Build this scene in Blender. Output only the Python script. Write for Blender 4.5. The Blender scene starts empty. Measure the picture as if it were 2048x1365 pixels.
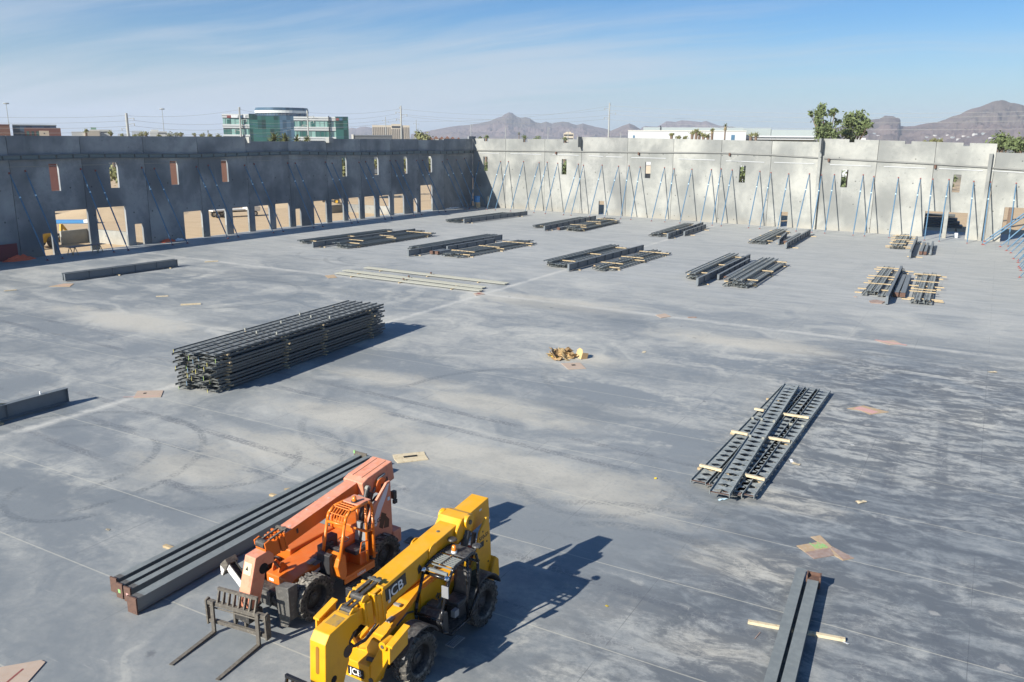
import bpy, bmesh, math, random
from mathutils import Matrix, Vector
R = math.radians
scn = bpy.context.scene
COL = scn.collection
rnd = random.Random(7)

# ------------------------------------------------------------------ camera
CF, CP, CR, CY, CH = 1672.4825, .23963516, .006981317, -.51714062, 14.0
_fw = Vector((math.sin(CY)*math.cos(CP), math.cos(CY)*math.cos(CP), -math.sin(CP)))
_r0 = Vector((math.cos(CY), -math.sin(CY), 0)); _u0 = _r0.cross(_fw)
_rt = _r0*math.cos(CR)+_u0*math.sin(CR); _up = _u0*math.cos(CR)-_r0*math.sin(CR)
cam = bpy.data.cameras.new('camera'); camo = bpy.data.objects.new('camera', cam); COL.objects.link(camo)
camo.matrix_world = Matrix(((_rt.x, _up.x, -_fw.x, 0), (_rt.y, _up.y, -_fw.y, 0), (_rt.z, _up.z, -_fw.z, CH), (0, 0, 0, 1)))
cam.sensor_fit = 'HORIZONTAL'; cam.sensor_width = 36; cam.lens = CF/2048*36
cam.clip_start = .3; cam.clip_end = 30000
scn.camera = camo

# ------------------------------------------------------------------ light
SUNV = Vector((-.58, -1.66, 1.0)).normalized()          # towards the sun: behind the camera, a little left
EL = math.asin(SUNV.z); AZ = math.atan2(SUNV.x, SUNV.y)
sl = bpy.data.lights.new('sun', 'SUN'); sl.energy = 5.0; sl.angle = R(.5); sl.color = (1, .955, .87)
so = bpy.data.objects.new('sun', sl); COL.objects.link(so); so.location = (0, -40, 80)
so.rotation_euler = (-SUNV).to_track_quat('-Z', 'Y').to_euler()
world = bpy.data.worlds.new("World"); scn.world = world; world.use_nodes = True
wt = world.node_tree; wt.nodes.clear()
scn.view_settings.view_transform = 'Standard'; scn.view_settings.look = 'None'
scn.view_settings.exposure = 0.74; scn.view_settings.gamma = 1
scn.cycles.max_bounces = 6; scn.cycles.diffuse_bounces = 3; scn.cycles.glossy_bounces = 3
scn.cycles.volume_bounces = 1; scn.cycles.transparent_max_bounces = 12
scn.cycles.use_denoising = True


class NT:
    """thin wrapper round a node tree"""
    def __init__(s, t): s.t = t
    def n(s, typ, ins=None, **props):
        nd = s.t.nodes.new(typ)
        for k, v in props.items(): setattr(nd, k, v)
        for k, v in (ins or {}).items():
            if isinstance(v, bpy.types.NodeSocket): s.t.links.new(v, nd.inputs[k])
            elif v is not None: nd.inputs[k].default_value = v
        return nd
    def m(s, op, a, b=None, c=None, clamp=False):
        nd = s.t.nodes.new('ShaderNodeMath'); nd.operation = op; nd.use_clamp = clamp
        for i, v in enumerate((a, b, c)):
            if isinstance(v, bpy.types.NodeSocket): s.t.links.new(v, nd.inputs[i])
            elif v is not None: nd.inputs[i].default_value = v
        return nd.outputs[0]
    def ss(s, v, a, b, lo=0., hi=1.):
        nd = s.n('ShaderNodeMapRange', {'Value': v, 'From Min': a, 'From Max': b, 'To Min': lo, 'To Max': hi}, interpolation_type='SMOOTHSTEP')
        return nd.outputs[0]
    def mix(s, f, a, b, blend='MIX'):
        nd = s.t.nodes.new('ShaderNodeMix'); nd.data_type = 'RGBA'; nd.blend_type = blend
        for i, v in ((0, f), (6, a), (7, b)):
            if isinstance(v, bpy.types.NodeSocket): s.t.links.new(v, nd.inputs[i])
            else: nd.inputs[i].default_value = (*v, 1) if isinstance(v, (tuple, list)) and len(v) == 3 else v
        return nd.outputs[2]
    def noise(s, vec, scale, detail=4, rough=.55, dist=0):
        return s.n('ShaderNodeTexNoise', {'Vector': vec, 'Scale': scale, 'Detail': detail, 'Roughness': rough, 'Distortion': dist}).outputs[0]
    def vm(s, vec, loc=(0, 0, 0), rot=(0, 0, 0), scale=(1, 1, 1)):
        return s.n('ShaderNodeMapping', {'Vector': vec, 'Location': loc, 'Rotation': rot, 'Scale': scale}).outputs[0]


w = NT(wt)
sky = w.n('ShaderNodeTexSky', sky_type='NISHITA', sun_disc=False, sun_elevation=EL, sun_rotation=AZ,
          altitude=350, air_density=1.0, dust_density=.7, ozone_density=1.0)
tc = w.n('ShaderNodeTexCoord').outputs['Generated']
xyz = w.n('ShaderNodeSeparateXYZ', {0: tc})
dx, dy, dz = xyz.outputs
# thin cirrus: noise on a plane overhead, stretched across the view
inv = w.m('DIVIDE', 1.0, w.m('ADD', w.m('MAXIMUM', dz, 0.0), .11))
pv = w.n('ShaderNodeCombineXYZ', {0: w.m('MULTIPLY', dx, inv), 1: w.m('MULTIPLY', dy, inv), 2: 0.0}).outputs[0]
warp = w.n('ShaderNodeVectorMath', {0: pv, 1: w.n('ShaderNodeVectorMath', {0: w.n('ShaderNodeTexNoise', {'Vector': pv, 'Scale': .35, 'Detail': 2}).outputs[1], 'Scale': 1.3}, operation='SCALE').outputs[0]}, operation='ADD').outputs[0]
c1 = w.noise(w.vm(warp, (3.1, 1.7, 0), (0, 0, R(-24)), (.12, .62, 1)), 1.0, 7, .58)
c2 = w.noise(w.vm(warp, (8.3, 4.2, 0), (0, 0, R(-38)), (.35, 2.6, 1)), 1.0, 5, .62)
cl = w.m('ADD', w.m('MULTIPLY', c1, .66), w.m('MULTIPLY', c2, .40))
leftness = w.ss(w.m('MULTIPLY', dx, -1.0), .05, .80)                                  # more veil to the left
veil = w.ss(w.m('ADD', cl, w.m('MULTIPLY', leftness, .10)), .50, .72)
veil = w.m('MULTIPLY', veil, w.m('MULTIPLY', w.ss(dz, .20, .09, 0.10, .60), w.ss(dz, .0, .05, .2, 1.0)))
tint = w.mix(w.ss(dz, .02, .17), (.62, .92, 1.16), (.30, .70, 1.13))
skyc = w.mix(1.0, sky.outputs[0], tint, 'MULTIPLY')
hz = w.m('MULTIPLY', w.ss(dz, .13, .0), w.m('ADD', .42, w.m('MULTIPLY', leftness, .28)))
skyc = w.mix(hz, skyc, (4.6, 5.4, 6.5))
skyc = w.mix(veil, skyc, (6.0, 6.7, 7.5))
bg = w.n('ShaderNodeBackground', {'Color': skyc, 'Strength': .06})
wo = w.n('ShaderNodeOutputWorld', {'Surface': bg.outputs[0]})


# ------------------------------------------------------------------ helpers
class MB:
    def __init__(s): s.v = []; s.f = []; s.m = []
    def add(s, vs, fs, m=0):
        o = len(s.v); s.v += [tuple(v) for v in vs]; s.f += [tuple(i+o for i in f) for f in fs]; s.m += [m]*len(fs); return s
    def box(s, a, b, m=0, M=None):
        (x0, y0, z0), (x1, y1, z1) = a, b
        vs = [Vector(p) for p in ((x0, y0, z0), (x1, y0, z0), (x1, y1, z0), (x0, y1, z0), (x0, y0, z1), (x1, y0, z1), (x1, y1, z1), (x0, y1, z1))]
        if M: vs = [M @ v for v in vs]
        return s.add(vs, [(3, 2, 1, 0), (4, 5, 6, 7), (0, 1, 5, 4), (1, 2, 6, 5), (2, 3, 7, 6), (3, 0, 4, 7)], m)
    def prism(s, pts, lo, hi, ax='y', m=0, M=None):
        n = len(pts); mk = {'y': lambda p, t: (p[0], t, p[1]), 'x': lambda p, t: (t, p[0], p[1]), 'z': lambda p, t: (p[0], p[1], t)}[ax]
        vs = [Vector(mk(p, lo)) for p in pts]+[Vector(mk(p, hi)) for p in pts]
        if M: vs = [M @ v for v in vs]
        return s.add(vs, [tuple(range(n))[::-1], tuple(range(n, 2*n))]+[(i, (i+1) % n, n+(i+1) % n, n+i) for i in range(n)], m)
    def tube(s, p0, p1, r, n=8, r1=None, m=0, caps=True):
        p0, p1 = Vector(p0), Vector(p1); d = (p1-p0).normalized(); r1 = r if r1 is None else r1
        a = d.cross(Vector((0, 0, 1)) if abs(d.z) < .9 else Vector((1, 0, 0))).normalized(); b = d.cross(a)
        vs = [p0+(a*math.cos(t)+b*math.sin(t))*r for t in [2*math.pi*i/n for i in range(n)]]
        vs += [p1+(a*math.cos(t)+b*math.sin(t))*r1 for t in [2*math.pi*i/n for i in range(n)]]
        fs = [(i, (i+1) % n, n+(i+1) % n, n+i) for i in range(n)]
        if caps: fs += [tuple(range(n))[::-1], tuple(range(n, 2*n))]
        return s.add(vs, fs, m)
    def pipe(s, pts, r, n=8, m=0):
        for a, b in zip(pts, pts[1:]): s.tube(a, b, r, n, m=m)
        return s
    def beam(s, p0, p1, wd, ht, m=0, upv=(0, 0, 1)):
        p0, p1 = Vector(p0), Vector(p1); d = (p1-p0).normalized(); sd = d.cross(Vector(upv)).normalized(); u = sd.cross(d)
        vs = [p+sd*a*wd/2+u*b*ht/2 for p in (p0, p1) for a, b in ((-1, -1), (1, -1), (1, 1), (-1, 1))]
        return s.add(vs, [(3, 2, 1, 0), (4, 5, 6, 7), (0, 1, 5, 4), (1, 2, 6, 5), (2, 3, 7, 6), (3, 0, 4, 7)], m)
    def lathe(s, prof, n=24, axis='y', c=(0, 0, 0), m=0):
        o = len(s.v); k = len(prof)
        for i in range(n):
            t = 2*math.pi*i/n; ct, st = math.cos(t), math.sin(t)
            for (r, h) in prof:
                p = {'y': (r*ct, h, r*st), 'z': (r*ct, r*st, h), 'x': (h, r*ct, r*st)}[axis]
                s.v.append((p[0]+c[0], p[1]+c[1], p[2]+c[2]))
        for i in range(n):
            for j in range(k-1):
                a, b = i*k+j, ((i+1) % n)*k+j; s.f.append((o+a, o+b, o+b+1, o+a+1)); s.m.append(m)
        return s
    def mesh(s, name, mats, smooth=False):
        me = bpy.data.meshes.new(name); me.from_pydata(s.v, [], s.f)
        for mt in (mats if isinstance(mats, (list, tuple)) else [mats]): me.materials.append(mt)
        me.polygons.foreach_set('material_index', s.m)
        bm = bmesh.new(); bm.from_mesh(me); bmesh.ops.recalc_face_normals(bm, faces=bm.faces); bm.to_mesh(me); bm.free()
        if smooth: me.polygons.foreach_set('use_smooth', [True]*len(me.polygons))
        me.update(); return me
    def build(s, name, mats, parent=None, smooth=False, bev=0, loc=None, rz=0):
        o = bpy.data.objects.new(name, s.mesh(name, mats, smooth)); COL.objects.link(o)
        if parent: o.parent = parent
        if loc is not None: o.location = loc
        if rz: o.rotation_euler.z = rz
        if bev:
            b = o.modifiers.new('bevel', 'BEVEL'); b.width = bev; b.segments = 2; b.limit_method = 'ANGLE'; b.angle_limit = R(40); b.harden_normals = False
        return o


def tag(o, label=None, cat=None, group=None, kind=None):
    for k, v in (('label', label), ('category', cat), ('group', group), ('kind', kind)):
        if v: o[k] = v
    return o
def thing(name, label, cat, loc=(0, 0, 0), rz=0, group=None):
    o = bpy.data.objects.new(name, None); o.empty_display_size = .3; COL.objects.link(o)
    o.location = loc; o.rotation_euler.z = rz
    return tag(o, label, cat, group)
def dup(o, label, loc=None, rz=None, group=None, scale=None, parent=None):
    c = o.copy(); COL.objects.link(c)
    if parent: c.parent = parent
    else:
        c['label'] = label
        if loc is not None: c.location = loc
        if rz is not None: c.rotation_euler.z = rz
        if scale is not None: c.scale = scale
        if group: c['group'] = group
    for ch in list(o.children): dup(ch, None, parent=c)
    return c
def text(name, body, size, mat, parent, M, ext=.004, xs=1.0, shear=0, bold=0):
    cu = bpy.data.curves.new(name, 'FONT'); cu.body = body; cu.size = size; cu.extrude = ext; cu.shear = shear; cu.offset = bold
    cu.align_x = 'CENTER'; cu.align_y = 'CENTER'; cu.materials.append(mat)
    o = bpy.data.objects.new(name, cu); COL.objects.link(o); o.parent = parent
    o.matrix_local = M @ Matrix.Diagonal((xs, 1, 1, 1)); return o

def ray(px, py): return _fw+_rt*((px-1024)/CF)-_up*((py-682.5)/CF)
def at(px, py, z=0):
    d = ray(px, py); t = (z-CH)/d.z; return Vector((d.x*t, d.y*t, z))
def rng(px, dist, py=275):
    d = ray(px, py); h = Vector((d.x, d.y)).normalized()*dist; return Vector((h.x, h.y, 0))
def zat(px, py, dist):
    d = ray(px, py); return CH+d.z*dist/math.hypot(d.x, d.y)
A0, A1, B1 = Vector((-93.7, 148.0)), Vector((-96.4, 60.0)), Vector((0, 137.4))
def onwall(px, py, a, b):
    dd = (b-a).normalized(); n = Vector((-dd.y, dd.x)); d = ray(px, py)
    t = n.dot(a)/n.dot(Vector((d.x, d.y))); p = d*t
    return (Vector((p.x, p.y))-a).dot(dd), p.z+CH
Z1 = lambda x, y: (.2638*x, 180+.2638*y)
Z2 = lambda x, y: (400+.29297*x, 180+.29297*y)
Z3 = lambda x, y: (880+.29297*x, 180+.29297*y)
Z4 = lambda x, y: (1440+.29688*x, 180+.29688*y)
ORD = 'first second third fourth fifth sixth seventh eighth ninth tenth eleventh twelfth thirteenth fourteenth fifteenth sixteenth seventeenth eighteenth nineteenth twentieth'.split()
def ordn(i):
    if i < 20: return ORD[i]
    if i == 29: return 'thirtieth'
    if i == 39: return 'fortieth'
    return ('twenty-' if i < 30 else 'thirty-')+ORD[i % 10]


# ------------------------------------------------------------------ materials
def pbsdf(name):
    m = bpy.data.materials.new(name); m.use_nodes = True; t = m.node_tree
    return m, NT(t), t.nodes['Principled BSDF'], t
def setin(nt, b, key, v):
    if isinstance(v, bpy.types.NodeSocket): nt.t.links.new(v, b.inputs[key])
    else: b.inputs[key].default_value = (*v, 1) if isinstance(v, (tuple, list)) and len(v) == 3 else v
def mat(name, col, rough=.6, var=.12, scale=3., metal=0, dust=0, dcol=(.34, .32, .28), bump=0, coat=0, spec=.5, col2=None, thr=(.5, .7)):
    m, n, b, t = pbsdf(name)
    P = n.n('ShaderNodeTexCoord').outputs['Object']
    f = n.noise(P, scale, 5, .6)
    lo = tuple(c*(1-var) for c in col); hi = tuple(min(1, c*(1+var)) for c in col)
    c = n.mix(f, lo, hi)
    if col2: c = n.mix(n.ss(n.noise(P, scale*1.7, 6, .65), *thr), c, col2)
    if dust:
        nz = n.n('ShaderNodeSeparateXYZ', {0: n.n('ShaderNodeNewGeometry').outputs['Normal']}).outputs[2]
        d = n.m('MULTIPLY', n.ss(nz, -.1, .9), n.ss(n.noise(P, scale*2.3, 6, .65), .35, .7))
        c = n.mix(n.m('MULTIPLY', d, dust), c, dcol)
    setin(n, b, 'Base Color', c); setin(n, b, 'Metallic', metal)
    setin(n, b, 'Roughness', n.m('ADD', rough-.08, n.m('MULTIPLY', f, .16)))
    b.inputs['Specular IOR Level'].default_value = spec
    if coat: b.inputs['Coat Weight'].default_value = coat; b.inputs['Coat Roughness'].default_value = .12
    if bump:
        bp = n.n('ShaderNodeBump', {'Height': n.noise(P, scale*6, 4, .6), 'Strength': bump, 'Distance': .02}); t.links.new(bp.outputs[0], b.inputs['Normal'])
    return m
def emat(name, col, st):
    m, n, b, t = pbsdf(name); setin(n, b, 'Base Color', col); setin(n, b, 'Emission Color', col); setin(n, b, 'Emission Strength', st); return m

K = {}
K['steel'] = mat('grey_primer_steel', (.15, .168, .18), .55, .18, 2, dust=.35, dcol=(.22, .23, .22))
K['steel_light'] = mat('pale_primer_steel', (.175, .19, .185), .5, .15, 1.5, dust=.45, dcol=(.27, .29, .27))
K['steel_dark'] = mat('dark_primer_steel', (.088, .096, .096), .55, .25, 2, dust=.85, dcol=(.34, .35, .325))  # upper-face dust also carries sunlit paleness; dark base carries the sides' shade
K['purlin'] = mat('green_grey_steel', (.20, .22, .215), .5, .2, 2, dust=.8, dcol=(.40, .42, .39))  # upper-face dust also puts the webs' sunlit paleness into the colour
K['galv'] = mat('galvanised_steel', (.27, .27, .235), .55, .15, 2, metal=.05)
K['rust'] = mat('rust', (.125, .068, .047), .85, .35, 6, col2=(.07, .043, .037))
K['timber'] = mat('timber', (.44, .34, .20), .8, .25, 4, col2=(.36, .25, .13))
K['timber_pale'] = mat('pale_timber', (.60, .50, .33), .8, .2, 4, col2=(.45, .33, .2))
K['ply'] = mat('plywood', (.44, .33, .25), .85, .15, 3, dust=.3, dcol=(.42, .38, .33))
K['ply_tan'] = mat('tan_plywood', (.42, .29, .165), .85, .15, 3, dust=.4, dcol=(.46, .42, .36))
K['ply_brown'] = mat('brown_plywood', (.29, .20, .16), .85, .2, 3, dust=.5, dcol=(.38, .33, .30))
K['pink'] = mat('pink_paint', (.55, .31, .28), .85, .25, 9, col2=(.45, .36, .29))
K['green'] = mat('green_spray_paint', (.24, .50, .17), .8, .2, 9, col2=(.33, .36, .15))
K['tag_green'] = mat('faded_green_tag', (.22, .32, .10), .8, .2, 5)
K['tag_blue'] = mat('faded_blue_tag', (.14, .22, .30), .8, .2, 5)
K['tag_yellow'] = mat('faded_yellow_tag', (.38, .34, .10), .8, .2, 5)
K['red'] = mat('red_paint', (.24, .07, .06), .8, .2, 5)
K['blue'] = mat('blue_brace_paint', (.062, .15, .245), .55, .25, .6, dust=.3, dcol=(.22, .29, .34), col2=(.10, .17, .235))
K['white'] = mat('white_paint', (.78, .78, .76), .6, .06, 3)
K['sticker'] = mat('pale_sticker', (.55, .75, .85), .5, .05, 3)
K['cardboard'] = mat('cardboard', (.54, .38, .18), .85, .15, 5)
K['cardboard_dark'] = mat('brown_cardboard', (.36, .235, .115), .85, .2, 5)
K['yellow_wrap'] = mat('yellow_wrap', (.7, .5, .03), .6, .1, 5)
K['black'] = mat('black_plastic', (.026, .026, .028), .5, .2, 5, dust=.55, dcol=(.20, .19, .17))
K['blackgloss'] = mat('black_gloss', (.012, .012, .014), .25, .2, 5, dust=.15, dcol=(.12, .12, .11))
K['rubber'] = mat('tyre_rubber', (.042, .039, .035), .9, .3, 4, dust=1.0, dcol=(.36, .33, .275), col2=(.13, .118, .10), thr=(.48, .66))
K['rubberdark'] = mat('tyre_side_rubber', (.022, .022, .022), .85, .3, 5, dust=.2, dcol=(.1, .09, .08))
K['void'] = mat('near_black', (.006, .006, .006), .9, .1, 5)  # laid flat, it stands in for the shade inside holes
K['yellow'] = mat('yellow_machine_paint', (.76, .36, .005), .40, .08, 1.2, coat=.12, dust=.25, dcol=(.62, .42, .14), col2=(.70, .315, .005))
K['cab_orange'] = mat('bright_orange_paint', (.72, .185, .012), .42, .12, 1.5, coat=.1, dust=.2, dcol=(.68, .33, .12))
K['orange'] = mat('orange_machine_paint', (.62, .135, .012), .42, .12, 1.5, coat=.12, dust=.25, dcol=(.60, .28, .12))
K['orange_faded'] = mat('faded_orange_paint', (.66, .26, .15), .6, .1, 2.5, col2=(.58, .19, .11), dust=.4, dcol=(.66, .38, .31))
K['beacon'] = mat('amber_lens', (.75, .22, .02), .2, .05, 5, coat=.6)
K['grimy'] = mat('grimy_bare_steel', (.10, .088, .072), .7, .4, 6, col2=(.19, .165, .125), dust=.45, dcol=(.27, .24, .19))
K['grimy_dark'] = mat('grimy_black_steel', (.03, .028, .026), .6, .4, 6, col2=(.11, .095, .075), dust=.3, dcol=(.2, .18, .15))
K['grimy_grey'] = mat('scuffed_grey_plate', (.085, .082, .075), .65, .35, 4, col2=(.16, .15, .135), dust=.4, dcol=(.22, .21, .19))
K['chipped'] = mat('chipped_white_paint', (.66, .64, .60), .7, .1, 5, col2=(.16, .10, .08), thr=(.55, .62))
K['chrome'] = mat('lamp_chrome', (.75, .75, .75), .12, .03, 5, metal=1)
K['vinyl'] = mat('seat_vinyl', (.04, .04, .043), .45, .2, 5, dust=.5, dcol=(.2, .2, .2))
K['seatpad'] = mat('grey_seat_pad', (.22, .225, .23), .6, .15, 5)
K['darkorange'] = mat('recess_shade_orange', (.10, .045, .02), .7, .2, 5)  # dark orange stands in for shade inside slots and vents
K['swoosh'] = mat('pale_decal', (.66, .66, .70), .4, .05, 4)
K['trunk'] = mat('bark', (.17, .12, .085), .9, .3, 4)
K['frond_dry'] = mat('dry_frond', (.30, .24, .13), .9, .2, 4)
K['leaf'] = mat('leaf_green', (.13, .165, .06), .75, .3, 1.2, col2=(.07, .10, .035), thr=(.5, .65))
K['leaf_olive'] = mat('leaf_olive', (.20, .20, .075), .75, .3, 1.2, col2=(.11, .125, .045), thr=(.5, .65))
K['frond'] = mat('palm_frond', (.15, .16, .05), .7, .3, 1.0, col2=(.07, .085, .025))
K['orange_net'] = mat('orange_net', (.75, .13, .05), .7, .2, 8)
K['redfence'] = mat('dark_red_mesh', (.16, .035, .04), .9, .2, 8)
# ------------------------------------------------------------------ floor
def floor_mat():
    m, n, b, t = pbsdf('dusty_concrete_floor')
    P = n.n('ShaderNodeNewGeometry').outputs['Position']
    px, py, pz = n.n('ShaderNodeSeparateXYZ', {0: P}).outputs
    wp = n.n('ShaderNodeVectorMath', {0: P, 1: n.n('ShaderNodeVectorMath', {0: n.n('ShaderNodeTexNoise', {'Vector': P, 'Scale': .09, 'Detail': 3}).outputs[1], 'Scale': 9.0}, operation='SCALE').outputs[0]}, operation='ADD').outputs[0]
    wp2 = n.n('ShaderNodeVectorMath', {0: P, 1: n.n('ShaderNodeVectorMath', {0: n.n('ShaderNodeTexNoise', {'Vector': P, 'Scale': .3, 'Detail': 3}).outputs[1], 'Scale': 1.1}, operation='SCALE').outputs[0]}, operation='ADD').outputs[0]
    big = n.noise(n.vm(wp, rot=(0, 0, R(9)), scale=(.050, .085, 1)), 1.0, 7, .60)
    mid = n.noise(n.vm(wp2, (31, 7, 0), (0, 0, R(6)), (.22, .48, 1)), 1.0, 8, .64, .4)
    stk = n.noise(n.vm(wp2, (3, 9, 0), (0, 0, R(4)), (.22, 1.7, 1)), 1.0, 7, .64)
    swp = n.noise(n.vm(wp2, (13, 2, 0), (0, 0, R(-10)), (.50, 1.15, 1)), 1.0, 9, .70, .5)
    fine = n.noise(P, 2.3, 9, .70)
    grit = n.noise(P, 17., 6, .72)
    rz = n.m('MULTIPLY', n.ss(n.m('ADD', px, n.m('MULTIPLY', big, 8.)), -9., -1.), n.ss(py, 66., 54.))
    d = n.m('ADD', n.m('MULTIPLY', big, .80), n.m('ADD', n.m('MULTIPLY', mid, .36), n.m('MULTIPLY', stk, .10)))
    d = n.m('ADD', d, n.m('ADD', n.m('MULTIPLY', fine, .27), n.m('MULTIPLY', grit, .10)))
    # far slab evened, grazing-angle paleness put in its colour; darker, less dusty close in
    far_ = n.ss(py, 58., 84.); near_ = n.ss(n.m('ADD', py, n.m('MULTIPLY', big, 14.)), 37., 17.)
    def blob(lst):
        acc = None
        for (bx, by, rx, ry) in lst:
            c_ = at(bx, by); ex = n.m('DIVIDE', n.m('SUBTRACT', px, c_.x), rx); ey = n.m('DIVIDE', n.m('SUBTRACT', py, c_.y), ry)
            rr = n.m('ADD', n.m('SQRT', n.m('ADD', n.m('MULTIPLY', ex, ex), n.m('MULTIPLY', ey, ey))), n.m('MULTIPLY', n.m('SUBTRACT', n.m('ADD', mid, n.m('MULTIPLY', fine, .6)), .8), 2.6))
            k_ = n.ss(rr, 1.25, .25); acc = k_ if acc is None else n.m('MAXIMUM', acc, k_)
        return acc
    tan_ = blob([(1090, 955, 7, 2.6), (900, 900, 5, 2.0), (1480, 685, 7, 2.5), (1100, 605, 8, 3), (560, 905, 5, 2.2), (400, 940, 4, 1.6), (690, 835, 6, 2), (1230, 1010, 4, 1.5), (1500, 1130, 2.5, 1.5), (1430, 1300, 2.0, 1.2), (980, 810, 6, 1.6), (1560, 1000, 3, 1.2), (800, 760, 5, 1.6), (250, 640, 8, 2.5), (1180, 720, 2.6, 1.6)])
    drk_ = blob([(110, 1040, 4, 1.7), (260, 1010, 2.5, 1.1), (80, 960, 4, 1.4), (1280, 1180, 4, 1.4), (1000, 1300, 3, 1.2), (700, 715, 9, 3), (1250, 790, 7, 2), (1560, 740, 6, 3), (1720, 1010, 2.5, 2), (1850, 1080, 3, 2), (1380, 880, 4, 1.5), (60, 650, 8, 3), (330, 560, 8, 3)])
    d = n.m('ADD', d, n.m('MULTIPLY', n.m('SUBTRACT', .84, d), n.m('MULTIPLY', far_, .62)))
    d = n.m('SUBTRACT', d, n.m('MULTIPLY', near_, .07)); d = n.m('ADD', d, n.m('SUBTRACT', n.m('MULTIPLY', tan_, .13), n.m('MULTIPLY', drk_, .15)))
    dust = n.ss(d, .66, 1.02)
    c = n.mix(dust, (.215, .232, .238), (.435, .43, .395))
    c = n.mix(n.m('MULTIPLY', n.ss(n.m('ADD', n.m('ADD', big, n.m('MULTIPLY', mid, .35)), n.m('MULTIPLY', fine, .25)), .88, 1.10), n.m('MULTIPLY', n.m('SUBTRACT', 1.0, far_), .55)), c, (.53, .51, .44))
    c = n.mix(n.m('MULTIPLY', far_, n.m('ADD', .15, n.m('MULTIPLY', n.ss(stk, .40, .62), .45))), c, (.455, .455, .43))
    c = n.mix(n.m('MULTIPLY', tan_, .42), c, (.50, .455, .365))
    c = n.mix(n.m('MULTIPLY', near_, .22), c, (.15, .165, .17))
    pat = n.m('ADD', n.m('ADD', n.m('MULTIPLY', swp, .75), n.m('MULTIPLY', fine, .2)), n.m('MULTIPLY', grit, .08))
    c = n.mix(n.m('MULTIPLY', rz, n.ss(pat, .585, .455, 0., .86)), c, (.108, .12, .132))
    c = n.mix(n.m('MULTIPLY', rz, n.ss(pat, .545, .68, 0., .27)), c, (.52, .51, .475))
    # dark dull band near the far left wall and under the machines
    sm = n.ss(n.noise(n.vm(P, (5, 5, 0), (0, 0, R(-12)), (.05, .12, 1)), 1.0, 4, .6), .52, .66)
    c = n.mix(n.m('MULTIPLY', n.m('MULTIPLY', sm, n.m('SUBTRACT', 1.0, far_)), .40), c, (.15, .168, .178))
    # tyre arcs: rubber scuffs left by turning machines
    vt = n.n('ShaderNodeTexVoronoi', {'Vector': P, 'Scale': 5.5, 'Randomness': .75}, feature='DISTANCE_TO_EDGE').outputs['Distance']
    treadp = n.ss(vt, .02, .10, .15, 1.0)
    def arc(cx, cy, r, wd, a0, a1, st):
        ddx, ddy = n.m('SUBTRACT', px, cx), n.m('SUBTRACT', py, cy)
        dist = n.m('SQRT', n.m('ADD', n.m('MULTIPLY', ddx, ddx), n.m('MULTIPLY', ddy, ddy)))
        k = n.ss(n.m('ABSOLUTE', n.m('SUBTRACT', dist, r)), wd, wd*.45)
        ang = n.m('ARCTAN2', ddy, ddx)
        k = n.m('MULTIPLY', k, n.m('MULTIPLY', n.ss(ang, a0-.25, a0+.15), n.ss(ang, a1+.25, a1-.15)))
        tread = n.m('ADD', .80, n.m('MULTIPLY', n.m('SINE', n.m('ADD', n.m('MULTIPLY', ang, r*31.), n.m('MULTIPLY', dist, 19.))), .2))
        k = n.m('MULTIPLY', n.m('MULTIPLY', k, tread), n.ss(n.m('ADD', mid, n.m('MULTIPLY', fine, .6)), .60, .86))
        return n.m('MULTIPLY', n.m('MULTIPLY', k, st), treadp)
    arcs = None
    AR = [(-35, 20, 6.5, .24, -.4, 2.9, .8), (-35, 20, 4.5, .24, -.2, 2.6, .7), (-28, 24, 5, .22, -1.2, 1.4, .8), (-28, 24, 3.0, .2, -1.4, 1.2, .6),
          (-30.5, 18.5, 2.6, .2, -2.8, -.4, .8), (-48, 47, 5.5, .3, -1.6, 1.3, .8), (-48, 47, 4.2, .25, -1.4, 1.3, .8), (-48, 47, 6.8, .25, -1.3, 1.1, .7),
          (-60, 52, 7, .35, -1.0, 1.6, .6), (-62, 77, 6, .35, -2.9, -.3, .7), (-62, 77, 4.5, .3, -2.9, -.3, .7), (-68, 78, 5.5, .35, -2.8, -.2, .7),
          (-20, 37, 8, .3, 2.0, 3.1, .7), (-4, 38, 9, .3, -2.6, -1.2, .6), (-9, 22, 7, .3, .3, 2.2, .65), (-9, 22, 5.1, .3, .2, 2.2, .65), (-1, 20, 6, .28, 1.2, 3.0, .6),
          (-13, 30, 3.2, .24, -2.6, .2, .5), (-17, 46, 6, .3, -2.8, -1.1, .5), (-24, 33, 6, .28, -2.5, -.8, .55)]
    for a in AR:
        k = arc(*a); arcs = k if arcs is None else n.m('MAXIMUM', arcs, k)
    c = n.mix(n.m('MULTIPLY', arcs, .80), c, (.10, .115, .125))
    # straight drive tracks running across the slab
    def track(u, c0, wd, st):
        k = n.ss(n.m('ABSOLUTE', n.m('SUBTRACT', u, c0)), wd, wd*.5)
        return n.m('MULTIPLY', n.m('MULTIPLY', n.m('MULTIPLY', k, st), n.ss(n.m('ADD', mid, n.m('MULTIPLY', fine, .5)), .66, .86)), treadp)
    u1 = n.m('ADD', py, n.m('MULTIPLY', px, .06)); u2 = n.m('ADD', px, n.m('MULTIPLY', py, .05))
    trk = None
    for (u, c0) in ((u1, 22.1), (u1, 24.2), (u1, 19.3), (u1, 31.2), (u1, 33.3), (u1, 52.5), (u1, 54.8), (u1, 58.8), (u2, -.6), (u2, 1.4)):
        k = track(u, c0, .3, .8); trk = k if trk is None else n.m('MAXIMUM', trk, k)
    c = n.mix(n.m('MULTIPLY', n.m('MULTIPLY', trk, n.ss(py, 52., 40.)), .72), c, (.10, .11, .125))
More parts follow.
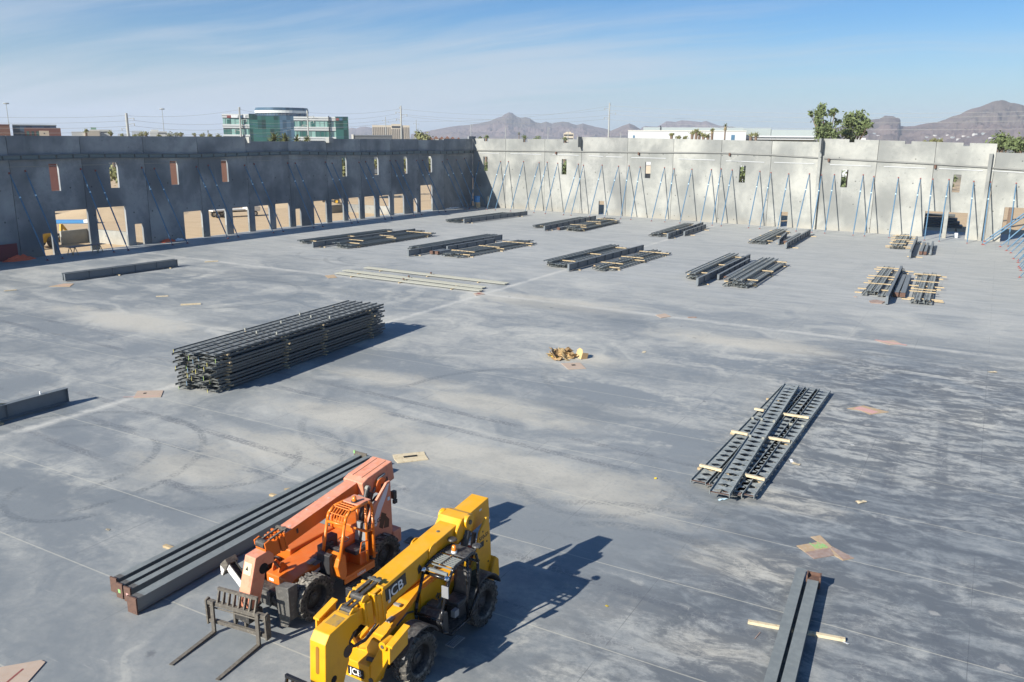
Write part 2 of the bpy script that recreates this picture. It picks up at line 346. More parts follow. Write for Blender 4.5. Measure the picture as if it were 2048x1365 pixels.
    # pale powder along the column lines
    def powder(u, c0, wd):
        return n.m('MULTIPLY', n.ss(n.m('ABSOLUTE', n.m('SUBTRACT', u, c0)), wd, .05), n.ss(n.m('ADD', n.m('MULTIPLY', fine, .5), n.m('MULTIPLY', mid, .8)), .42, .75))
    pw = n.m('MAXIMUM', powder(n.m('ADD', px, n.m('MULTIPLY', fine, .5)), -39.25, .55), n.m('MULTIPLY', powder(n.m('ADD', py, n.m('MULTIPLY', n.m('ADD', px, 22.), .035)), 63.6, .75), .8))
    c = n.mix(n.m('MULTIPLY', pw, .8), c, (.54, .525, .475))
    # sawn joints: pale filled ones across, thin dark ones lengthwise
    jy = n.m('ABSOLUTE', n.m('SUBTRACT', n.m('PINGPONG', n.m('SUBTRACT', py, 14.95), 2.235), 0.0))
    k = n.m('MULTIPLY', n.ss(jy, .034, .010), n.ss(n.m('ADD', fine, mid), .62, .95, .45, 1.0))
    c = n.mix(n.m('MULTIPLY', k, .52), c, (.54, .51, .42))
    jx = n.m('PINGPONG', n.m('ADD', px, 16.95+44.7), 2.235)
    k2 = n.m('MULTIPLY', n.m('MULTIPLY', n.ss(jx, .018, .007), .45), n.ss(mid, .42, .60))
    c = n.mix(k2, c, (.06, .065, .075))
    # small spills and dry splashes
    vo = n.n('ShaderNodeTexVoronoi', {'Vector': n.vm(P, rot=(0, 0, .5), scale=(.34, .34, .34)), 'Scale': 1.0, 'Randomness': 1.0})
    sp = n.ss(n.m('ADD', vo.outputs['Distance'], n.m('MULTIPLY', fine, .30)), .215, .17)
    c = n.mix(n.m('MULTIPLY', sp, .5), c, n.mix(n.ss(n.n('ShaderNodeSeparateXYZ', {0: vo.outputs['Color']}).outputs[0], .55, .6), (.075, .082, .095), (.46, .44, .40)))
    sc = n.noise(n.vm(P, (2, 2, 0), (0, 0, R(25)), (.9, 14, 1)), 1.0, 4, .6); sc2 = n.noise(n.vm(P, (7, 1, 0), (0, 0, R(-50)), (.8, 12, 1)), 1.0, 4, .6)
    c = n.mix(n.m('MULTIPLY', n.m('MULTIPLY', n.ss(sc, .60, .72), n.ss(mid, .45, .62)), .30), c, (.13, .145, .155))
    c = n.mix(n.m('MULTIPLY', n.m('MULTIPLY', n.ss(sc2, .60, .72), n.ss(swp, .48, .62)), .28), c, (.52, .505, .46))
    c = n.mix(n.m('MULTIPLY', n.ss(n.noise(P, 5.5, 7, .72), .50, .66), .22), c, (.14, .155, .165))
    c = n.mix(n.m('MULTIPLY', n.ss(grit, .62, .8), .22), c, (.10, .11, .12))
    c = n.mix(n.m('MULTIPLY', n.ss(grit, .42, .25), .20), c, (.45, .45, .43))
    # the far half of the slab is even and paler
    setin(n, b, 'Base Color', c)
    setin(n, b, 'Roughness', n.m('SUBTRACT', .74, n.m('MULTIPLY', n.m('SUBTRACT', 1.0, dust), .22)))
    b.inputs['Specular IOR Level'].default_value = .3
    bp = n.n('ShaderNodeBump', {'Height': n.m('ADD', n.m('MULTIPLY', grit, .5), fine), 'Strength': .12, 'Distance': .02}); t.links.new(bp.outputs[0], b.inputs['Normal'])
    return m
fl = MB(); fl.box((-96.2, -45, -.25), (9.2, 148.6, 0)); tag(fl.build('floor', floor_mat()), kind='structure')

def dirt_mat():
    m, n, b, t = pbsdf('bare_desert_ground')
    P = n.n('ShaderNodeNewGeometry').outputs['Position']
    px, py, pz = n.n('ShaderNodeSeparateXYZ', {0: P}).outputs
    r = n.n('ShaderNodeVectorMath', {0: P}, operation='LENGTH').outputs['Value']
    f = n.noise(P, .35, 8, .65); g = n.noise(P, .05, 5, .6); h = n.noise(n.vm(P, rot=(0, 0, R(80)), scale=(.3, 3, 1)), .5, 6, .6)
    c = n.mix(f, (.42, .295, .165), (.58, .44, .275)); c = n.mix(n.m('MULTIPLY', n.ss(h, .5, .7), .4), c, (.36, .25, .14))
    k = n.ss(r, 260., 420.)
    city = n.mix(n.ss(n.noise(P, .012, 6, .7), .42, .58), (.10, .105, .07), (.25, .225, .185))
    setin(n, b, 'Base Color', n.mix(k, c, city)); b.inputs['Roughness'].default_value = .95
    return m
gd = MB(); N = 26
gp = [(7500*math.cos(2*math.pi*i/N), 7500*math.sin(2*math.pi*i/N), -.3) for i in range(N)]
gd.add(gp, [tuple(range(N))]); tag(gd.build('ground', dirt_mat()), kind='structure')

# ------------------------------------------------------------------ tilt-up walls
def wall_mat(name, lo, hi, smudge, along=0):
    m, n, b, t = pbsdf(name)
    P = n.n('ShaderNodeNewGeometry').outputs['Position']; rd = n.n('ShaderNodeObjectInfo').outputs['Random']
    off = n.n('ShaderNodeCombineXYZ', {0: n.m('MULTIPLY', rd, 90.), 1: n.m('MULTIPLY', rd, 33.), 2: n.m('MULTIPLY', rd, 51.)}).outputs[0]
    Q = n.n('ShaderNodeVectorMath', {0: P, 1: off}, operation='ADD').outputs[0]
    a = n.noise(n.vm(Q, scale=(1, 1, .8)), .22, 6, .55, .2); s = n.noise(Q, .15, 4, .5, .3); f = n.noise(Q, 1.6, 7, .65); v = n.noise(n.vm(Q, scale=(1, 1, .12)), .9, 5, .6)
    c = n.mix(n.ss(n.m('ADD', n.m('MULTIPLY', a, .75), n.m('MULTIPLY', f, .3)), .38, .66), lo, hi)
    c = n.mix(n.m('MULTIPLY', n.ss(n.m('ADD', s, n.m('MULTIPLY', f, .18)), .50, .76), .85), c, smudge)
    c = n.mix(n.m('MULTIPLY', n.ss(v, .55, .8), .22), c, tuple(x*1.22 for x in hi))
    c = n.mix(n.m('MULTIPLY', n.ss(n.noise(Q, 3.1, 2, .5), .705, .74), .6), c, tuple(x*.7 for x in smudge))
    pz = n.n('ShaderNodeSeparateXYZ', {0: P}).outputs[2]
    su = n.m('PINGPONG', n.n('ShaderNodeSeparateXYZ', {0: P}).outputs[along], 1.35); sv = n.m('PINGPONG', n.m('ADD', pz, -.7), 1.75)
    dots = n.ss(n.m('SQRT', n.m('ADD', n.m('MULTIPLY', su, su), n.m('MULTIPLY', sv, sv))), .13, .07)
    dots = n.m('MULTIPLY', dots, n.ss(n.noise(P, .33, 1, .5), .46, .5))
    c = n.mix(n.m('MULTIPLY', dots, .75), c, tuple(x*.35 for x in smudge))
    c = n.mix(n.m('MULTIPLY', n.ss(n.m('ADD', pz, n.m('MULTIPLY', a, 2.2)), 2.6, .7), .35), c, (.36, .31, .235))
    c = n.mix(1.0, c, n.mix(rd, (.92, .92, .93), (1.05, 1.05, 1.04)), 'MULTIPLY')
    setin(n, b, 'Base Color', c); b.inputs['Roughness'].default_value = .88; b.inputs['Specular IOR Level'].default_value = .25
    bp = n.n('ShaderNodeBump', {'Height': f, 'Strength': .1, 'Distance': .03}); t.links.new(bp.outputs[0], b.inputs['Normal'])
    return m
K['wallA'] = wall_mat('shade_toned_concrete', (.19, .205, .215), (.33, .345, .345), (.125, .14, .152), 1)  # same concrete as the sunlit wall; its shade is put into the darker, bluer colour
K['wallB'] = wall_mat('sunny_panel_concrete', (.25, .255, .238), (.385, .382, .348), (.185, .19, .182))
K['galv_light'] = mat('bright_galvanised', (.44, .45, .45), .5, .08, 2)
K['chord'] = mat('ledger_steel', (.115, .155, .165), .6, .15, 1)
K['chordB'] = mat('ledger_channel', (.20, .20, .185), .7, .15, 1)

class Wall:
    def __init__(s, a, b, inward, root, mt):
        s.a, s.d, s.n, s.root, s.mt = a, (b-a).normalized(), inward, root, mt
        s.M = Matrix(((s.d.x, s.n.x, 0, a.x), (s.d.y, s.n.y, 0, a.y), (0, 0, 1, 0), (0, 0, 0, 1)))   # local: s along, o inward, z
    def panel(s, s0, s1, zt0, zt1, ops, th=.3, zb=-.2):
        zm = min(zt0, zt1)-.01
        ops = [(max(a, s0), min(b, s1), c, e) for a, b, c, e in ops if b > s0 and a < s1]
        xs = sorted({s0, s1, *[o[0] for o in ops], *[o[1] for o in ops]})
        zs = sorted({zb, *[max(zb, o[2]) for o in ops], *[min(o[3], zm) for o in ops], 99})
        top = lambda x: zt0+(zt1-zt0)*(x-s0)/(s1-s0)
        def solid(i, j):
            if i < 0 or j < 0 or i >= len(xs)-1 or j >= len(zs)-1: return False
            x, z = (xs[i]+xs[i+1])/2, (zs[j]+(zs[j+1] if zs[j+1] < 99 else zm+.005))/2
            return not any(a < x < b and c < z < e for a, b, c, e in ops)
        m = MB(); g = .03
        def X(i): return xs[i]+(g if i == 0 else 0)-(g if i == len(xs)-1 else 0)
        def Zz(i, j): return top(xs[i]) if zs[j] == 99 else zs[j]
        for i in range(len(xs)-1):
            for j in range(len(zs)-1):
                if not solid(i, j): continue
                q = [(X(i), Zz(i, j)), (X(i+1), Zz(i+1, j)), (X(i+1), Zz(i+1, j+1)), (X(i), Zz(i, j+1))]
                m.add([s.M @ Vector((x, 0, z)) for x, z in q], [(0, 1, 2, 3)]); m.add([s.M @ Vector((x, -th, z)) for x, z in q], [(3, 2, 1, 0)])
                for (di, dj, e) in ((0, -1, (0, 1)), (1, 0, (1, 2)), (0, 1, (2, 3)), (-1, 0, (3, 0))):
                    if not solid(i+di, j+dj):
                        p, r_ = q[e[0]], q[e[1]]
                        m.add([s.M @ Vector(v) for v in ((p[0], 0, p[1]), (r_[0], 0, r_[1]), (r_[0], -th, r_[1]), (p[0], -th, p[1]))], [(0, 1, 2, 3)])
        o = m.build('wall_panel', s.mt, s.root)
        bm = bmesh.new(); bm.from_mesh(o.data); bmesh.ops.remove_doubles(bm, verts=bm.verts, dist=1e-4); bmesh.ops.recalc_face_normals(bm, faces=bm.faces); bm.to_mesh(o.data); bm.free()
        return o
    def box(s, name, mt, s0, s1, o0, o1, z0, z1, parent=None):
        return MB().box((s0, o0, z0), (s1, o1, z1), M=s.M).build(name, mt, parent or s.root)
    def strip(s, name, mt, pts, h, o0, o1, parent=None):
        """bar following (s, z) points: z is its middle"""
        m = MB()
        for (sa, za), (sb, zb) in zip(pts, pts[1:]):
            m.add([s.M @ Vector(v) for v in ((sa, o0, za-h/2), (sb, o0, zb-h/2), (sb, o1, zb-h/2), (sa, o1, za-h/2), (sa, o0, za+h/2), (sb, o0, zb+h/2), (sb, o1, zb+h/2), (sa, o1, za+h/2))],
                  [(3, 2, 1, 0), (4, 5, 6, 7), (0, 1, 5, 4), (1, 2, 6, 5), (2, 3, 7, 6), (3, 0, 4, 7)])
        return m.build(name, mt, parent or s.root)

# left wall, in its own shade
rootA = thing('concrete_wall', 'long shaded grey tilt-up concrete wall on the left with a row of dock openings', 'wall')
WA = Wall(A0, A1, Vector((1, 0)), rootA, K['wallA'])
WA.n = Vector((WA.d.y*-1, WA.d.x)); WA.n = WA.n if WA.n.x > 0 else -WA.n
WA.M = Matrix(((WA.d.x, WA.n.x, 0, A0.x), (WA.d.y, WA.n.y, 0, A0.y), (0, 0, 1, 0), (0, 0, 0, 1)))
sA = lambda px: onwall(px, 400, A0, A1)[0]
def opA(x0, x1, yt, yb=None):
    a, b = sorted((sA(x0), sA(x1))); return (a, b, -.05 if yb is None else onwall(x1, yb, A0, A1)[1], onwall((x0+x1)/2, yt, A0, A1)[1])
opsA = [opA(105.5, 124.5, 328, 381.8), opA(225, 242, 325.5, 375.7), opA(346, 361, 322.5, 369.4), opA(447.6, 460.6, 320, 364), opA(687, 696, 315, 353),
        opA(751, 759, 314, 350), opA(809.6, 816, 313.6, 347.6), opA(858.5, 865, 313, 345)]
opsA += [opA(76.5, 96, 468), opA(107, 173, 421), opA(190, 249, 414.5), opA(264.6, 281, 448.5), opA(365, 402, 423), opA(415.5, 450, 419.5), opA(463.5, 496, 415.5),
         opA(508, 538, 411.8), opA(550, 578, 407.5), opA(590, 601, 418), opA(627, 652.6, 402), opA(663, 687, 398.6), opA(696, 719, 395.8), opA(729, 750, 393.2),
         opA(759, 779.5, 391), opA(788, 808, 388.8), opA(827, 834, 397), opA(841.5, 865, 370.5)]
jA = [0.0]+[sA(x) for x in (889, 838.6, 784, 724, 657, 582, 498.7, 403, 296, 172, 28)]
while jA[-1] < 124: jA.append(jA[-1]+8.3)
for i, (p, q) in enumerate(zip(jA, jA[1:])):
    z = 13.5 if i == 0 else (13.3 if i == 1 else (13.45 if i < 5 else (13.07 if i < 7 else 13.73)))
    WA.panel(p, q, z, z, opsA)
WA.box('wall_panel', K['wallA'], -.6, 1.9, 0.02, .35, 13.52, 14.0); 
for px, h in ((657, 13.85), (498.7, 13.95)):
    s_ = sA(px); WA.box('parapet_return', K['wallB'], s_-1.0 if px > 600 else s_-.35, s_+.05 if px > 600 else s_-.02, .01, .75, 12.85, h-.25)  # sunlit blocks take the paler, lit copy of the concrete
ledg = [(-.2, 10.95), (2.0, 11.0), (9.8, 10.88), (17.86, 11.1), (25.7, 10.97), (33.7, 11.0), (41.8, 11.13), (50, 11.35), (58.2, 11.27), (66.7, 11.15), (75.1, 11.28), (83.5, 11.4), (92, 11.31), (124, 11.1)]
lb = WA.strip('ledger_beam', K['chord'], ledg, .42, .003, .22)
WA.strip('ledger_flange', K['steel'], [(a, z+.26) for a, z in ledg], .05, .003, .34, lb); WA.strip('ledger_flange', K['steel'], [(a, z-.26) for a, z in ledg], .05, .003, .34, lb)
def lz(s_):
    for (a, z), (b, y) in zip(ledg, ledg[1:]):
        if a <= s_ <= b: return z+(y-z)*(s_-a)/(b-a)
    return 11.1
m = MB(); s_ = 1.2
while s_ < 122:
    m.box((s_, .22, lz(s_)-.21), (s_+.09, .33, lz(s_)+.21), M=WA.M); s_ += 2.05
m.build('ledger_stiffener', K['steel_dark'], lb)
for s_, l_ in ((3.5, 5), (12, 5), (30, 5.5), (38, 5), (46, 5.5), (54, 5.5), (70, 6), (78.6, 6), (87, 6)):
    WA.box('edge_angle', K['galv'], s_, s_+l_, .003, .06, 10.28, 10.34)
# thin lit steel edge guards on the far jambs of the openings
for (a, b, zb, zt) in opsA:
    if zb < 0 and b-a > 1.6: WA.box('jamb_guard', K['steel_light'], a-.012, a+.004, -.28, .012, .05, 1.35)

# far wall in full sun
rootB = thing('concrete_wall', 'pale sunlit tilt-up concrete wall across the back with small square windows', 'wall')
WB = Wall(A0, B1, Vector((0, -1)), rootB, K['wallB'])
WB.n = Vector((WB.d.y, -WB.d.x)); WB.M = Matrix(((WB.d.x, WB.n.x, 0, A0.x), (WB.d.y, WB.n.y, 0, A0.y), (0, 0, 1, 0), (0, 0, 0, 1)))
sB = lambda px: onwall(px, 400, A0, B1)[0]
zB = lambda px, py: onwall(px, py, A0, B1)[1]
def opB(f, x0, x1, yt, yb=None, dxb=0):
    a, b = f(x0, yt), f(x1, yt); return (sB(a[0]), sB(b[0]), -.05 if yb is None else zB(*f(x1, yb)), zB(*f((x0+x1)/2, yt)))
opsB = [opB(Z3, 297, 326, 456, 555), opB(Z3, 826, 859, 473, 579), opB(Z3, 1391, 1428, 492, 604), opB(Z4, 117, 158, 511, 626), opB(Z4, 801, 846, 538, 658), opB(Z4, 1553, 1606, 571, 692),
        opB(Z3, 1084, 1121, 759), opB(Z4, 420, 465, 823), opB(Z4, 1393, 1525, 820), opB(Z4, 1552, 1684, 828), opB(Z4, 1925, 2110, 795)]
notch = [(Z3, 301, 330, 326, 352), (Z3, 564, 593, 331, 358), (Z3, 834, 868, 338, 363), (Z4, 832, 866, 333, 354), (Z4, 1203, 1245, 349, 364), (Z4, 1592, 1634, 362, 380)]
jB = [0.0]+[sB(Z3(x, 0)[0]) for x in (445, 710, 957, 1268, 1577, 1900)]+[sB(Z4(x, 0)[0]) for x in (322, 662, 1030, 1412, 1818)]+[104.]
tops = [(-.7, 13.6), (jB[3]-.01, 13.6), (jB[3]+.01, 14.05), (jB[8]-.01, 13.5), (jB[8]+.01, 14.05), (jB[11]-.01, 13.5), (jB[11]+.01, 12.35), (106, 12.0)]
def topB(s_, side):
    s_ += side*.25
    for (a, z), (b, y) in zip(tops, tops[1:]):
        if a <= s_ <= b: return z+(y-z)*(s_-a)/(b-a)
    return 13.5
for p, q in zip(jB, jB[1:]):
    z0, z1 = topB(p, 1), topB(q, -1)
    nt = [(sB(f(x0, 0)[0]), sB(f(x1, 0)[0]), zB(*f(x1, yb)), 98) for f, x0, x1, yt, yb in notch]
    zlow = [o for o in nt if o[1] > p and o[0] < q]
    WB.panel(p, q, z0, z1, opsB+zlow)
for px, full in ((Z3(957, 0)[0], 0), (Z4(662, 0)[0], 1), (Z4(1800, 0)[0], 1)):
    s_ = sB(px)
    if full: WB.box('pilaster', K['wallB'], s_-.45, s_, .01, .55, 0, topB(s_+.4, 0)-(.2 if px > 1900 else .02))
    if px < 1900: WB.box('parapet_return', K['wallB'], s_-.28, s_+.02, .56 if full else .012, 1.3, 12.2, topB(s_+.6, 0)+.03)
ptsB = [(sB(Z3(x, y)[0]), zB(*Z3(x, y))) for x, y in ((230, 413), (700, 418), (1265, 425), (1900, 430))]+[(sB(Z4(x, y)[0]), zB(*Z4(x, y))) for x, y in ((320, 437), (640, 457))]
WB.strip('ledger_channel', K['chordB'], ptsB, .2, .003, .22)
WB.strip('ledger_channel', K['chordB'], [(sB(Z4(x, y)[0]), zB(*Z4(x, y))) for x, y in ((676, 459), (1415, 498), (1775, 521))], .2, .003, .22)
WB.strip('ledger_channel', K['chordB'], [(sB(Z4(x, y)[0]), zB(*Z4(x, y))) for x, y in ((1806, 523), (2110, 546))], .2, .003, .22)
for f, x, y in ((Z3, 790, 430), (Z3, 1347, 434), (Z3, 1960, 439), (Z4, 710, 471), (Z4, 1425, 516)):
    s_ = sB(f(x, y)[0]); z_ = zB(*f(x, y)); WB.box('beam_seat', K['rust'], s_-.14, s_+.14, .003, .34, z_-.28, z_+.2)
for f, x0, y0, x1, y1 in ((Z3, 270, 432, 405, 435), (Z3, 480, 436, 690, 442), (Z3, 765, 441, 940, 448), (Z3, 1010, 450, 1105, 455), (Z3, 1125, 455, 1235, 460), (Z3, 1295, 462, 1530, 468), (Z3, 1613, 472, 1860, 480), (Z3, 1935, 485, 2060, 489),
                        (Z4, 60, 480, 280, 488), (Z4, 345, 488, 615, 498), (Z4, 720, 503, 995, 514), (Z4, 1080, 516, 1360, 528), (Z4, 1450, 530, 1745, 545), (Z4, 1805, 545, 2060, 560)):
    WB.strip('edge_angle', K['galv_light'], [(sB(f(x0, y0)[0]), zB(*f(x0, y0))), (sB(f(x1, y1)[0]), zB(*f(x1, y1)))], .10, .003, .08)

# right-hand wall, outside the picture: carries the leaning braces at the right edge
rootC = thing('concrete_wall', 'grey tilt-up concrete wall closing the right side of the slab', 'wall')
C0, C1 = Vector((8.9, 136.2)), Vector((8.9, 30))
WC = Wall(C0, C1, Vector((-1, 0)), rootC, K['wallB'])
WC.M = Matrix(((WC.d.x, WC.n.x, 0, C0.x), (WC.d.y, WC.n.y, 0, C0.y), (0, 0, 1, 0), (0, 0, 0, 1)))
for i in range(6): WC.panel(i*8.2, i*8.2+8.2, 12.6, 12.6, [(i*8.2+3, i*8.2+4.4, 7.2, 9.6)])

# ------------------------------------------------------------------ braces: a blue pipe with a red shoe at each end
def brace(d, h, label):
    t = thing('wall_brace', label, 'brace')
    a, b = Vector((-.12, 0, .12)), Vector((-d+.12, 0, h-.1)); L = b-a
    MB().tube(a, a+L*.07, .055, 6).tube(a+L*.07, a+L*.93, .082, 8).tube(a+L*.93, b, .055, 6).build('pipe', K['blue'], t)
    MB().tube(a+L*.72, a+L*.735, .098, 8).build('sticker', K['sticker'], t)
    MB().box((-.24, -.11, .004), (.12, .11, .03)).box((-.18, -.04, .03), (.0, .04, .17)).build('foot_shoe', K['red'], t)
    MB().box((-d+.01, -.09, h-.14), (-d+.06, .09, h+.10)).box((-d+.06, -.04, h-.14), (-d+.17, .04, h+.0)).build('head_shoe', K['red'], t)
    return t
def put_braces(lst, a, b, n_in, d0, h0, lab, group):
    proto = None
    for i, (top, foot) in enumerate(lst):
        s_, z_ = onwall(*top, a, b); dd = (b-a).normalized(); T = a+dd*s_
        r_ = ray(*foot); h2 = Vector((r_.x, r_.y)); q = T+n_in*d0
        k = n_in.dot(q)/n_in.dot(h2); F = h2*k
        if (F-q).length > 2.2: F = q+(F-q).normalized()*2.2
        v = T-F; L = v.length
        if proto is None: proto = brace(d0, h0, lab(i)); o = proto; o['group'] = group
        else: o = dup(proto, lab(i))
        o.location = (F.x, F.y, 0); o.rotation_euler.z = math.atan2(v.y, v.x)+math.pi; o.scale = (L/d0, 1, z_/h0)
brA = [(Z1(68, 632), Z1(365, 1300)), (Z1(190, 615), Z1(478, 1280)), (Z1(610, 600), Z1(868, 1235)), (Z1(722, 612), Z1(977, 1220)), (Z1(1073, 590), Z1(1312, 1172)), (Z1(1168, 597), Z1(1425, 1160)),
       (Z1(1487, 583), Z1(1732, 1125)), (Z1(1577, 572), Z1(1810, 1112))]
brA += [(Z2(*p), Z2(*q)) for p, q in (((302, 515), (505, 973)), ((367, 505), (572, 965)), ((597, 500), (780, 937)), ((648, 500), (843, 932)), ((853, 493), (1040, 908)), ((900, 500), (1083, 903)), ((1083, 495), (1268, 880)),
        ((1128, 490), (1315, 877)), ((1295, 483), (1468, 852)), ((1335, 483), (1517, 848)), ((1477, 482), (1635, 833)), ((1517, 480), (1680, 828)), ((1652, 490), (1812, 815)), ((1685, 475), (1840, 808)), ((1748, 478), (1890, 800)), ((1803, 467), (1985, 792)))]
put_braces(brA, A0, A1, WA.n, 4.15, 9.7, lambda i: f'blue steel pipe brace on the shaded left wall, {ordn(i)} counted from the left edge', 'pipe braces propping the left wall')
brB = [(Z3(*p), Z3(*q)) for p, q in (((268, 485), (200, 795)), ((414, 490), (318, 800)), ((468, 490), (375, 805)), ((571, 490), (480, 815)), ((677, 498), (578, 820)), ((732, 495), (640, 825)), ((804, 502), (718, 830)), ((945, 508), (842, 838)),
        ((980, 515), (893, 842)), ((1107, 515), (1020, 852)), ((1219, 522), (1122, 858)), ((1291, 520), (1232, 860)), ((1367, 528), (1302, 868)), ((1533, 532), (1443, 877)), ((1598, 540), (1535, 885)), ((1720, 543), (1637, 890)), ((1853, 545), (1777, 900)),
        ((1920, 540), (1858, 908)), ((1995, 548), (1920, 908)))]
brB += [(Z4(*p), Z4(*q)) for p, q in (((269, 550), (193, 910)), ((344, 558), (268, 918)), ((463, 567), (387, 927)), ((603, 567), (513, 935)), ((684, 575), (620, 935)), ((771, 572), (707, 945)), ((965, 573), (898, 957)), ((1037, 585), (975, 962)), ((1202, 592), (1140, 975)),
        ((1351, 598), (1280, 982)), ((1434, 602), (1380, 990)), ((1543, 605), (1478, 1000)), ((1710, 618), (1668, 1005)), ((1823, 622), (1770, 1020)), ((1996, 630), (1945, 1022)))]
put_braces(brB, A0, B1, WB.n, 5.3, 9.0, lambda i: f'blue steel pipe brace on the sunlit back wall, {ordn(i)} counted from the corner', 'pipe braces propping the sunlit back wall')
p0 = None
ZC = lambda x, y: (1780+.1309*x, 400+.1309*y)
for i, f in enumerate([(1425, 640), (1412, 690), (1672, 720), (1768, 780), (1835, 815), (1875, 905), (1952, 930), (1945, 962), (1955, 1030), (1975, 1052), (1990, 1085), (1970, 1190)]):
    F = at(*ZC(*f)); lb_ = f'blue pipe brace leaning off the right edge, {ordn(i)} counted from the back wall'
    if p0 is None: p0 = brace(6.5, 9.0, lb_); o = p0; o['group'] = 'pipe braces at the right edge'
    else: o = dup(p0, lb_)
    o.location = (F.x, F.y, 0); o.rotation_euler.z = math.pi+rnd.uniform(-.03, .03); o.scale = ((8.9-F.x)/6.5, 1, 1)
# ------------------------------------------------------------------ hills
def hill_mat(name, a, b_, c_):
    m, n, b, t = pbsdf(name)
    P = n.n('ShaderNodeNewGeometry').outputs['Position']
    f = n.noise(P, .006, 8, .7); g = n.noise(P, .05, 6, .75); h = n.noise(P, .0018, 4, .6)
    c = n.mix(n.ss(n.m('ADD', n.m('MULTIPLY', f, .7), n.m('MULTIPLY', g, .4)), .42, .68), a, b_)
    c = n.mix(n.m('MULTIPLY', n.ss(h, .45, .62), .6), c, c_)
    c = n.mix(n.m('MULTIPLY', n.ss(g, .56, .68), .6), c, tuple(x*.35 for x in a))
    setin(n, b, 'Base Color', c); b.inputs['Roughness'].default_value = 1; b.inputs['Specular IOR Level'].default_value = 0
    return m
K['hill_far'] = hill_mat('far_hill_rock', (.115, .088, .082), (.185, .14, .125), (.09, .085, .07))
K['hill_red'] = hill_mat('red_hill_rock', (.115, .085, .078), (.18, .138, .122), (.10, .09, .075))
from mathutils import noise as mn
from mathutils.bvhtree import BVHTree
def hills(name, ridge, dist, depth, mtl, f=lambda x, y: (x, y), sub=10, rough=.14, base=None, seed=0):
    pts = [f(*p) for p in ridge]; R_ = []
    for (x0, y0), (x1, y1) in zip(pts, pts[1:]):
        for k in range(sub):
            t = k/sub; R_.append((x0+(x1-x0)*t, y0+(y1-y0)*t))
    R_.append(pts[-1]); M_ = 40; vs = []; n = len(R_)
    for i, (px, py) in enumerate(R_):
        hgt = max(zat(px, py, dist), 1); dirv = rng(px, 1)
        for j in range(M_):
            t = j/(M_-1)*2-1                                   # -1 near foot, 0 ridge, +1 far foot
            d = dist+t*depth
            p = dirv*d
            prof = (1-abs(t)**.85) if t < 0 else (1-t)**1.2
            q = Vector((p.x/dist*9+seed, p.y/dist*9, 0))
            nz = mn.fractal(q*2.2, 1, 2, 6)*rough*hgt
            gul = -abs(mn.fractal(Vector((p.x/dist*26+seed, p.y/dist*26, t*2.2)), 1, 2, 5))*hgt*.48
            w_ = min(1, abs(t)*3.2)*max(0, 1-abs(t)**3)
            z = hgt*prof+(nz*1.5+gul)*w_+(mn.noise(q*16)*hgt*.018)
            vs.append((p.x, p.y, max(z, -2) if abs(t) < 1 else -2))
    fs = [(i*M_+j, (i+1)*M_+j, (i+1)*M_+j+1, i*M_+j+1) for i in range(n-1) for j in range(M_-1)]
    tag(MB().add(vs, fs).build(name, mtl), kind='structure'); return BVHTree.FromPolygons(vs, fs)
hills('hills', [(-200, 303), (0, 262), (60, 250), (130, 241), (200, 236), (270, 225), (315, 215), (350, 205), (385, 188), (420, 176), (440, 160), (470, 146), (490, 152), (520, 177), (550, 188), (580, 181), (612, 186), (650, 216), (690, 222), (722, 213), (762, 226), (800, 218), (832, 212), (872, 216), (930, 236), (972, 225), (1010, 236), (1050, 246), (1095, 256), (1140, 266), (1170, 280), (1210, 300)], 5200, 900, K['hill_far'], Z3, seed=1)
hills('hills', [(1130, 300), (1170, 274), (1210, 258), (1250, 240), (1290, 223), (1320, 236), (1350, 256), (1372, 268), (1420, 290)], 4300, 500, K['hill_far'], Z3, seed=5)
hills('hills', [(1330, 300), (1380, 250), (1400, 243), (1440, 248), (1480, 246), (1510, 228), (1540, 205), (1570, 207), (1600, 212), (1640, 201), (1690, 206), (1742, 211), (1780, 214), (1812, 206), (1850, 220), (1900, 240), (1990, 250), (2060, 262), (2200, 290)], 5600, 700, K['hill_far'], Z3, seed=9)
hills('hills', [(980, 310), (1015, 262), (1040, 256), (1070, 262), (1100, 250), (1130, 247), (1160, 252), (1190, 262), (1230, 275), (1260, 300)], 6000, 600, K['hill_far'], Z2, seed=3)
RED = hills('hills', [(560, 300), (620, 268), (700, 258), (780, 250), (860, 226), (930, 208), (965, 200), (1010, 196), (1060, 190), (1080, 178), (1096, 170), (1150, 169), (1172, 178), (1196, 188), (1204, 205), (1209, 240), (1240, 242), (1300, 240), (1350, 228), (1400, 217), (1450, 210), (1500, 192), (1550, 172), (1600, 155), (1640, 132), (1670, 120), (1710, 108), (1750, 92), (1800, 71), (1830, 62), (1862, 60), (1890, 66), (1915, 74), (1950, 80), (1990, 88), (2030, 96), (2060, 104), (2100, 130), (2140, 150), (2200, 190), (2260, 240), (2330, 320)], 3600, 800, K['hill_red'], Z4, seed=13)

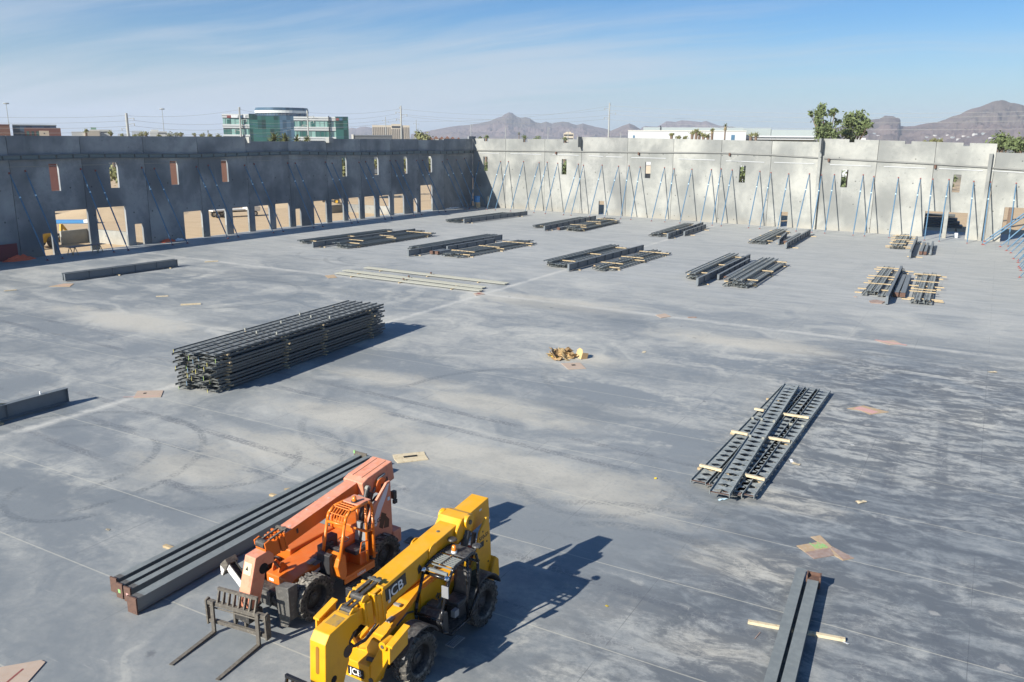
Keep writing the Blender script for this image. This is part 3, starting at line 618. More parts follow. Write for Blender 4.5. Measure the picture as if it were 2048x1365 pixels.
# ------------------------------------------------------------------ vegetation
def foliage(m, blobs, n, size, rn):
    tot = sum(b[3]**2 for b in blobs)
    for (cx, cy, cz, r_, sq) in blobs:
        for _ in range(max(6, int(n*r_*r_/tot))):
            p = Vector((cx+rn.gauss(0, .46)*r_, cy+rn.gauss(0, .46)*r_, cz+rn.gauss(0, .46)*r_*sq))
            a = Vector((rn.gauss(0, 1), rn.gauss(0, 1), rn.gauss(0, .7))).normalized(); b = a.orthogonal().normalized(); c = a.cross(b)
            s = size*rn.uniform(.5, 1.3); t = rn.uniform(0, 6.28); u1 = b*math.cos(t)+c*math.sin(t); u2 = a.cross(u1)
            m.add([p-u1*s, p+u2*s*.45, p+u1*s, p-u2*s*.45], [(0, 1, 2, 3)])
def tree(label, loc, blobs, n, size, leaf='leaf', trunks=((0, 0, 0, 0, .3),), group=None, cat='tree', name='tree', seed=1):
    rn = random.Random(seed); t = thing(name, label, cat, loc, 0, group)
    m = MB(); foliage(m, blobs, n, size, rn); m.build('crown', K[leaf], t)
    m = MB(); zb = min(b[2]-b[3]*b[4]*.4 for b in blobs)
    m.tube((0, 0, -.3), (0, 0, max(zb, .6)), .028*max(b[2] for b in blobs)+.06, 7, .02*max(b[2] for b in blobs)+.03)
    for b in blobs: m.tube((0, 0, max(zb, .6)*.8), (b[0], b[1], b[2]), .012*b[2]+.03, 6, .03)
    m.build('trunk', K['trunk'], t); return t
def blobtree(label, px, dist, ytop, wpx, leaf='leaf', n=260, seed=1, group=None, ybase=None, sq=.8):
    """single bush-like tree seen from afar: top at ytop, crown wpx wide"""
    loc = rng(px, dist); zt = zat(px, ytop, dist); w_ = wpx/CF*dist/2; rn = random.Random(seed)
    bl = []
    for k in range(6): bl.append((rn.uniform(-.55, .55)*w_, rn.uniform(-.5, .5)*w_, zt-w_*(.55+rn.uniform(0, .5)), w_*rn.uniform(.4, .62), sq))
    bl.append((rn.uniform(-.2, .2)*w_, 0, zt-w_*.5*sq, w_*.5, sq))
    return tree(label, loc, bl, n, max(.25, w_*.16), leaf, group=group, seed=seed)
def palm(label, px, dist, ytop, wpx, n=34, group=None, seed=1, dry=False):
    loc = rng(px, dist); zt = zat(px, ytop, dist); r_ = wpx/CF*dist/2; rn = random.Random(seed)
    t = thing('palm_tree', label, 'palm', loc, 0, group); zc = zt-r_*.75
    m = MB(); m.tube((0, 0, -.3), (0, 0, zc), .28, 8, .2); m.build('trunk', K['trunk'], t)
    m = MB()
    for i in range(n):
        az = rn.uniform(0, 6.28); el = rn.uniform(-.5, 1.35); ln = r_*rn.uniform(.85, 1.15); p = Vector((0, 0, zc)); d = Vector((math.cos(az)*math.cos(el), math.sin(az)*math.cos(el), math.sin(el)))
        sd = Vector((-math.sin(az), math.cos(az), 0)); prev = None
        for k in range(6):
            ww = (.16 if k else .05)*r_*(1-k/7); q = (p-sd*ww-Vector((0, 0, ww*.35)), p, p+sd*ww-Vector((0, 0, ww*.35)))
            if prev: m.add([*prev, *q], [(0, 1, 4, 3), (1, 2, 5, 4)])
            prev = q; p = p+d*ln/5; d = (d+Vector((0, 0, -.22))).normalized()
    m.build('crown', K['frond'], t)
    if dry:
        m = MB()
        for i in range(26):
            az = rn.uniform(0, 6.28); m.tube((0, 0, zc), (math.cos(az)*r_*.4, math.sin(az)*r_*.4, zc-r_*rn.uniform(.8, 1.5)), .05, 4, .12)
        m.build('dry_skirt', K['frond_dry'], t)
    return t

# big loose tree pair behind the back wall
D_ = 178
def B_(x, y, r, sq=.85):
    px, py = Z4(x, y); z = zat(px, py, D_); o = rng(px, D_)-rng(1655, D_); return (o.x, o.y+rnd.uniform(-2, 2), z, r*.26/CF*D_, sq)
tree('tall loose eucalyptus with a ragged open crown behind the back wall', rng(1655, D_), [B_(668, 125, 34), B_(640, 165, 36), B_(690, 165, 30), B_(655, 205, 34), B_(600, 160, 22), B_(588, 172, 12), B_(735, 160, 30), B_(762, 145, 22), B_(770, 215, 26), B_(690, 270, 50), B_(660, 300, 40), B_(740, 280, 48), B_(780, 300, 34), B_(700, 310, 40), B_(720, 235, 26), B_(650, 245, 26)], 1750, .38, 'leaf', seed=4, name='eucalyptus_tree')
D_ = 186
def B2_(x, y, r, sq=.85):
    px, py = Z4(x, y); z = zat(px, py, D_); o = rng(px, D_)-rng(1706, D_); return (o.x, o.y+rnd.uniform(-2, 2), z, r*.26/CF*D_, sq)
tree('dense dark eucalyptus leaning right beside the ragged one', rng(1706, D_), [B2_(870, 190, 46), B2_(930, 175, 38), B2_(850, 225, 46), B2_(900, 225, 46), B2_(960, 225, 40), B2_(1000, 240, 26), B2_(870, 290, 44), B2_(940, 280, 36), B2_(830, 290, 30), B2_(960, 290, 26), B2_(880, 330, 34)], 1900, .38, 'leaf', seed=8, name='eucalyptus_tree')
blobtree('round dark tree behind the wall at the right edge', 2006, 172, 266, 44, 'leaf', 900, 11)
blobtree('dark tree half cut off by the right edge of the picture', 2044, 165, 274, 40, 'leaf', 900, 12)
blobtree('leafy tree crown just above the second roof notch', 839, 330, 262, 40, 'leaf_olive', 900, 15)
def shrubs(lst, lab, group, leaf, dist, n=200):
    for i, (px, yt, w_) in enumerate(lst):
        blobtree(lab if isinstance(lab, str) else lab(i), px, dist*(1+.05*(i % 3)), yt, w_, leaf, n, 40+i, group)
shrubs([(173, 258, 11), (222, 262, 12), (283, 263, 16), (292, 262, 13), (342, 263, 16), (352, 265, 14), (362, 265, 10), (390, 266, 8), (405, 267, 10), (421, 267, 12), (436, 268, 14), (318, 268, 12), (270, 268, 10), (244, 268, 9)],
       lambda i: f'small round tree above the left wall, {ordn(i)} counted among the low rooftop trees', 'small trees above the left wall', 'leaf_olive', 300)
shrubs([(972, 270, 12), (1049, 270, 14), (1075, 271, 22), (1130, 273, 14), (961, 273, 10)], lambda i: f'low bushy tree above the back wall near the hills, {ordn(i)} planted', 'low trees above the back wall', 'leaf', 320)
shrubs([(1384, 262, 12), (1392, 258, 12), (1399, 262, 14), (1407, 266, 12), (1417, 266, 14), (1424, 258, 8), (1343, 266, 9), (1358, 271, 11), (1370, 272, 10)], lambda i: f'sparse shrub before the white warehouse, {ordn(i)} in the row', 'shrubs before the white warehouse', 'leaf_olive', 225, 130)
shrubs([(1501, 266, 12), (1512, 265, 14), (1581, 262, 16), (1872, 275, 14), (1884, 276, 12), (1864, 279, 10), (1850, 281, 9)], lambda i: f'small tree over the back wall on the right, {ordn(i)} along', 'small trees over the right part of the wall', 'leaf_olive', 260, 150)
for i, (px, yt, w_) in enumerate([(548, 268, 30), (570, 268, 30), (593, 272, 24), (613, 272, 20)]):
    palm(f'bushy palm crown before the glass office block, {ordn(i)} in the row', px, 205, yt, w_, 60, 'palms before the glass office block', 60+i)
palm('tall thin palm with a dry skirt before the white warehouse', 1449.5, 250, 247, 12, 30, None, 71, True)
palm('shaggy short palm left of the tall thin palm', 1424, 245, 256, 10, 26, None, 72, True)
palm('small palm on the skyline at the foot of the hills', 1038, 420, 264, 8, 22, None, 73)
palm('tiny palm on the skyline left of the glass office block', 417, 600, 261, 6, 18, 'tiny skyline palms', 74)
palm('tiny shorter palm on the skyline beside another tiny palm', 408, 620, 265, 6, 18, 'tiny skyline palms', 75)

# ------------------------------------------------------------------ buildings beyond the walls
K['bglass'] = mat('green_tinted_glass', (.012, .06, .055), .3, .5, .35, spec=.8)
K['bglass_blue'] = mat('blue_tinted_glass', (.04, .085, .13), .25, .3, .12, spec=.7)
K['band'] = mat('white_spandrel', (.62, .63, .60), .6, .05, 1)
K['beige'] = mat('beige_render', (.50, .43, .33), .8, .08, .3)
K['paleb'] = mat('pale_render', (.55, .54, .49), .8, .08, .3)
K['whiteb'] = mat('white_warehouse_render', (.50, .52, .53), .7, .05, .2)
K['greyb'] = mat('grey_green_render', (.30, .335, .325), .8, .06, .2)
K['brick'] = mat('red_brown_brick', (.17, .075, .06), .85, .15, .6)
K['browns'] = mat('brown_panel', (.19, .095, .065), .8, .1, .5)
K['darkwin'] = mat('dark_window', (.03, .035, .04), .2, .3, .5, spec=.8)
K['greenroof'] = mat('green_roof', (.16, .28, .21), .6, .1, .5)
K['roofgrey'] = mat('grey_roof', (.10, .11, .12), .7, .1, .5)
def panes_mat(name='office_window_panes', ca=(.03, .12, .10), cb=(.28, .46, .40), ro=.25):
    m, n, b, t = pbsdf(name)
    P = n.n('ShaderNodeTexCoord').outputs['Object']
    x, y, z = n.n('ShaderNodeSeparateXYZ', {0: P}).outputs
    cell = n.n('ShaderNodeCombineXYZ', {0: n.m('FLOOR', n.m('MULTIPLY', n.m('ADD', x, n.m('MULTIPLY', y, .7)), .55)), 1: n.m('FLOOR', n.m('MULTIPLY', z, .24)), 2: 0.}).outputs[0]
    wn = n.n('ShaderNodeTexWhiteNoise', {'Vector': cell}).outputs[0]
    c = n.mix(n.ss(wn, .1, .75), ca, cb); setin(n, b, 'Base Color', c); b.inputs['Roughness'].default_value = ro; b.inputs['Specular IOR Level'].default_value = .6
    return m
K['panes'] = panes_mat()
K['bglass'] = panes_mat('dark_green_panes', (.006, .035, .030), (.03, .12, .10), .35)
K['bglass_blue'] = panes_mat('blue_panes', (.03, .065, .10), (.07, .13, .19), .35)

K['hotelwin'] = mat('hotel_window', (.14, .12, .10), .5, .5, .5)
K['toilet'] = mat('blue_plastic', (.06, .24, .50), .5, .1, 2)
class Bld:
    """a box building given by the pixels of its left and right ends; local x along the front, y away from the camera"""
    def __init__(s, name, label, cat, x0, x1, dist, group=None, skew=0):
        a, b = rng(x0, dist), rng(x1, dist*(1+skew)); s.w = (b-a).length; s.dist = dist; s.x0, s.x1 = x0, x1
        s.t = thing(name, label, cat, a, math.atan2((b-a).y, (b-a).x), group)
    def z(s, py, px=None): return zat(px or (s.x0+s.x1)/2, py, s.dist)
    def u(s, px): return (px-s.x0)/(s.x1-s.x0)*s.w
    def box(s, name, mt, u0, u1, y0, y1, z0, z1, parent=None): return MB().box((u0, y0, z0), (u1, y1, z1)).build(name, mt, parent or s.t)

# glass office block
b = Bld('office_building', 'green glass office block with white bands and a round blue glass drum on top', 'building', 448, 697, 420)
zt, zr = b.z(231), b.z(233.5)
def banded(u0, u1, y0, ztop, name='wing_wall', n=6, mt='panes'):
    wl = b.box(name, K['panes'], u0, u1, y0, y0+30, 0, ztop-.5); fh = 4.6
    m = MB()
    for k in range(n):
        z1 = ztop-k*fh; m.box((u0-.25, y0-.28, z1-1.7), (u1+.25, y0+30.2, z1))
    m.build('spandrel', K['band'], wl)
    m = MB()
    for k in range(n):
        z1 = ztop-k*fh; m.box((u0-.3, y0-.36, z1-.95), (u1+.3, y0-.27, z1-.75)); m.box((u0-.02, y0-.05, z1-2.1), (u1+.02, y0-.005, z1-1.7))
    m.build('painted_shadow_line', K['roofgrey'], wl)  # dark strips paint shade lines on and under each white band
    m = MB(); u = u0+1
    while u < u1: m.box((u, y0-.1, 0), (u+.12, y0-.02, ztop-1.75)); u += 2.1
    m.build('mullion', K['steel'], wl); return wl
wl = banded(0, b.u(501), 0, zt+.3); banded(b.u(588), b.u(671), -2, zr)
for (ua, ub, y0, zz) in ((b.u(499), b.u(511), -.6, zt+.5), (b.u(511), b.u(559), -1.2, zt-.2), (b.u(671), b.u(697), -2.4, zr+.2)):
    wl = b.box('glass_bay', K['bglass'], ua, ub, y0, y0+31, 0, zz)
    for k in range(6): MB().box((ua-.05, y0-.1, zz-.3-k*4.6), (ub+.05, y0-.01, zz-.05-k*4.6)).build('floor_line', K['bglass_blue'], wl)
b.box('glass_bay', K['bglass_blue'], b.u(559), b.u(588.5), -1.6, 28, 0, zr+.3)
b.box('corner_fin', K['void'], b.u(656.6), b.u(658.2), -2.9, -2.3, 0, zr+.4); b.box('corner_fin', K['void'], b.u(485.3), b.u(486.6), -.7, -.3, 0, zt)
cu, cr = b.u(564), b.w*(618-510)/(697-448)/2; zd = b.z(215)
dm = MB().lathe([(0, zd), (cr, zd), (cr, zd-.5), (cr+.25, zd-.5), (cr+.25, zd-1.2), (cr, zd-1.2), (cr, zt-2)], 48, 'z', (cu, 16, 0)).build('glass_drum', K['bglass_blue'], b.t)
MB().lathe([(cr+.02, zd-1.3), (cr+.4, zd-1.3), (cr+.4, zd-2.5), (cr+.02, zd-2.5)], 48, 'z', (cu, 16, 0)).build('drum_band', K['band'], dm)
m = MB()
for k in range(48):
    a = 2*math.pi*k/48; m.tube((cu+(cr+.05)*math.cos(a), 16+(cr+.05)*math.sin(a), zt-1), (cu+(cr+.05)*math.cos(a), 16+(cr+.05)*math.sin(a), zd-2.5), .09, 4)
m.build('mullion', K['steel'], dm)
for (px, wd, mt) in ((460.5, 8, 'red'), (471, 13, 'white'), (484, 5, 'blue'), (489, 7, 'white')):
    b.box('roof_sign', K[mt], b.u(px-wd/2), b.u(px+wd/2), -.45, -.3, zt-1.45, zt-.35)
for (px, wd, mt) in ((675, 6, 'red'), (682, 6, 'blue')):
    b.box('roof_sign', K[mt], b.u(px-wd/2), b.u(px+wd/2), -2.6, -2.42, zr-1.6, zr-.5)

# tower hotel
b = Bld('hotel_building', 'distant beige high-rise hotel with a grid of small windows', 'building', 745, 819.5, 900)
z0, z1 = b.z(251), b.z(248.5)
wl = b.box('wall', K['beige'], 0, b.w, 0, 18, 0, z0); wl2 = b.box('wall', K['beige'], b.u(783), b.u(803), -1, 19, 0, z1)
b.box('window_band', K['darkwin'], b.u(784), b.u(802), -1.15, -1.01, z1-4, z1-2)
for k in range(20):
    u = b.w*(k+.5)/20; px_ = b.x0+u/b.w*(b.x1-b.x0); mid_ = 783 < px_ < 803
    MB().box((u-.55, -1.2 if mid_ else -.15, 0), (u+.55, -1.01 if mid_ else -.01, (z1-5 if mid_ else z0-2.0))).build('window_strip', K['hotelwin'], wl)
# long grey roof right of the office
b = Bld('low_building', 'low dark grey roof right of the glass office block', 'building', 703, 784, 330)
b.box('wall', K['roofgrey'], 0, b.w, 0, 20, 0, b.z(270.5)); b.box('parapet', K['paleb'], 0, b.w*.05, -.3, 20, 0, b.z(269.5)); b.box('fascia', K['steel'], b.w*.05, b.w, -.2, -.01, b.z(273), b.z(272))
# houses
for i, (x0, x1, yt) in enumerate([(857, 866, 275), (867, 877, 273.5), (878, 889, 274.5), (890, 899, 273.2), (900, 911, 275), (912, 922, 276)]):
    b = Bld('small_house', f'small pale house with a red roof on the skyline, {ordn(i)} of its row', 'house', x0, x1, 380+8*(i % 3), 'small houses on the skyline')
    zz = b.z(yt); b.box('wall', K['paleb'], 0, b.w, 0, 8, 0, zz-1.0); MB().prism([(-.2, zz-1), (b.w+.2, zz-1), (b.w/2, zz+.25)], -.3, 8.3, 'y').build('roof', K['browns'], b.t)
    m = MB()
    for k in range(2): m.box((b.w*(.25+.4*k), -.06, zz-2.6), (b.w*(.25+.4*k)+.7, -.005, zz-1.6))
    m.build('window', K['darkwin'], b.t)
b = Bld('office_building', 'small tan mid-rise with ribbon windows in front of the hills', 'building', 1127, 1147, 620)
zz = b.z(266.5); wl = b.box('wall', K['beige'], 0, b.w, 0, 10, 0, zz); b.box('penthouse', K['beige'], b.w*.2, b.w*.75, 1, 8, zz, zz+.8)
m = MB()
for k in range(3): m.box((b.w*.05, -.08, zz-2-k*2.6), (b.w*.95, -.005, zz-1-k*2.6))
m.build('window', K['darkwin'], wl)
# white warehouse: long low front, grey upper storey behind
b = Bld('warehouse', 'long white warehouse with a grey upper storey behind the back wall', 'building', 1256, 1492, 262, skew=.0)
zz = b.z(262.5, 1300); wl = b.box('wall', K['whiteb'], 0, b.w, 0, 30, 0, zz); b.box('upper_wall', K['greyb'], b.u(1284), b.u(1490), 8, 40, 0, b.z(254.5, 1330))
b.box('parapet_cap', K['paleb'], -.1, b.w+.1, -.15, .1, zz, zz+.25); b.box('door', K['blue'], b.u(1463), b.u(1470), -.05, -.005, 8, zz-1); b.box('wall_sign', K['blue'], b.u(1266), b.u(1270), -.06, -.005, zz-2.1, zz-1.3)
b.box('roof_vent', K['darkwin'], b.u(1319), b.u(1321), 7.8, 9, b.z(257.5, 1320)-.4, b.z(254.5, 1320)+.5)
b = Bld('warehouse', 'pale grey stepped warehouse right of the long white one', 'building', 1470, 1632, 285)
b.box('wall', K['greyb'], 0, b.u(1542), 0, 30, 0, b.z(257, 1500)); b.box('wall', K['greyb'], b.u(1543), b.w, -1, 30, 0, b.z(260, 1590)); b.box('canopy', K['whiteb'], b.u(1490), b.w, -6, -1.2, b.z(279.5, 1560), b.z(272, 1560)); b.box('door_strip', K['darkwin'], b.u(1500), b.w, -6.3, -6.02, b.z(276.5, 1560), b.z(275, 1560))
b = Bld('low_building', 'low white roof edge right of the dark eucalyptus', 'building', 1690, 1732, 270)
b.box('wall', K['whiteb'], 0, b.w, 0, 20, 0, b.z(276.5)); b.box('parapet_cap', K['paleb'], -.1, b.w+.1, -.1, .3, b.z(276.5), b.z(276))
for i, (x, y, w_) in enumerate([(1748, 268, 6), (1756, 272, 5), (1853, 275.5, 7), (1870, 272, 5), (1880, 278, 6), (1895, 271, 5), (1905, 276, 7), (1928, 273, 6), (1938, 275, 5), (1950, 270, 8), (1968, 268, 9), (1982, 277, 6), (1994, 271, 6), (1917, 279, 6)]):
    hit = RED.ray_cast(Vector((0, 0, CH)), ray(x, y).normalized())[0]
    if hit is None: continue
    k = hit.length/CF; wd = w_*k*.7; hh = wd*.33
    t = thing('hillside_house', f'pale villa on the lower slope of the red hill, {ordn(i)} counted from the left', 'house', hit, math.atan2(_r0.y, _r0.x)+rnd.uniform(-.3, .3), 'pale villas on the red hill')
    MB().box((-wd/2, -4, -8), (wd/2, 6, hh)).build('wall', K['paleb' if i % 2 else 'greyb'], t); MB().box((-wd*.3, -4.5, hh), (wd*.52, 5, hh*1.25)).build('roof', K['browns' if i % 3 else 'paleb'], t)
# left skyline
b = Bld('brick_building', 'plain brown brick block at the left edge of the skyline', 'building', -30, 22, 330)
b.box('wall', K['browns'], 0, b.w, 0, 18, 0, b.z(250.5)); b.box('coping', K['brick'], -.1, b.w+.1, -.1, 18, b.z(250.5), b.z(250.5)+.25)
b = Bld('brick_building', 'dark red brick building with a teal glass upper storey on the left skyline', 'building', 27, 123, 340)
zz = b.z(256); wl = b.box('wall', K['brick'], b.u(50), b.w, 0, 22, 0, zz); b.box('glass_storey', K['bglass_blue'], 0, b.u(115), 2, 24, 0, b.z(251)); b.box('roof_edge', K['greyb'], 0, b.u(116), 1.8, 2, b.z(251)-.1, b.z(251)+.25); b.box('penthouse', K['browns'], b.u(60), b.u(86), 6, 14, b.z(251), b.z(249.5))
m = MB()
for k in range(3): m.box((b.u(54+k*9.5), -.08, zz-2.6), (b.u(59+k*9.5), -.005, zz-1.2))
m.build('window', K['bglass'], wl)
b = Bld('low_building', 'small beige block with one dark window before the red brick building', 'building', 79.5, 99, 300); b.box('wall', K['beige'], 0, b.w, 0, 6, 0, b.z(262)); b.box('window', K['darkwin'], b.w*.45, b.w*.58, -.05, -.005, b.z(268.5), b.z(266))
b = Bld('low_building', 'low cream building with a green roof turret on the left skyline', 'building', 144, 225, 380)
b.box('wall', K['paleb'], 0, b.u(170), 0, 15, 0, b.z(264)); b.box('wall', K['beige'], b.u(170), b.u(200), -1, 15, 0, b.z(262)); b.box('wall', K['paleb'], b.u(180), b.w, 3, 16, 0, b.z(259.5)); b.box('turret_roof', K['greenroof'], b.u(183), b.u(194), 4, 10, b.z(259.5), b.z(255)); b.box('window', K['darkwin'], b.u(203), b.u(220), 2.9, 2.99, b.z(265), b.z(263.5))
b = Bld('low_building', 'low white building group right of the thick pole', 'building', 236, 335, 400)
b.box('wall', K['whiteb'], 0, b.u(260), 0, 10, 0, b.z(268)); b.box('wall', K['whiteb'], b.u(264), b.u(285), 2, 12, 0, b.z(262)); b.box('wall', K['paleb'], b.u(300), b.w, 0, 14, 0, b.z(263)); b.box('wall', K['paleb'], b.u(303), b.u(318), 1, 10, b.z(263), b.z(259.5)); b.box('window', K['darkwin'], b.u(316), b.u(333), -.1, -.01, b.z(267), b.z(265.5))

# ------------------------------------------------------------------ poles and wires
K['pole'] = mat('weathered_pole', (.34, .35, .33), .6, .1, .5)
PT = {}
def pole(key, label, px, dist, ytop, r0, arms=(), name='utility_pole', cat='pole', group='steel power poles', r1=None):
    loc = rng(px, dist); h = zat(px, ytop, dist); t = thing(name, label, cat, loc, 0, group)
    MB().tube((0, 0, -.3), (0, 0, h), r0, 10, r1 or r0*.72).build('pole_shaft', K['pole'], t)
    side = Vector((_r0.x, _r0.y, 0)); PT[key] = []
    for (py, s_) in arms:
        z = zat(px, py, dist); e = side*s_
        MB().tube((0, 0, z), (e.x, e.y, z+.25), .09, 6, .05).tube((e.x, e.y, z+.3), (e.x, e.y, z-.35), .11, 6).build('insulator_arm', K['pole'], t)
        PT[key].append(loc+e+Vector((0, 0, z-.35)))
    return t
pole('a', 'thick steel power pole left of the glass office block', 257, 240, 227, .42, [(229, -.2), (238.5, 1.8), (249.5, 1.8), (259, -1.5)])
pole('b', 'tall power pole in front of the left end of the glass office', 482.3, 250, 215, .32, [(217, .2), (241, 1.8), (252.5, 1.8), (262, -1.5)])
pole('c', 'light power pole in front of the right wing of the glass office', 617, 262, 222, .27, [(223, -.2), (234, 1.8), (244, 1.8), (252, -1.5)])
pole('d', 'tallest dark power pole right of the hotel with stacked arms', 803, 280, 212, .33, [(216, -.4), (226, -1.6), (231, 1.9), (240, -1.5)])
pole('e', 'tall power pole standing left of the white warehouse', 1217, 300, 206, .36, [(218.5, -1.6), (227.5, 2.2), (237, -1.7), (210, .2)], r1=.2)
pole('f', 'thin pole before the hotel', 772, 420, 234, .22, [(242, -1.4), (244, 1.4)])
pole('g', 'thin pole right of the hotel over a leafy tree', 833, 460, 240, .22, [(248, -1.4), (249, 1.4)])
for i, (px, yt) in enumerate([(942, 248), (1011, 254), (1096, 255), (1136, 259.5), (1241, 266)]):
    pole('h%d' % i, f'thin pale pole before the jagged hills, {ordn(i)} counted from the left', px, 430+15*i, yt, .22, [(yt+3, .8)], group='thin poles before the hills')
for i, (px, yt, lab) in enumerate([(20, 207, 'slender highway light mast at the left edge of the sky'), (328, 218, 'slender highway light mast between the thick pole and the glass office')]):
    t = pole('m%d' % i, lab, px+1, 420, yt, .2, [], 'light_mast', 'light mast', 'highway light masts', .1)
    z = zat(px, yt, 420); MB().lathe([(0, .2), (1.0, .1), (1.2, -.2), (.9, -.35), (0, -.3)], 12, 'z', (0, 0, z)).build('lamp_ring', K['pole'], t)
def wire(p, q, sag, label, group='power lines strung between the poles', r=.028):
    m = MB(); n = 10; pts = []
    for i in range(n+1):
        t = i/n; v = p.lerp(q, t); v.z -= sag*4*t*(1-t); pts.append(v)
    m.pipe(pts, r, 4); tag(m.build('power_line', K['pole']), label, 'power line', group)
def off(px, py, dist): v = rng(px, dist); v.z = zat(px, py, dist); return v
for i, (pa, yl) in enumerate(zip(PT['a'], (229, 241.5, 251.5, 261))): wire(off(-120, yl+1, 235), pa, .6, f'{ordn(i)} wire from the top running left from the thick steel pole')
for (ka, kb, nm) in (('a', 'b', 'thick steel pole and the glass office'), ('b', 'c', 'two poles before the glass office'), ('c', 'd', 'glass office and the tallest dark pole'), ('d', 'e', 'tallest dark pole and the warehouse pole')):
    for i, (pa, pb) in enumerate(zip(PT[ka], PT[kb])): wire(pa, pb, .9 if ka != 'd' else 1.8, f'{ordn(i)} power line strung between the {nm}')
for i, (pa, y1) in enumerate(zip(PT['e'], (227.5, 238, 255, 219))): wire(pa, off(2160, y1+1, 225), 1.6, f'{ordn(i)} power line running right from the warehouse pole over the red hill')

# ------------------------------------------------------------------ yard seen through the openings of the left wall
K['dirtpile'] = mat('pale_dirt', (.50, .375, .23), .95, .15, .6)
def mound(label, px, py, rx, ry, h, seed):
    c = at(px, py, -.3); vs = []; n, k = 28, 9; rn = random.Random(seed)
    for j in range(k):
        for i in range(n):
            a = 2*math.pi*i/n; r_ = j/(k-1); q = Vector((math.cos(a)*r_*2+seed, math.sin(a)*r_*2, 0))
            vs.append((c.x+rx*r_*math.cos(a)*(1+.15*mn.noise(q)), c.y+ry*r_*math.sin(a), -.32+h*(1-r_)**1.1*(1+.4*mn.noise(q*1.7))))
    fs = [(j*n+i, j*n+(i+1) % n, (j+1)*n+(i+1) % n, (j+1)*n+i) for j in range(k-1) for i in range(n)]
    tag(MB().add(vs, fs).build('dirt_mound', K['dirtpile'], smooth=True), label, 'dirt mound', 'dirt mounds in the yard')
mound('broad pale dirt mound behind the second wide dock opening', 232, 432, 10, 14, 3.0, 2)
mound('low dirt mound behind the middle dock openings', 600, 408, 9, 12, 2.0, 5)
def lowwall(label, x0, x1, yb, h, d=4):
    a = at(x0, yb, -.3); b = Vector((-97.2, a.y+.3, -.3)); v = (b-a); u = v.normalized(); s = Vector((-u.y, u.x, 0))
    m = MB().beam(a+Vector((0, 0, h/2-.1)), b+Vector((0, 0, h/2-.1)), .3, h); m.beam(a-s*d+Vector((0, 0, h/2-.1)), a-s*.15+Vector((0, 0, h/2-.1)), .3, h-.004)
    tag(m.build('low_wall', K['wallB']), label, 'low wall', 'low concrete dock walls')
lowwall('low concrete retaining wall behind the second wide dock opening', 178, 282, 484, 1.9)
lowwall('low concrete retaining wall behind the middle right openings', 690, 806, 424, 1.6)
# wheels for the yard vehicles
def yard_wheel(t, x, y, r, wd, rim):
    wh = MB().lathe([(r*.5, -wd/2), (r*.95, -wd/2), (r, -wd*.35), (r, wd*.35), (r*.95, wd/2), (r*.5, wd/2)], 20, 'y').build('wheel', K['rubber'], t); wh.location = (x, y, r)
    MB().lathe([(0, -wd*.3), (r*.52, -wd*.4), (r*.52, wd*.4), (0, wd*.3)], 16, 'y').build('rim', rim, wh); return wh
K['mach_white'] = mat('white_truck_paint', (.62, .60, .55), .5, .08, 2, dust=.4)
K['mach_yellow'] = mat('yard_machine_yellow', (.62, .36, .03), .5, .1, 2, dust=.3)
c = at(470, 434, -.3); t = thing('flatbed_truck', 'white flatbed truck parked in the dirt yard, seen through the middle dock openings', 'truck', (c.x, c.y, -.3), R(68))
MB().box((-4.2, -.35, .85), (4.2, .35, 1.1)).build('chassis', K['grimy_dark'], t); MB().box((-4.3, -1.2, 1.15), (1.6, 1.2, 1.4)).build('flatbed', K['mach_white'], t, bev=.03)
MB().prism([(1.9, .9), (4.3, .9), (4.4, 1.7), (3.7, 1.8), (3.2, 2.7), (1.9, 2.7)], -1.15, 1.15, 'y').build('cab', K['mach_white'], t, bev=.05); MB().box((3.0, -1.0, 1.9), (3.55, 1.0, 2.4)).build('windscreen', K['darkwin'], t)
for x in (-3.4, -2.1, 3.3):
    for y in (-1.05, 1.05): yard_wheel(t, x, y, .52, .4, K['mach_white'])
c = at(88, 497, -.3); t = thing('wheel_loader', 'yellow wheel loader partly hidden behind the leftmost openings', 'loader', (c.x-.6, c.y-.6, -.3), R(-80))
MB().prism([(-2.6, .7), (-.2, .7), (-.2, 1.6), (-1.0, 2.0), (-2.6, 1.9)], -.8, .8, 'y').build('body', K['mach_yellow'], t, bev=.05)
MB().box((-.4, -.7, 1.0), (.9, .7, 1.9)).build('body', K['mach_yellow'], t, bev=.05); MB().prism([(.1, 1.9), (1.0, 1.9), (.9, 3.1), (.15, 3.1)], -.65, .65, 'y').build('cab', K['darkwin'], t)
MB().box((0, -.75, 3.1), (1.05, .75, 3.22)).build('cab_roof', K['mach_yellow'], t); MB().beam((.9, .5, 1.5), (3.0, .5, .9), .16, .3).beam((.9, -.5, 1.5), (3.0, -.5, .9), .16, .3).build('lift_arm', K['mach_yellow'], t)
MB().prism([(3.0, .3), (3.9, .25), (4.0, .4), (3.3, .55), (3.2, 1.3), (3.0, 1.35)], -1.2, 1.2, 'y').build('bucket', K['mach_yellow'], t)
for x in (-1.6, 1.4):
    for y in (-1.05, 1.05): yard_wheel(t, x, y, .72, .5, K['mach_yellow'])
c = at(122, 484, -.3); t = thing('backhoe', 'yellow digger arm folded up behind the first wide opening', 'digger', (c.x, c.y, -.3), R(100)); t.scale = (.75, .75, .95)
MB().box((-1.4, -.5, .5), (.6, .5, 1.2)).build('body', K['grimy_dark'], t, bev=.04); MB().beam((.2, 0, .9), (.5, 0, 2.5), .35, .5).build('boom', K['mach_yellow'], t, bev=.03); MB().beam((.5, 0, 2.4), (1.5, 0, 1.4), .3, .4).build('dipper_arm', K['mach_yellow'], t, bev=.03)
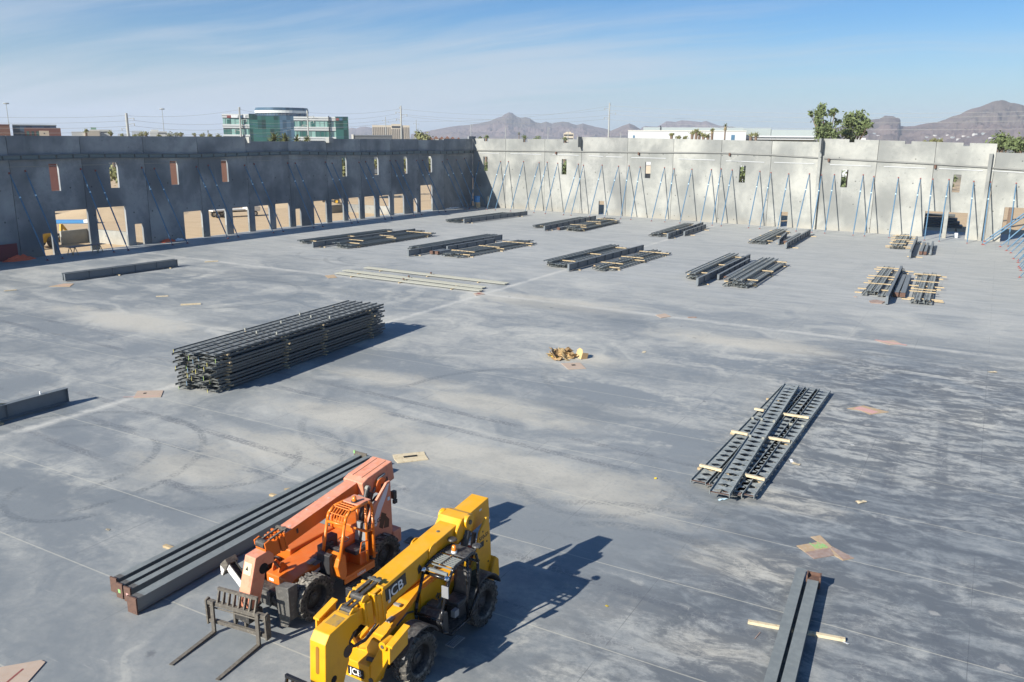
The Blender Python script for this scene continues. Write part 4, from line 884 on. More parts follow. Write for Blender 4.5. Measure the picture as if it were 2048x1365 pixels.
MB().prism([(1.3, 1.5), (1.8, 1.3), (1.9, .8), (1.4, .7)], -.35, .35, 'y').build('bucket', K['grimy'], t)
for y in (-.7, .7): yard_wheel(t, -.8, y, .5, .35, K['mach_yellow'])
c = at(640, 409, -.3); t = thing('grader', 'yellow motor grader far out in the dirt yard', 'grader', (c.x, c.y, -.3), R(40))
MB().box((-4, -.5, 1.0), (4, .5, 1.4)).build('frame', K['mach_yellow'], t, bev=.03); MB().box((-4, -.8, 1.1), (-1.4, .8, 2.2)).build('engine_hood', K['mach_yellow'], t, bev=.05); MB().box((-1.3, -.7, 1.4), (0, .7, 3.0)).build('cab', K['darkwin'], t, bev=.03); MB().box((.6, -1.7, .3), (.75, 1.7, .9)).build('blade', K['grimy'], t)
for x in (-3.3, -2, 3.5):
    for y in (-.9, .9): yard_wheel(t, x, y, .65, .4, K['mach_yellow'])
a_ = at(104, 443, -.3); t = tag(MB().box((-4.5, -.6, 0), (4.5, .6, .5)).box((-4.4, -.4, .5), (4.4, .4, .85)).build('pipe_bundle', K['black'], loc=(a_.x-4, a_.y+4, -.3), rz=R(40)), 'dark bundle of pipes in the yard behind the first wide opening', 'pipe bundle')
a_ = at(130, 447, -.3); t = thing('tarp_bundle', 'flat bundle under a blue tarp behind the first wide opening', 'bundle', (a_.x, a_.y, -.3), R(38)); MB().prism([(-5, 0), (5, 0), (4.7, .5), (-4.6, .55)], -.9, .9).build('tarp', K['toilet'], t, bev=.08); MB().box((3.2, -.95, .1), (4.9, .95, .62)).build('white_end', K['white'], t, bev=.05)
# things beyond the high windows
b = Bld('metal_shed', 'long red brown metal shed outside, glimpsed through the high left windows', 'shed', 318, 480, 205); b.box('wall', K['browns'], 0, b.w, 0, 14, -.3, 8.2); b.box('roof', K['roofgrey'], -.3, b.w+.3, -.3, 14, 8.2, 8.5)
b = Bld('metal_shed', 'dark shed outside, glimpsed through the leftmost high window', 'shed', 60, 150, 200); b.box('wall', K['brick'], 0, b.w, 0, 12, -.3, 8); b.box('roof', K['browns'], -.3, b.w+.3, -.3, 12, 8, 8.3); b.box('door', K['white'], b.w*.55, b.w*.6, -.05, -.005, 3, 5)
shrubs([(230, 322, 60), (690, 318, 60), (757, 314, 36), (812, 315, 40), (861, 314, 40)], lambda i: f'street tree outside the left wall, {ordn(i)} glimpsed through the high windows', 'street trees outside the left wall', 'leaf_olive', 190, 500)
shrubs([(970, 322, 50), (1127, 322, 50), (1479, 328, 60), (1685, 338, 70), (1910, 350, 40)], lambda i: f'street tree outside the back wall, {ordn(i)} glimpsed through the small windows', 'street trees outside the back wall', 'leaf', 215, 450)
b = Bld('office_building', 'tan building outside, glimpsed through the third back wall window', 'building', 1270, 1310, 235); b.box('wall', K['beige'], 0, b.w, 0, 10, -.3, 6.5); b.box('window', K['darkwin'], b.w*.1, b.w*.9, -.05, -.005, 2, 4.5)
for i, (px, py, cc) in enumerate([(1124, 345, 'white'), (1131, 352, 'mach_white'), (968, 350, 'black'), (756, 344, 'mach_white')]):
    c = at(px, py, -.3); t = thing('parked_car', ['white parked car outside the second back wall window', 'cream parked car below the white one, outside the second back wall window', 'dark parked car outside the back window nearest the corner', 'cream parked car outside a high left wall window'][i], 'car', (c.x, c.y, -.3), R(20+30*i), 'cars parked outside')
    MB().prism([(-2.2, .35), (2.2, .35), (2.25, .8), (1.2, .95), (.6, 1.4), (-1.1, 1.42), (-1.8, .98), (-2.25, .9)], -.88, .88, 'y').build('body', K[cc], t, bev=.06)
    MB().prism([(1.05, .98), (.55, 1.34), (-1.05, 1.36), (-1.6, 1.0)], -.9, .9, 'y').build('side_window', K['darkwin'], t)
    for x in (-1.35, 1.35):
        for y in (-.78, .78): yard_wheel(t, x, y, .33, .22, K['galv'])

# objects along the foot of the left wall
t = thing('portable_toilet', 'blue portable toilet standing in the far corner', 'portable toilet', (-90.6, 144.6, 0), R(-32))
# it stands on a low timber crate against the corner
MB().box((-.55, -.4, 1.13), (.55, .4, 2.2)).build('cabin', K['toilet'], t, bev=.05); MB().box((-.40, -.43, 1.2), (.40, -.405, 2.1)).build('door', K['toilet'], t); MB().prism([(-.6, 2.2), (.6, 2.2), (.5, 2.36), (-.5, 2.36)], -.45, .45, 'y').build('roof', K['toilet'], t)
t = thing('plywood_crate', 'tan plywood crate under the blue portable toilet', 'crate', (-90.6, 144.6, 0), R(-32)); MB().box((-.6, -.45, .004), (.6, .45, 1.12)).build('crate_body', K['timber'], t); MB().box((-.63, -.48, .1), (.63, .48, .2)).box((-.63, -.48, .95), (.63, .48, 1.05)).build('batten', K['timber_pale'], t)
def sawhorse_table(px, py):
    c = at(px, py); t = thing('work_table', 'plywood work table on sawhorses by the first wide opening', 'table', (-94.0, c.y, 0), R(90))
    MB().box((-2.3, -.6, .95), (2.3, .6, 1.0)).build('table_top', K['ply_brown'], t)
    for x in (-1.7, 1.5):
        sh = MB().box((x-.08, -.55, .86), (x+.08, .55, .945)).build('sawhorse', K['timber'], t)
        for y in (-.5, .5):
            for s_ in (-1, 1): MB().beam((x+.05*s_, y, .88), (x+.35*s_, y*1.1, .0), .07, .07).build('leg', K['timber'], sh)
sawhorse_table(167, 507)
# mesh fence leaning in front of the wall at far left, red nets on the floor
m = MB(); a = at(-14, 524); b_ = Vector((-95.3, 54.2, 0))
t = thing('mesh_fence', 'dark red mesh barrier fence at the foot of the left wall', 'fence', (-95.55, 49.0, 0), R(90))
MB().box((-3.6, -.02, .05), (5.4, .02, 1.9)).build('mesh_panel', K['redfence'], t)
for x in (-3.5, -.5, 2.4, 5.3): MB().tube((x, .06, 0), (x, .06, 2.0), .04, 6).build('post', K['steel'], t)
def heap(label, px, py, rx, ry, h, mt, seed, cat='net', name='plastic_net'):
    c = at(px, py); vs = []; n, k = 18, 6
    for j in range(k):
        for i in range(n):
            a = 2*math.pi*i/n; r_ = j/(k-1); q = Vector((math.cos(a)*r_*3+seed*3, math.sin(a)*r_*3, seed)); vs.append((rx*r_*math.cos(a)*(1+.3*mn.noise(q)), ry*r_*math.sin(a)*(1+.3*mn.noise(q*1.3)), .006+max(0, h*(1-r_**2)*(.8+.8*mn.noise(q*1.6)))))
    o = MB().add(vs, [(j*n+i, j*n+(i+1) % n, (j+1)*n+(i+1) % n, (j+1)*n+i) for j in range(k-1) for i in range(n)]).build(name, K[mt]); o.location = (c.x, c.y, 0); return tag(o, label, cat)
heap('crumpled orange plastic net on the floor at the far left', 40, 521, .8, 1.9, .55, 'orange_net', 3)
heap('smaller orange net lying left of the long floor opening', 336, 484, .5, 1.3, .4, 'orange_net', 7)
heap('dark red net bundle beside the smaller orange net', 352, 480, .6, 1.4, .6, 'redfence', 9)
heap('white plastic sheeting lying along the wall foot in the corner', 905, 417, .5, 3.0, .25, 'white', 11, 'sheeting', 'plastic_sheet')
heap('white plastic sheeting lump beside the dark red net', 359, 481, .4, .8, .3, 'white', 12, 'sheeting', 'plastic_sheet')
c = at(969, 414); t = tag(MB().box((-.12, -.1, .003), (.12, .1, 2.3)).build('timber_post', K['timber_pale'], loc=(-89.0, 146.3, 0)), 'short pale timber post standing in the shaded corner', 'post')
# pale block and bush in the big right openings
c = at(1913, 475, -.3); tag(MB().box((-.25, -.25, 0), (.25, .25, 1.0)).build('concrete_block', K['whiteb'], loc=(c.x, 139.4, -.3)), 'small pale block standing in the right dock opening', 'block')
blobtree('low grey bush in the right dock opening', 1936, 150, 466, 18, 'leaf_olive', 260, 91)
b = Bld('steel_stack', 'dark stack of steel deck bundles in the shade outside the right dock openings', 'steel stack', 1858, 1948, 158); m = None
for k in range(4): b.box('deck_bundle', K['steel_dark'], 0, b.w*(1-.06*k), k*.6, 3, -.3+k*.55, -.3+k*.55+.42)
# ------------------------------------------------------------------ steel on the slab
def castel_parts(L, D, h, mt, pitch=.62, hx=.3, hy=.3):
    """castellated joist lying flat: two upright flanges and a web plate pierced by diamond holes. Local +y along, x across."""
    fa = MB().box((0, 0, 0), (.022, L, h)); fb = MB().box((D-.022, 0, 0), (D, L, h)); wb = MB()
    n = int(L/pitch); p = L/n; zc = h*.5
    for z in (zc-.006, zc+.006):
        for i in range(n):
            y = i*p; hp = [(D*(.5-hx), y+p*.5-.03), (D*(.5-hx), y+p*.5+.03), (D*.5, y+p*(.5+hy)), (D*(.5+hx), y+p*.5+.03), (D*(.5+hx), y+p*.5-.03), (D*.5, y+p*(.5-hy))]
            x0, x1 = .024, D-.024; c = D*.5
            q = [(x0, y), (x0, y+p), hp[1], hp[0]], [(x0, y+p), (c, y+p), hp[2], hp[1]], [(c, y+p), (x1, y+p), hp[3], hp[2]], [(x1, y+p), (x1, y), hp[4], hp[3]], [(x1, y), (c, y), hp[5], hp[4]], [(c, y), (x0, y), hp[0], hp[5]]
            for f in q: wb.add([(a, b, z) for a, b in f], [(0, 1, 2, 3)])
    wb.box((.024, 0, zc-.005), (D-.024, .012, zc+.005)); wb.box((.024, L-.012, zc-.005), (D-.024, L, zc+.005))
    return [('flange', fa.mesh('flange', mt)), ('flange', fb.mesh('flange', mt)), ('web_plate', wb.mesh('web_plate', mt))]
def joist(parts, label, loc, rz, group, name='steel_joist'):
    t = thing(name, label, 'joist', loc, rz, group)
    for nm, me in parts:
        o = bpy.data.objects.new(nm, me); COL.objects.link(o); o.parent = t
    return t
def girder_parts(L, h=.68, wd=.24, mt=None, st=2.1, tf=.03):
    mt = mt or K['steel']; P = []
    P.append(('bottom_flange', MB().box((-wd/2, 0, 0), (wd/2, L, tf)).mesh('bottom_flange', mt)))
    P.append(('top_flange', MB().box((-wd/2, 0, h-tf), (wd/2, L, h)).mesh('top_flange', mt)))
    P.append(('web_plate', MB().box((-.008, .002, tf), (.008, L-.002, h-tf)).mesh('web_plate', mt)))
    sm = MB().box((-wd*.46, -.008, tf), (wd*.46, .008, h-tf)).mesh('stiffener', mt); n = max(2, int(L/st))
    for i in range(n+1): P.append(('stiffener', sm, .02+(L-.04)*i/n))
    return P
def girder(parts, label, loc, rz, group, name='plate_girder'):
    t = thing(name, label, 'girder', loc, rz, group)
    for q in parts:
        o = bpy.data.objects.new(q[0], q[1]); COL.objects.link(o); o.parent = t
        if len(q) > 2: o.location.y = q[2]
    return t
TM = {}
def timber(label, p0, p1, sz=(.09, .09), group='timber bearers under the steel', mt='timber', z=None):
    p0, p1 = Vector(p0), Vector(p1); L = round((p1-p0).length, 1); k = (L, sz, mt)
    if k not in TM:
        TM[k] = MB().box((-L/2, -sz[0]/2, 0), (L/2, sz[0]/2, sz[1])).mesh('timber_bearer', K[mt])
    o = bpy.data.objects.new('timber_bearer', TM[k]); COL.objects.link(o); c = (p0+p1)/2; o.location = c; d = p1-p0; o.rotation_euler.z = math.atan2(d.y, d.x)
    return tag(o, label, 'timber', group)
def loc2(o, rz, x, y, z=0): c, s = math.cos(rz), math.sin(rz); return Vector((o[0]+c*x-s*y, o[1]+s*x+c*y, z))

# tall stack: eleven layers of five castellated joists
S0, SR, SL, SD = (-39.22, 30.25), R(4.3), 16.5, .615
big = castel_parts(SL, .60, .128, K['steel_dark'], .62, .2, .2); pitch = .199
TAGM = [MB().box((-.018, -.02, -.22), (.018, -.014, .04)).mesh('tag_strip', K[c]) for c in ('tag_green', 'tag_blue', 'tag_yellow')]
CLIP = MB().box((-.05, -.04, 0), (.05, .04, .16)).mesh('clip_angle', K['galv'])
rs = random.Random(3)
LN = ['bottom layer', 'second layer up', 'third layer up', 'fourth layer up', 'fifth layer up', 'sixth layer up', 'seventh layer up', 'fourth layer down', 'third layer down', 'second layer down', 'top layer']
for k in range(11):
    z = .075+k*pitch; sh = rs.uniform(-.16, .16)
    for j in range(5):
        y = rs.uniform(-.3, .3); jit = rs.uniform(-.02, .02)
        t = joist(big, f'dark castellated joist in the tall stack, {LN[k]}, {ordn(j)} from its left face', loc2(S0, SR, j*SD+sh+jit, y, z), SR+R(rs.uniform(-.12, .12)), 'joists in the tall dark stack', 'castellated_joist')
        if rs.random() < .45:
            o = bpy.data.objects.new('tag_strip', rs.choice(TAGM)); COL.objects.link(o); o.parent = t; o.location = (rs.choice((0, .6)), 0, .06)
        if k == 10 and j in (0, 2, 4, 1):
            for yy in ((5.4, 10.6) if j % 2 == 0 else (8.0,)):
                o = bpy.data.objects.new('clip_angle', CLIP); COL.objects.link(o); o.parent = t; o.location = (.30, yy, .13)
    for i, y in enumerate((1.0, 5.9, 9.6, 14.9)):
        y += rs.uniform(-.12, .12); e = rs.uniform(0, .12)
        timber(f'timber spacer in the tall stack under the {LN[k]}, {ordn(i)} from its near end', loc2(S0, SR, -.05+sh, y, z-.074), loc2(S0, SR, 3.15+e+sh, y, z-.074), (.14, .072), 'timber spacers in the tall stack')

# piles on the far half: near row and far row, counted from the left
JM = {L: castel_parts(L, .48, .15, K['purlin'], pitch=.72) for L in (14.5, 16.5, 17.5)}
GM = {(L, h): girder_parts(L, h) for L, h in ((20.2, .72), (19, .72), (10.5, .62), (12, .62), (13.5, .5))}
def bundle(pile, side, x, y, rz, n, layers, L, D=.64, zs=.19, w_over=.24, tops=()):
    o = (x, y); k0 = 0
    r_ = random.Random(int(abs(x*13+y)))
    for k in range(layers):
        nn = n if k < layers-1 else max(2, n-1-(r_.random() < .4))
        for j in range(nn):
            joist(JM[L], f'grey castellated joist, {"lower" if k == 0 else "upper" if k == layers-1 else "middle"} layer, {ordn(j)} from left in {side} bundle, {pile}', loc2(o, rz, j*D+(D*.5 if k % 2 else 0)+r_.uniform(-.08, .08), r_.uniform(-.5, .5), .095+k*(zs+.06)), rz+R(r_.uniform(-.5, .5)), f'joists in the {pile}', 'castellated_joist')
    for k in range(layers):
        for i, yy in enumerate((1.6, L*.5, L-1.6)):
            yy += r_.uniform(-.5, .5); a = w_over*r_.uniform(.5, 1.5); b = w_over*r_.uniform(.5, 1.6)
            timber(f'timber under the {"lower" if k == 0 else "upper" if k == layers-1 else "middle"} layer, {ordn(i)} from near end of {side} bundle, {pile}', loc2(o, rz, -a, yy, .004+k*(zs+.06)), loc2(o, rz, n*D+b, yy, .004+k*(zs+.06)), (.14, .09), f'timbers in the {pile}')
    for i, yy in enumerate(tops):
        a = r_.uniform(.2, .5); timber(f'timber lying on top, {ordn(i)} from near end of {side} bundle, {pile}', loc2(o, rz, -a, yy, .004+layers*(zs+.06)-.06+.0), loc2(o, rz, n*D*.8+a, yy, .004+layers*(zs+.06)-.06), (.14, .08), f'timbers in the {pile}')
def gird(pile, nm, x, y, rz, L, h, base=.09, brown=False, name='plate_girder', tb=(1.5, -2.5), tl=1.1):
    girder(GM[(L, h)], f'{nm} grey plate girder standing in the {pile}', (x, y, base), rz, f'girders in the {pile}')
    for i, yy in enumerate(tb):
        yy = yy if yy > 0 else L+yy
        timber(f'timber {ordn(i)} from near end under the {nm} girder, {pile}', loc2((x, y), rz, -.35, yy, .003), loc2((x, y), rz, -.35+tl, yy, .003), (.14, .087), f'timbers in the {pile}')
def channel(pile, nm, x, y, rz, L, wd=.42, h=.34):
    t = thing('box_column', f'{nm} grey box column with a rusty end in the {pile}', 'column', (x, y, .09), rz, f'columns in the {pile}')
    MB().box((-wd/2, 0, 0), (wd/2, L, h)).build('shaft', K['steel'], t); MB().box((-wd/2-.02, -.03, -.02), (wd/2+.02, -.002, h+.02)).build('end_plate', K['rust'], t); MB().box((-wd/2-.003, .002, -.003), (wd/2+.003, .35, h+.003)).build('rusty_end', K['rust'], t)
N1, N2, N3, N4, N5 = [f'near row {q} pile' for q in ('leftmost', 'second', 'middle', 'fourth', 'rightmost')]
F1, F2, F3, F4, F5 = [f'far row {q} pile' for q in ('leftmost', 'second', 'middle', 'fourth', 'rightmost')]
bundle(N1, 'left', -80.0, 82.6, R(-4), 3, 2, 17.5); gird(N1, 'long', -74.7, 79.8, R(-3.7), 20.2, .72); bundle(N1, 'right', -73.0, 82.0, R(-3), 4, 3, 17.5, tops=(3, 9, 15))
bundle(N2, 'left', -63.6, 85.0, R(-3.6), 3, 2, 17.5); gird(N2, 'long', -59.9, 80.1, R(-3.2), 20.2, .72); gird(N2, 'short', -58.5, 86.3, R(-3.6), 10.5, .62); channel(N2, 'left short', -58.7, 83.2, R(-3.5), 2.6); channel(N2, 'right short', -58.0, 83.3, R(-3.5), 2.6); bundle(N2, 'right', -56.7, 82.6, R(-4), 5, 2, 16.5, tops=(2.5, 8, 13.5))
bundle(N3, 'left', -42.6, 82.0, R(-2), 4, 3, 17.5); gird(N3, 'long', -38.7, 80.1, R(-2), 20.2, .72); bundle(N3, 'right', -37.1, 82.6, R(-2.2), 4, 2, 16.5, tops=(3, 8.5, 14)); channel(N3, 'flat', -37.3, 84, R(-1.5), 12, .4, .2)
bundle(N4, 'left', -26.4, 81.8, R(.6), 3, 3, 17.5); gird(N4, 'long', -24.05, 78.5, R(.3), 20.2, .72); gird(N4, 'short', -23.35, 83.2, R(1.5), 13.5, .5); channel(N4, 'flat', -22.6, 83.6, R(1.2), 13, .5, .3); bundle(N4, 'right', -21.9, 80.1, R(1), 4, 3, 17.5)
bundle(N5, 'left', -9.6, 82.2, R(1.0), 4, 2, 17.5, w_over=.55, tops=(4.5, 9.5, 16)); gird(N5, 'long', -7.05, 78.2, R(2.1), 20.2, .72, tb=(9, -5), tl=1.3); channel(N5, 'left flat', -6.75, 82.5, R(2), 12.2); channel(N5, 'right flat', -6.2, 82.6, R(2.4), 12.2); bundle(N5, 'right', -5.3, 79.9, R(2), 3, 2, 17.5, w_over=.55, tops=(4.2, 5.6, 10.6, 15.6))
bundle(F1, 'left', -79.7, 117.0, R(-3.5), 5, 2, 17.5); gird(F1, 'long', -75.5, 116.4, R(-4.5), 19, .72)
bundle(F2, 'left', -63.0, 116.9, R(-1), 3, 2, 17.5); gird(F2, 'long', -59.2, 113.8, R(1.5), 20.2, .72); channel(F2, 'short', -57.9, 116, R(1), 3); bundle(F2, 'right', -56.8, 115.8, R(1), 4, 3, 16.5, tops=(3, 9, 14))
bundle(F3, 'left', -43.2, 116.2, R(1.5), 4, 2, 17.5); gird(F3, 'long', -39.7, 114.2, R(2.3), 19, .72); gird(F3, 'short', -38.9, 119.2, R(2.4), 12, .62, tl=1.6)
bundle(F4, 'left', -28.6, 115.5, R(1.8), 4, 2, 17.5); gird(F4, 'short', -24.7, 116.2, R(6.5), 10.5, .62); gird(F4, 'long', -22.9, 112.4, R(1.7), 19, .72, tl=1.7); channel(F4, 'flat', -24.2, 118, R(2), 11.5, .4, .3)
bundle(F5, 'left', -11.2, 119.7, R(2), 3, 2, 16.5, w_over=.55, tops=(3, 8, 14)); gird(F5, 'long', -8.05, 111.4, R(2.3), 19, .72, tl=1.7); channel(F5, 'left flat', -7.2, 115.6, R(2), 11.5, .34); channel(F5, 'right flat', -6.7, 115.6, R(2.2), 11, .3); gird(F5, 'short', -6.1, 115.8, R(2.2), 10.5, .62, tl=.6)

# double girder near the left wall and the girder cut by the left edge
g12 = girder_parts(12.3, .72, .26); G1 = at(131, 564)
for i, (dx_, lab) in enumerate(((0, 'front girder of the lone pair lying near the left wall'), (-.55, 'rear girder of the lone pair lying near the left wall'))):
    girder(g12, lab, (G1.x+.05+dx_, G1.y-.1+.12*i, .09), R(-5), 'lone girder pair')
for i, yy in enumerate((5.2, 11.0)): timber(f'timber under the lone girder pair, {ordn(i)} from the left', loc2(G1, R(-5), -.9, yy, .003), loc2(G1, R(-5), .75, yy, .003), (.14, .087), 'timbers under the lone girder pair')
t = girder(girder_parts(16, .76, .36, K['steel'], 3.2), 'grey girder end entering at the left edge, with two uprights on top', (-41.75, 9.35, .09), R(0), None)
for (y, h, mt) in ((14.6, .16, 'white'), (12.3, .22, 'sticker')):
    MB().box((-.03, y-.03, .762), (.03, y+.03, .762+h)).build('lifting_lug', K[mt], t)
MB().prism([(11.9, .762), (12.9, .762), (12.2, .95)], -.02, .0, 'x').build('gusset', K['timber_pale'], t)
m = MB()
for k in range(5): m.box((.02, 16.002, .12+k*.13), (.10, 16.03, .17+k*.13))
m.build('bolt_row', K['rust'], t)
timber('timber under the girder at the left edge', (-42.3, 21.55, .003), (-41.2, 21.55, .003), (.2, .087), None)

# galvanised purlins, three thin bundles
gz = castel_parts(18.1, .27, .12, K['galv'], pitch=.5)
for i, (p, q, d) in enumerate([((305, 402), (1080, 497), 0), ((305, 402), (1080, 497), .42), ((345, 387), (1125, 485), 0), ((345, 387), (1125, 485), .42), ((460, 372), (1225, 460), 0), ((460, 372), (1225, 460), .42)]):
    a, b = at(560+.3711*p[0], 400+.3711*p[1]), at(560+.3711*q[0], 400+.3711*q[1]); v = b-a; rz = math.atan2(v.y, v.x)-math.pi/2
    joist(gz, f'pale galvanised purlin in the {("front", "middle", "rear")[i//2]} pale bundle, {("near", "far")[i % 2]} one of its pair', loc2(a, rz, d-.4, 0, .09), rz, 'pale galvanised purlins', 'purlin')
    if i % 2 == 0:
        for k in range(3): timber(f'timber under the {("front", "middle", "rear")[i//2]} pale purlin bundle, {ordn(k)} from the left', loc2(a, rz, -.95, 2.5+k*6.3, .003), loc2(a, rz, .6, 2.5+k*6.3, .003), (.14, .086), 'timbers under the pale purlins')
        o = MB(); [o.box((-.1+.22*k, 8.8+.45*k, .262), (.02+.22*k, 8.95+.45*k, .42)) for k in range(1)]; tag(o.build('clip_angle', K['rust'], loc=loc2(a, rz, 0, 0), rz=rz), f'small dark clip lying on the {("front", "middle", "rear")[i//2]} pale purlin bundle', 'clip')

# castellated joists lying at the right, one crossing over the others
Z8 = lambda x, y: (1300+x/4.096, 740+y/4.096)
for i, (nr, fr, z, lab) in enumerate([((335, 892), (1082, 123), .10, 'leftmost castellated joist of the crossed group at right'), ((452, 925), (1183, 128), .10, 'castellated joist mostly under the crossing one at right'), ((487, 985), (1105, 103), .29, 'topmost castellated joist crossing over the group at right'),
                                     ((590, 985), (1270, 133), .10, 'castellated joist second from right in the crossed group'), ((690, 992), (1360, 150), .10, 'rightmost castellated joist of the crossed group at right')]):
    a, b = at(*Z8(*nr), z+.17), at(*Z8(*fr), z+.17); v = b-a; rz = math.atan2(v.y, v.x)-math.pi/2
    t = joist(castel_parts(v.length, .80, .17, K['purlin'], .62, .36, .30), lab, (a.x, a.y, z), rz, 'crossed castellated joists at right', 'castellated_joist')
    MB().box((.03, .0, .092), (.77, .12, .097)).build('rusty_end', K['rust'], t)
    for k in (.42, .58):
        for xx in (.1, .7): MB().box((xx-.06, v.length*k-.05, .092), (xx+.06, v.length*k+.05, .2)).build('clip_angle', K['galv'], t)
for i, (p, q, z) in enumerate([((408, 772), (592, 818), .275), ((735, 842), (938, 890), .275), ((668, 495), (802, 522), .275), ((930, 542), (1150, 578), .275), ((858, 312), (935, 328), .275), ((1052, 348), (1300, 386), .275)]):
    timber(f'timber laid on top of the crossed joists at right, {ordn(i)} from the near end', at(*Z8(*p), z+.09), at(*Z8(*q), z+.09), (.13, .1), 'timbers on the crossed joists', 'timber_pale'); bpy.data.objects[-1] if 0 else None
for o in [o for o in COL.objects if o.get('group') == 'timbers on the crossed joists']: o.location.z = .272
for i, (p, q) in enumerate([((395, 815), (915, 928)), ((662, 525), (1132, 622)), ((955, 245), (1382, 318))]):
    timber(f'timber under the crossed joists at right, {ordn(i)} from the near end', at(*Z8(*p)), at(*Z8(*q)), (.13, .095), 'timbers under the crossed joists'); COL.objects[-1].location.z = .003

# three box columns beside the orange machine (four sections, rusty end plates)
Z5 = lambda x, y: (200+x/3.657, 900+y/3.657)
FAR = at(728, 918, .5)
for i, (e0, e1, h, lab) in enumerate([((78, 935), (122, 957), .46, 'outermost of the four steel columns left of the orange machine'), ((118, 976), (166, 1000), .46, 'second of the four steel columns left of the orange machine'), ((171, 1002), (230, 1031), .46, 'third of the four steel columns left of the orange machine'), ((197, 1080), (270, 1096), .50, 'column nearest the orange machine, standing apart from three others')]):
    a, b = at(*Z5(*e0), h), at(*Z5(*e1), h); wd = max(.24, (b-a).length*(.55 if i < 3 else .93)); c = (a+b)/2; rz = R(1.2 if i < 3 else 1.8)
    t = thing('steel_column', lab, 'column', (c.x, c.y, .08), rz, 'columns beside the orange machine'); L = 12.4 if i < 3 else 12.2
    m = MB().box((-wd/2, .02, h-.11), (wd/2, L, h-.08)).box((-wd/2, .02, 0), (wd/2, L, .03)); m.build('flange', K['steel_light'], t)
    MB().box((-wd/2+.02 if i == 3 else -.012, .03, .03), (wd/2-.02 if i == 3 else .012, L-.01, h-.11)).build('web_plate', K['steel_light'] if i == 3 else K['steel'], t)
    MB().box((-wd/2-.03, -.03, -.06), (wd/2+.03, .018, h-.02)).build('end_plate', K['rust'], t); MB().box((-wd/2, .022, h-.079), (wd/2, .30, h-.076)).build('bare_end', K['grimy_grey'], t)
    if i in (1, 2): MB().box((-.05, -.034, .12), (.06, -.031, .24)).build('paint_mark', K['green' if i == 1 else 'pink'], t)
t = thing('base_plate', 'rusty plate with a green mark behind the orange machine tail', 'plate', (FAR.x-.45, FAR.y+.35, .08)); MB().box((-.40, 0, 0), (.30, .035, .5)).build('plate', K['grimy'], t); MB().box((-.41, -.02, .40), (-.34, .05, .52)).build('paint_mark', K['green'], t)
for i, (p, q) in enumerate((((446, 1136), (580, 1170)), ((600, 1006), (690, 1030)))): timber(f'timber under the steel columns beside the orange machine, {ordn(i)} from near', (-23.7, 17.2+5*i, .0), (-20.2, 17.3+5*i, .0), (.14, .078), 'timbers under the steel columns')

# two long columns at the lower right
Z6c = lambda x, y: (1440+x/4.3325, 1050+y/4.3325)
for i, (fa, fb, na, nb, lab) in enumerate([((668, 376), (745, 373), (380, 1365), (482, 1365), 'left one of two long steel columns at the lower right'), ((772, 440), (862, 440), (538, 1365), (637, 1365), 'right one of two long steel columns, with a rusty cap end')]):
    h = .40; a, b, c, d = at(*Z6c(*fa), h), at(*Z6c(*fb), h), at(*Z6c(*na), h), at(*Z6c(*nb), h); f, n_ = (a+b)/2, (c+d)/2; wd = (b-a).length; v = n_-f; rz = math.atan2(v.y, v.x)+math.pi/2
    t = thing('steel_column', lab, 'column', (f.x, f.y, .09), rz, 'columns at the lower right'); L = 13
    m = MB().box((-wd/2, -L, h-.09-.035), (wd/2, 0, h-.09)).box((-wd/2, -L, 0), (wd/2, 0, .035)); m.build('flange', K['steel_light'], t); MB().box((-.012, -L, .035), (.012, -.01, h-.125)).build('web_plate', K['steel'], t)
    if i: MB().box((-wd/2-.03, .002, -.08), (wd/2+.03, .03, h+.02)).box((-wd/2-.05, -.3, .02), (-wd/2-.005, .03, h+.03)).box((wd/2+.005, -.3, .02), (wd/2+.05, .03, h+.03)).box((-wd/2, -.32, h-.088), (wd/2, 0, h-.085)).build('end_cap', K['rust'], t)
timber('pale timber crossing under the two columns at the lower right', at(1494, 1246), at(1692, 1283), (.12, .088), None, 'timber_pale')
tag(MB().box((-.012, -.2, .002), (.012, .2, .02)).build('wood_offcut', K['ply_brown'], loc=at(1515, 1272), rz=R(-8)), 'thin brown stick on the floor left of the lower right columns', 'stick')

# ------------------------------------------------------------------ plywood covers, offcuts, litter
def poly(name, pts, z0, z1, mt, label, cat, group=None):
    P = [at(*p) for p in pts]; c = sum(P, Vector())/len(P); q = [(p.x-c.x, p.y-c.y) for p in P]
    t = thing(name, label, cat, (c.x, c.y, 0), 0, group); MB().prism(q, z0, z1, 'z').build('sheet', K[mt], t); return t, c
def hole(t, c, px, py, w_, l_, rz, z, mt='void'): h = at(px, py)-c; MB().box((-w_/2, -l_/2, z), (w_/2, l_/2, z+.004)).build('hole_shade_patch', K[mt], t, loc=(h.x, h.y, 0), rz=rz)  # dark plate laid on the sheet to paint the shade in its hole
G_ = 'plywood covers over the floor holes'
t, c = poly('plywood_cover', [(267, 797), (275, 783), (327, 782), (322, 795)], .004, .03, 'ply', 'pink edged plywood cover left of the tall joist stack', 'plywood cover', G_); hole(t, c, 290, 788, .16, .2, .7, .03)
MB().box((-.9, -.03, .031), (.9, .03, .034)).build('paint_stripe', K['pink'], t, loc=(0, -.55, 0), rz=R(38))
t, c = poly('plywood_cover', [(785, 911), (848, 904.5), (851, 911), (788, 918.5)], .004, .03, 'timber_pale', 'two part plywood cover with a slot behind the yellow machine', 'plywood cover', G_)
P = [at(*p) for p in ((788, 919.5), (851, 912), (857, 920), (796, 927.5))]; MB().prism([(p.x-c.x, p.y-c.y) for p in P], .004, .034, 'z').build('sheet', K['timber_pale'], t); hole(t, c, 821, 914.5, .62, .2, R(48), .035)
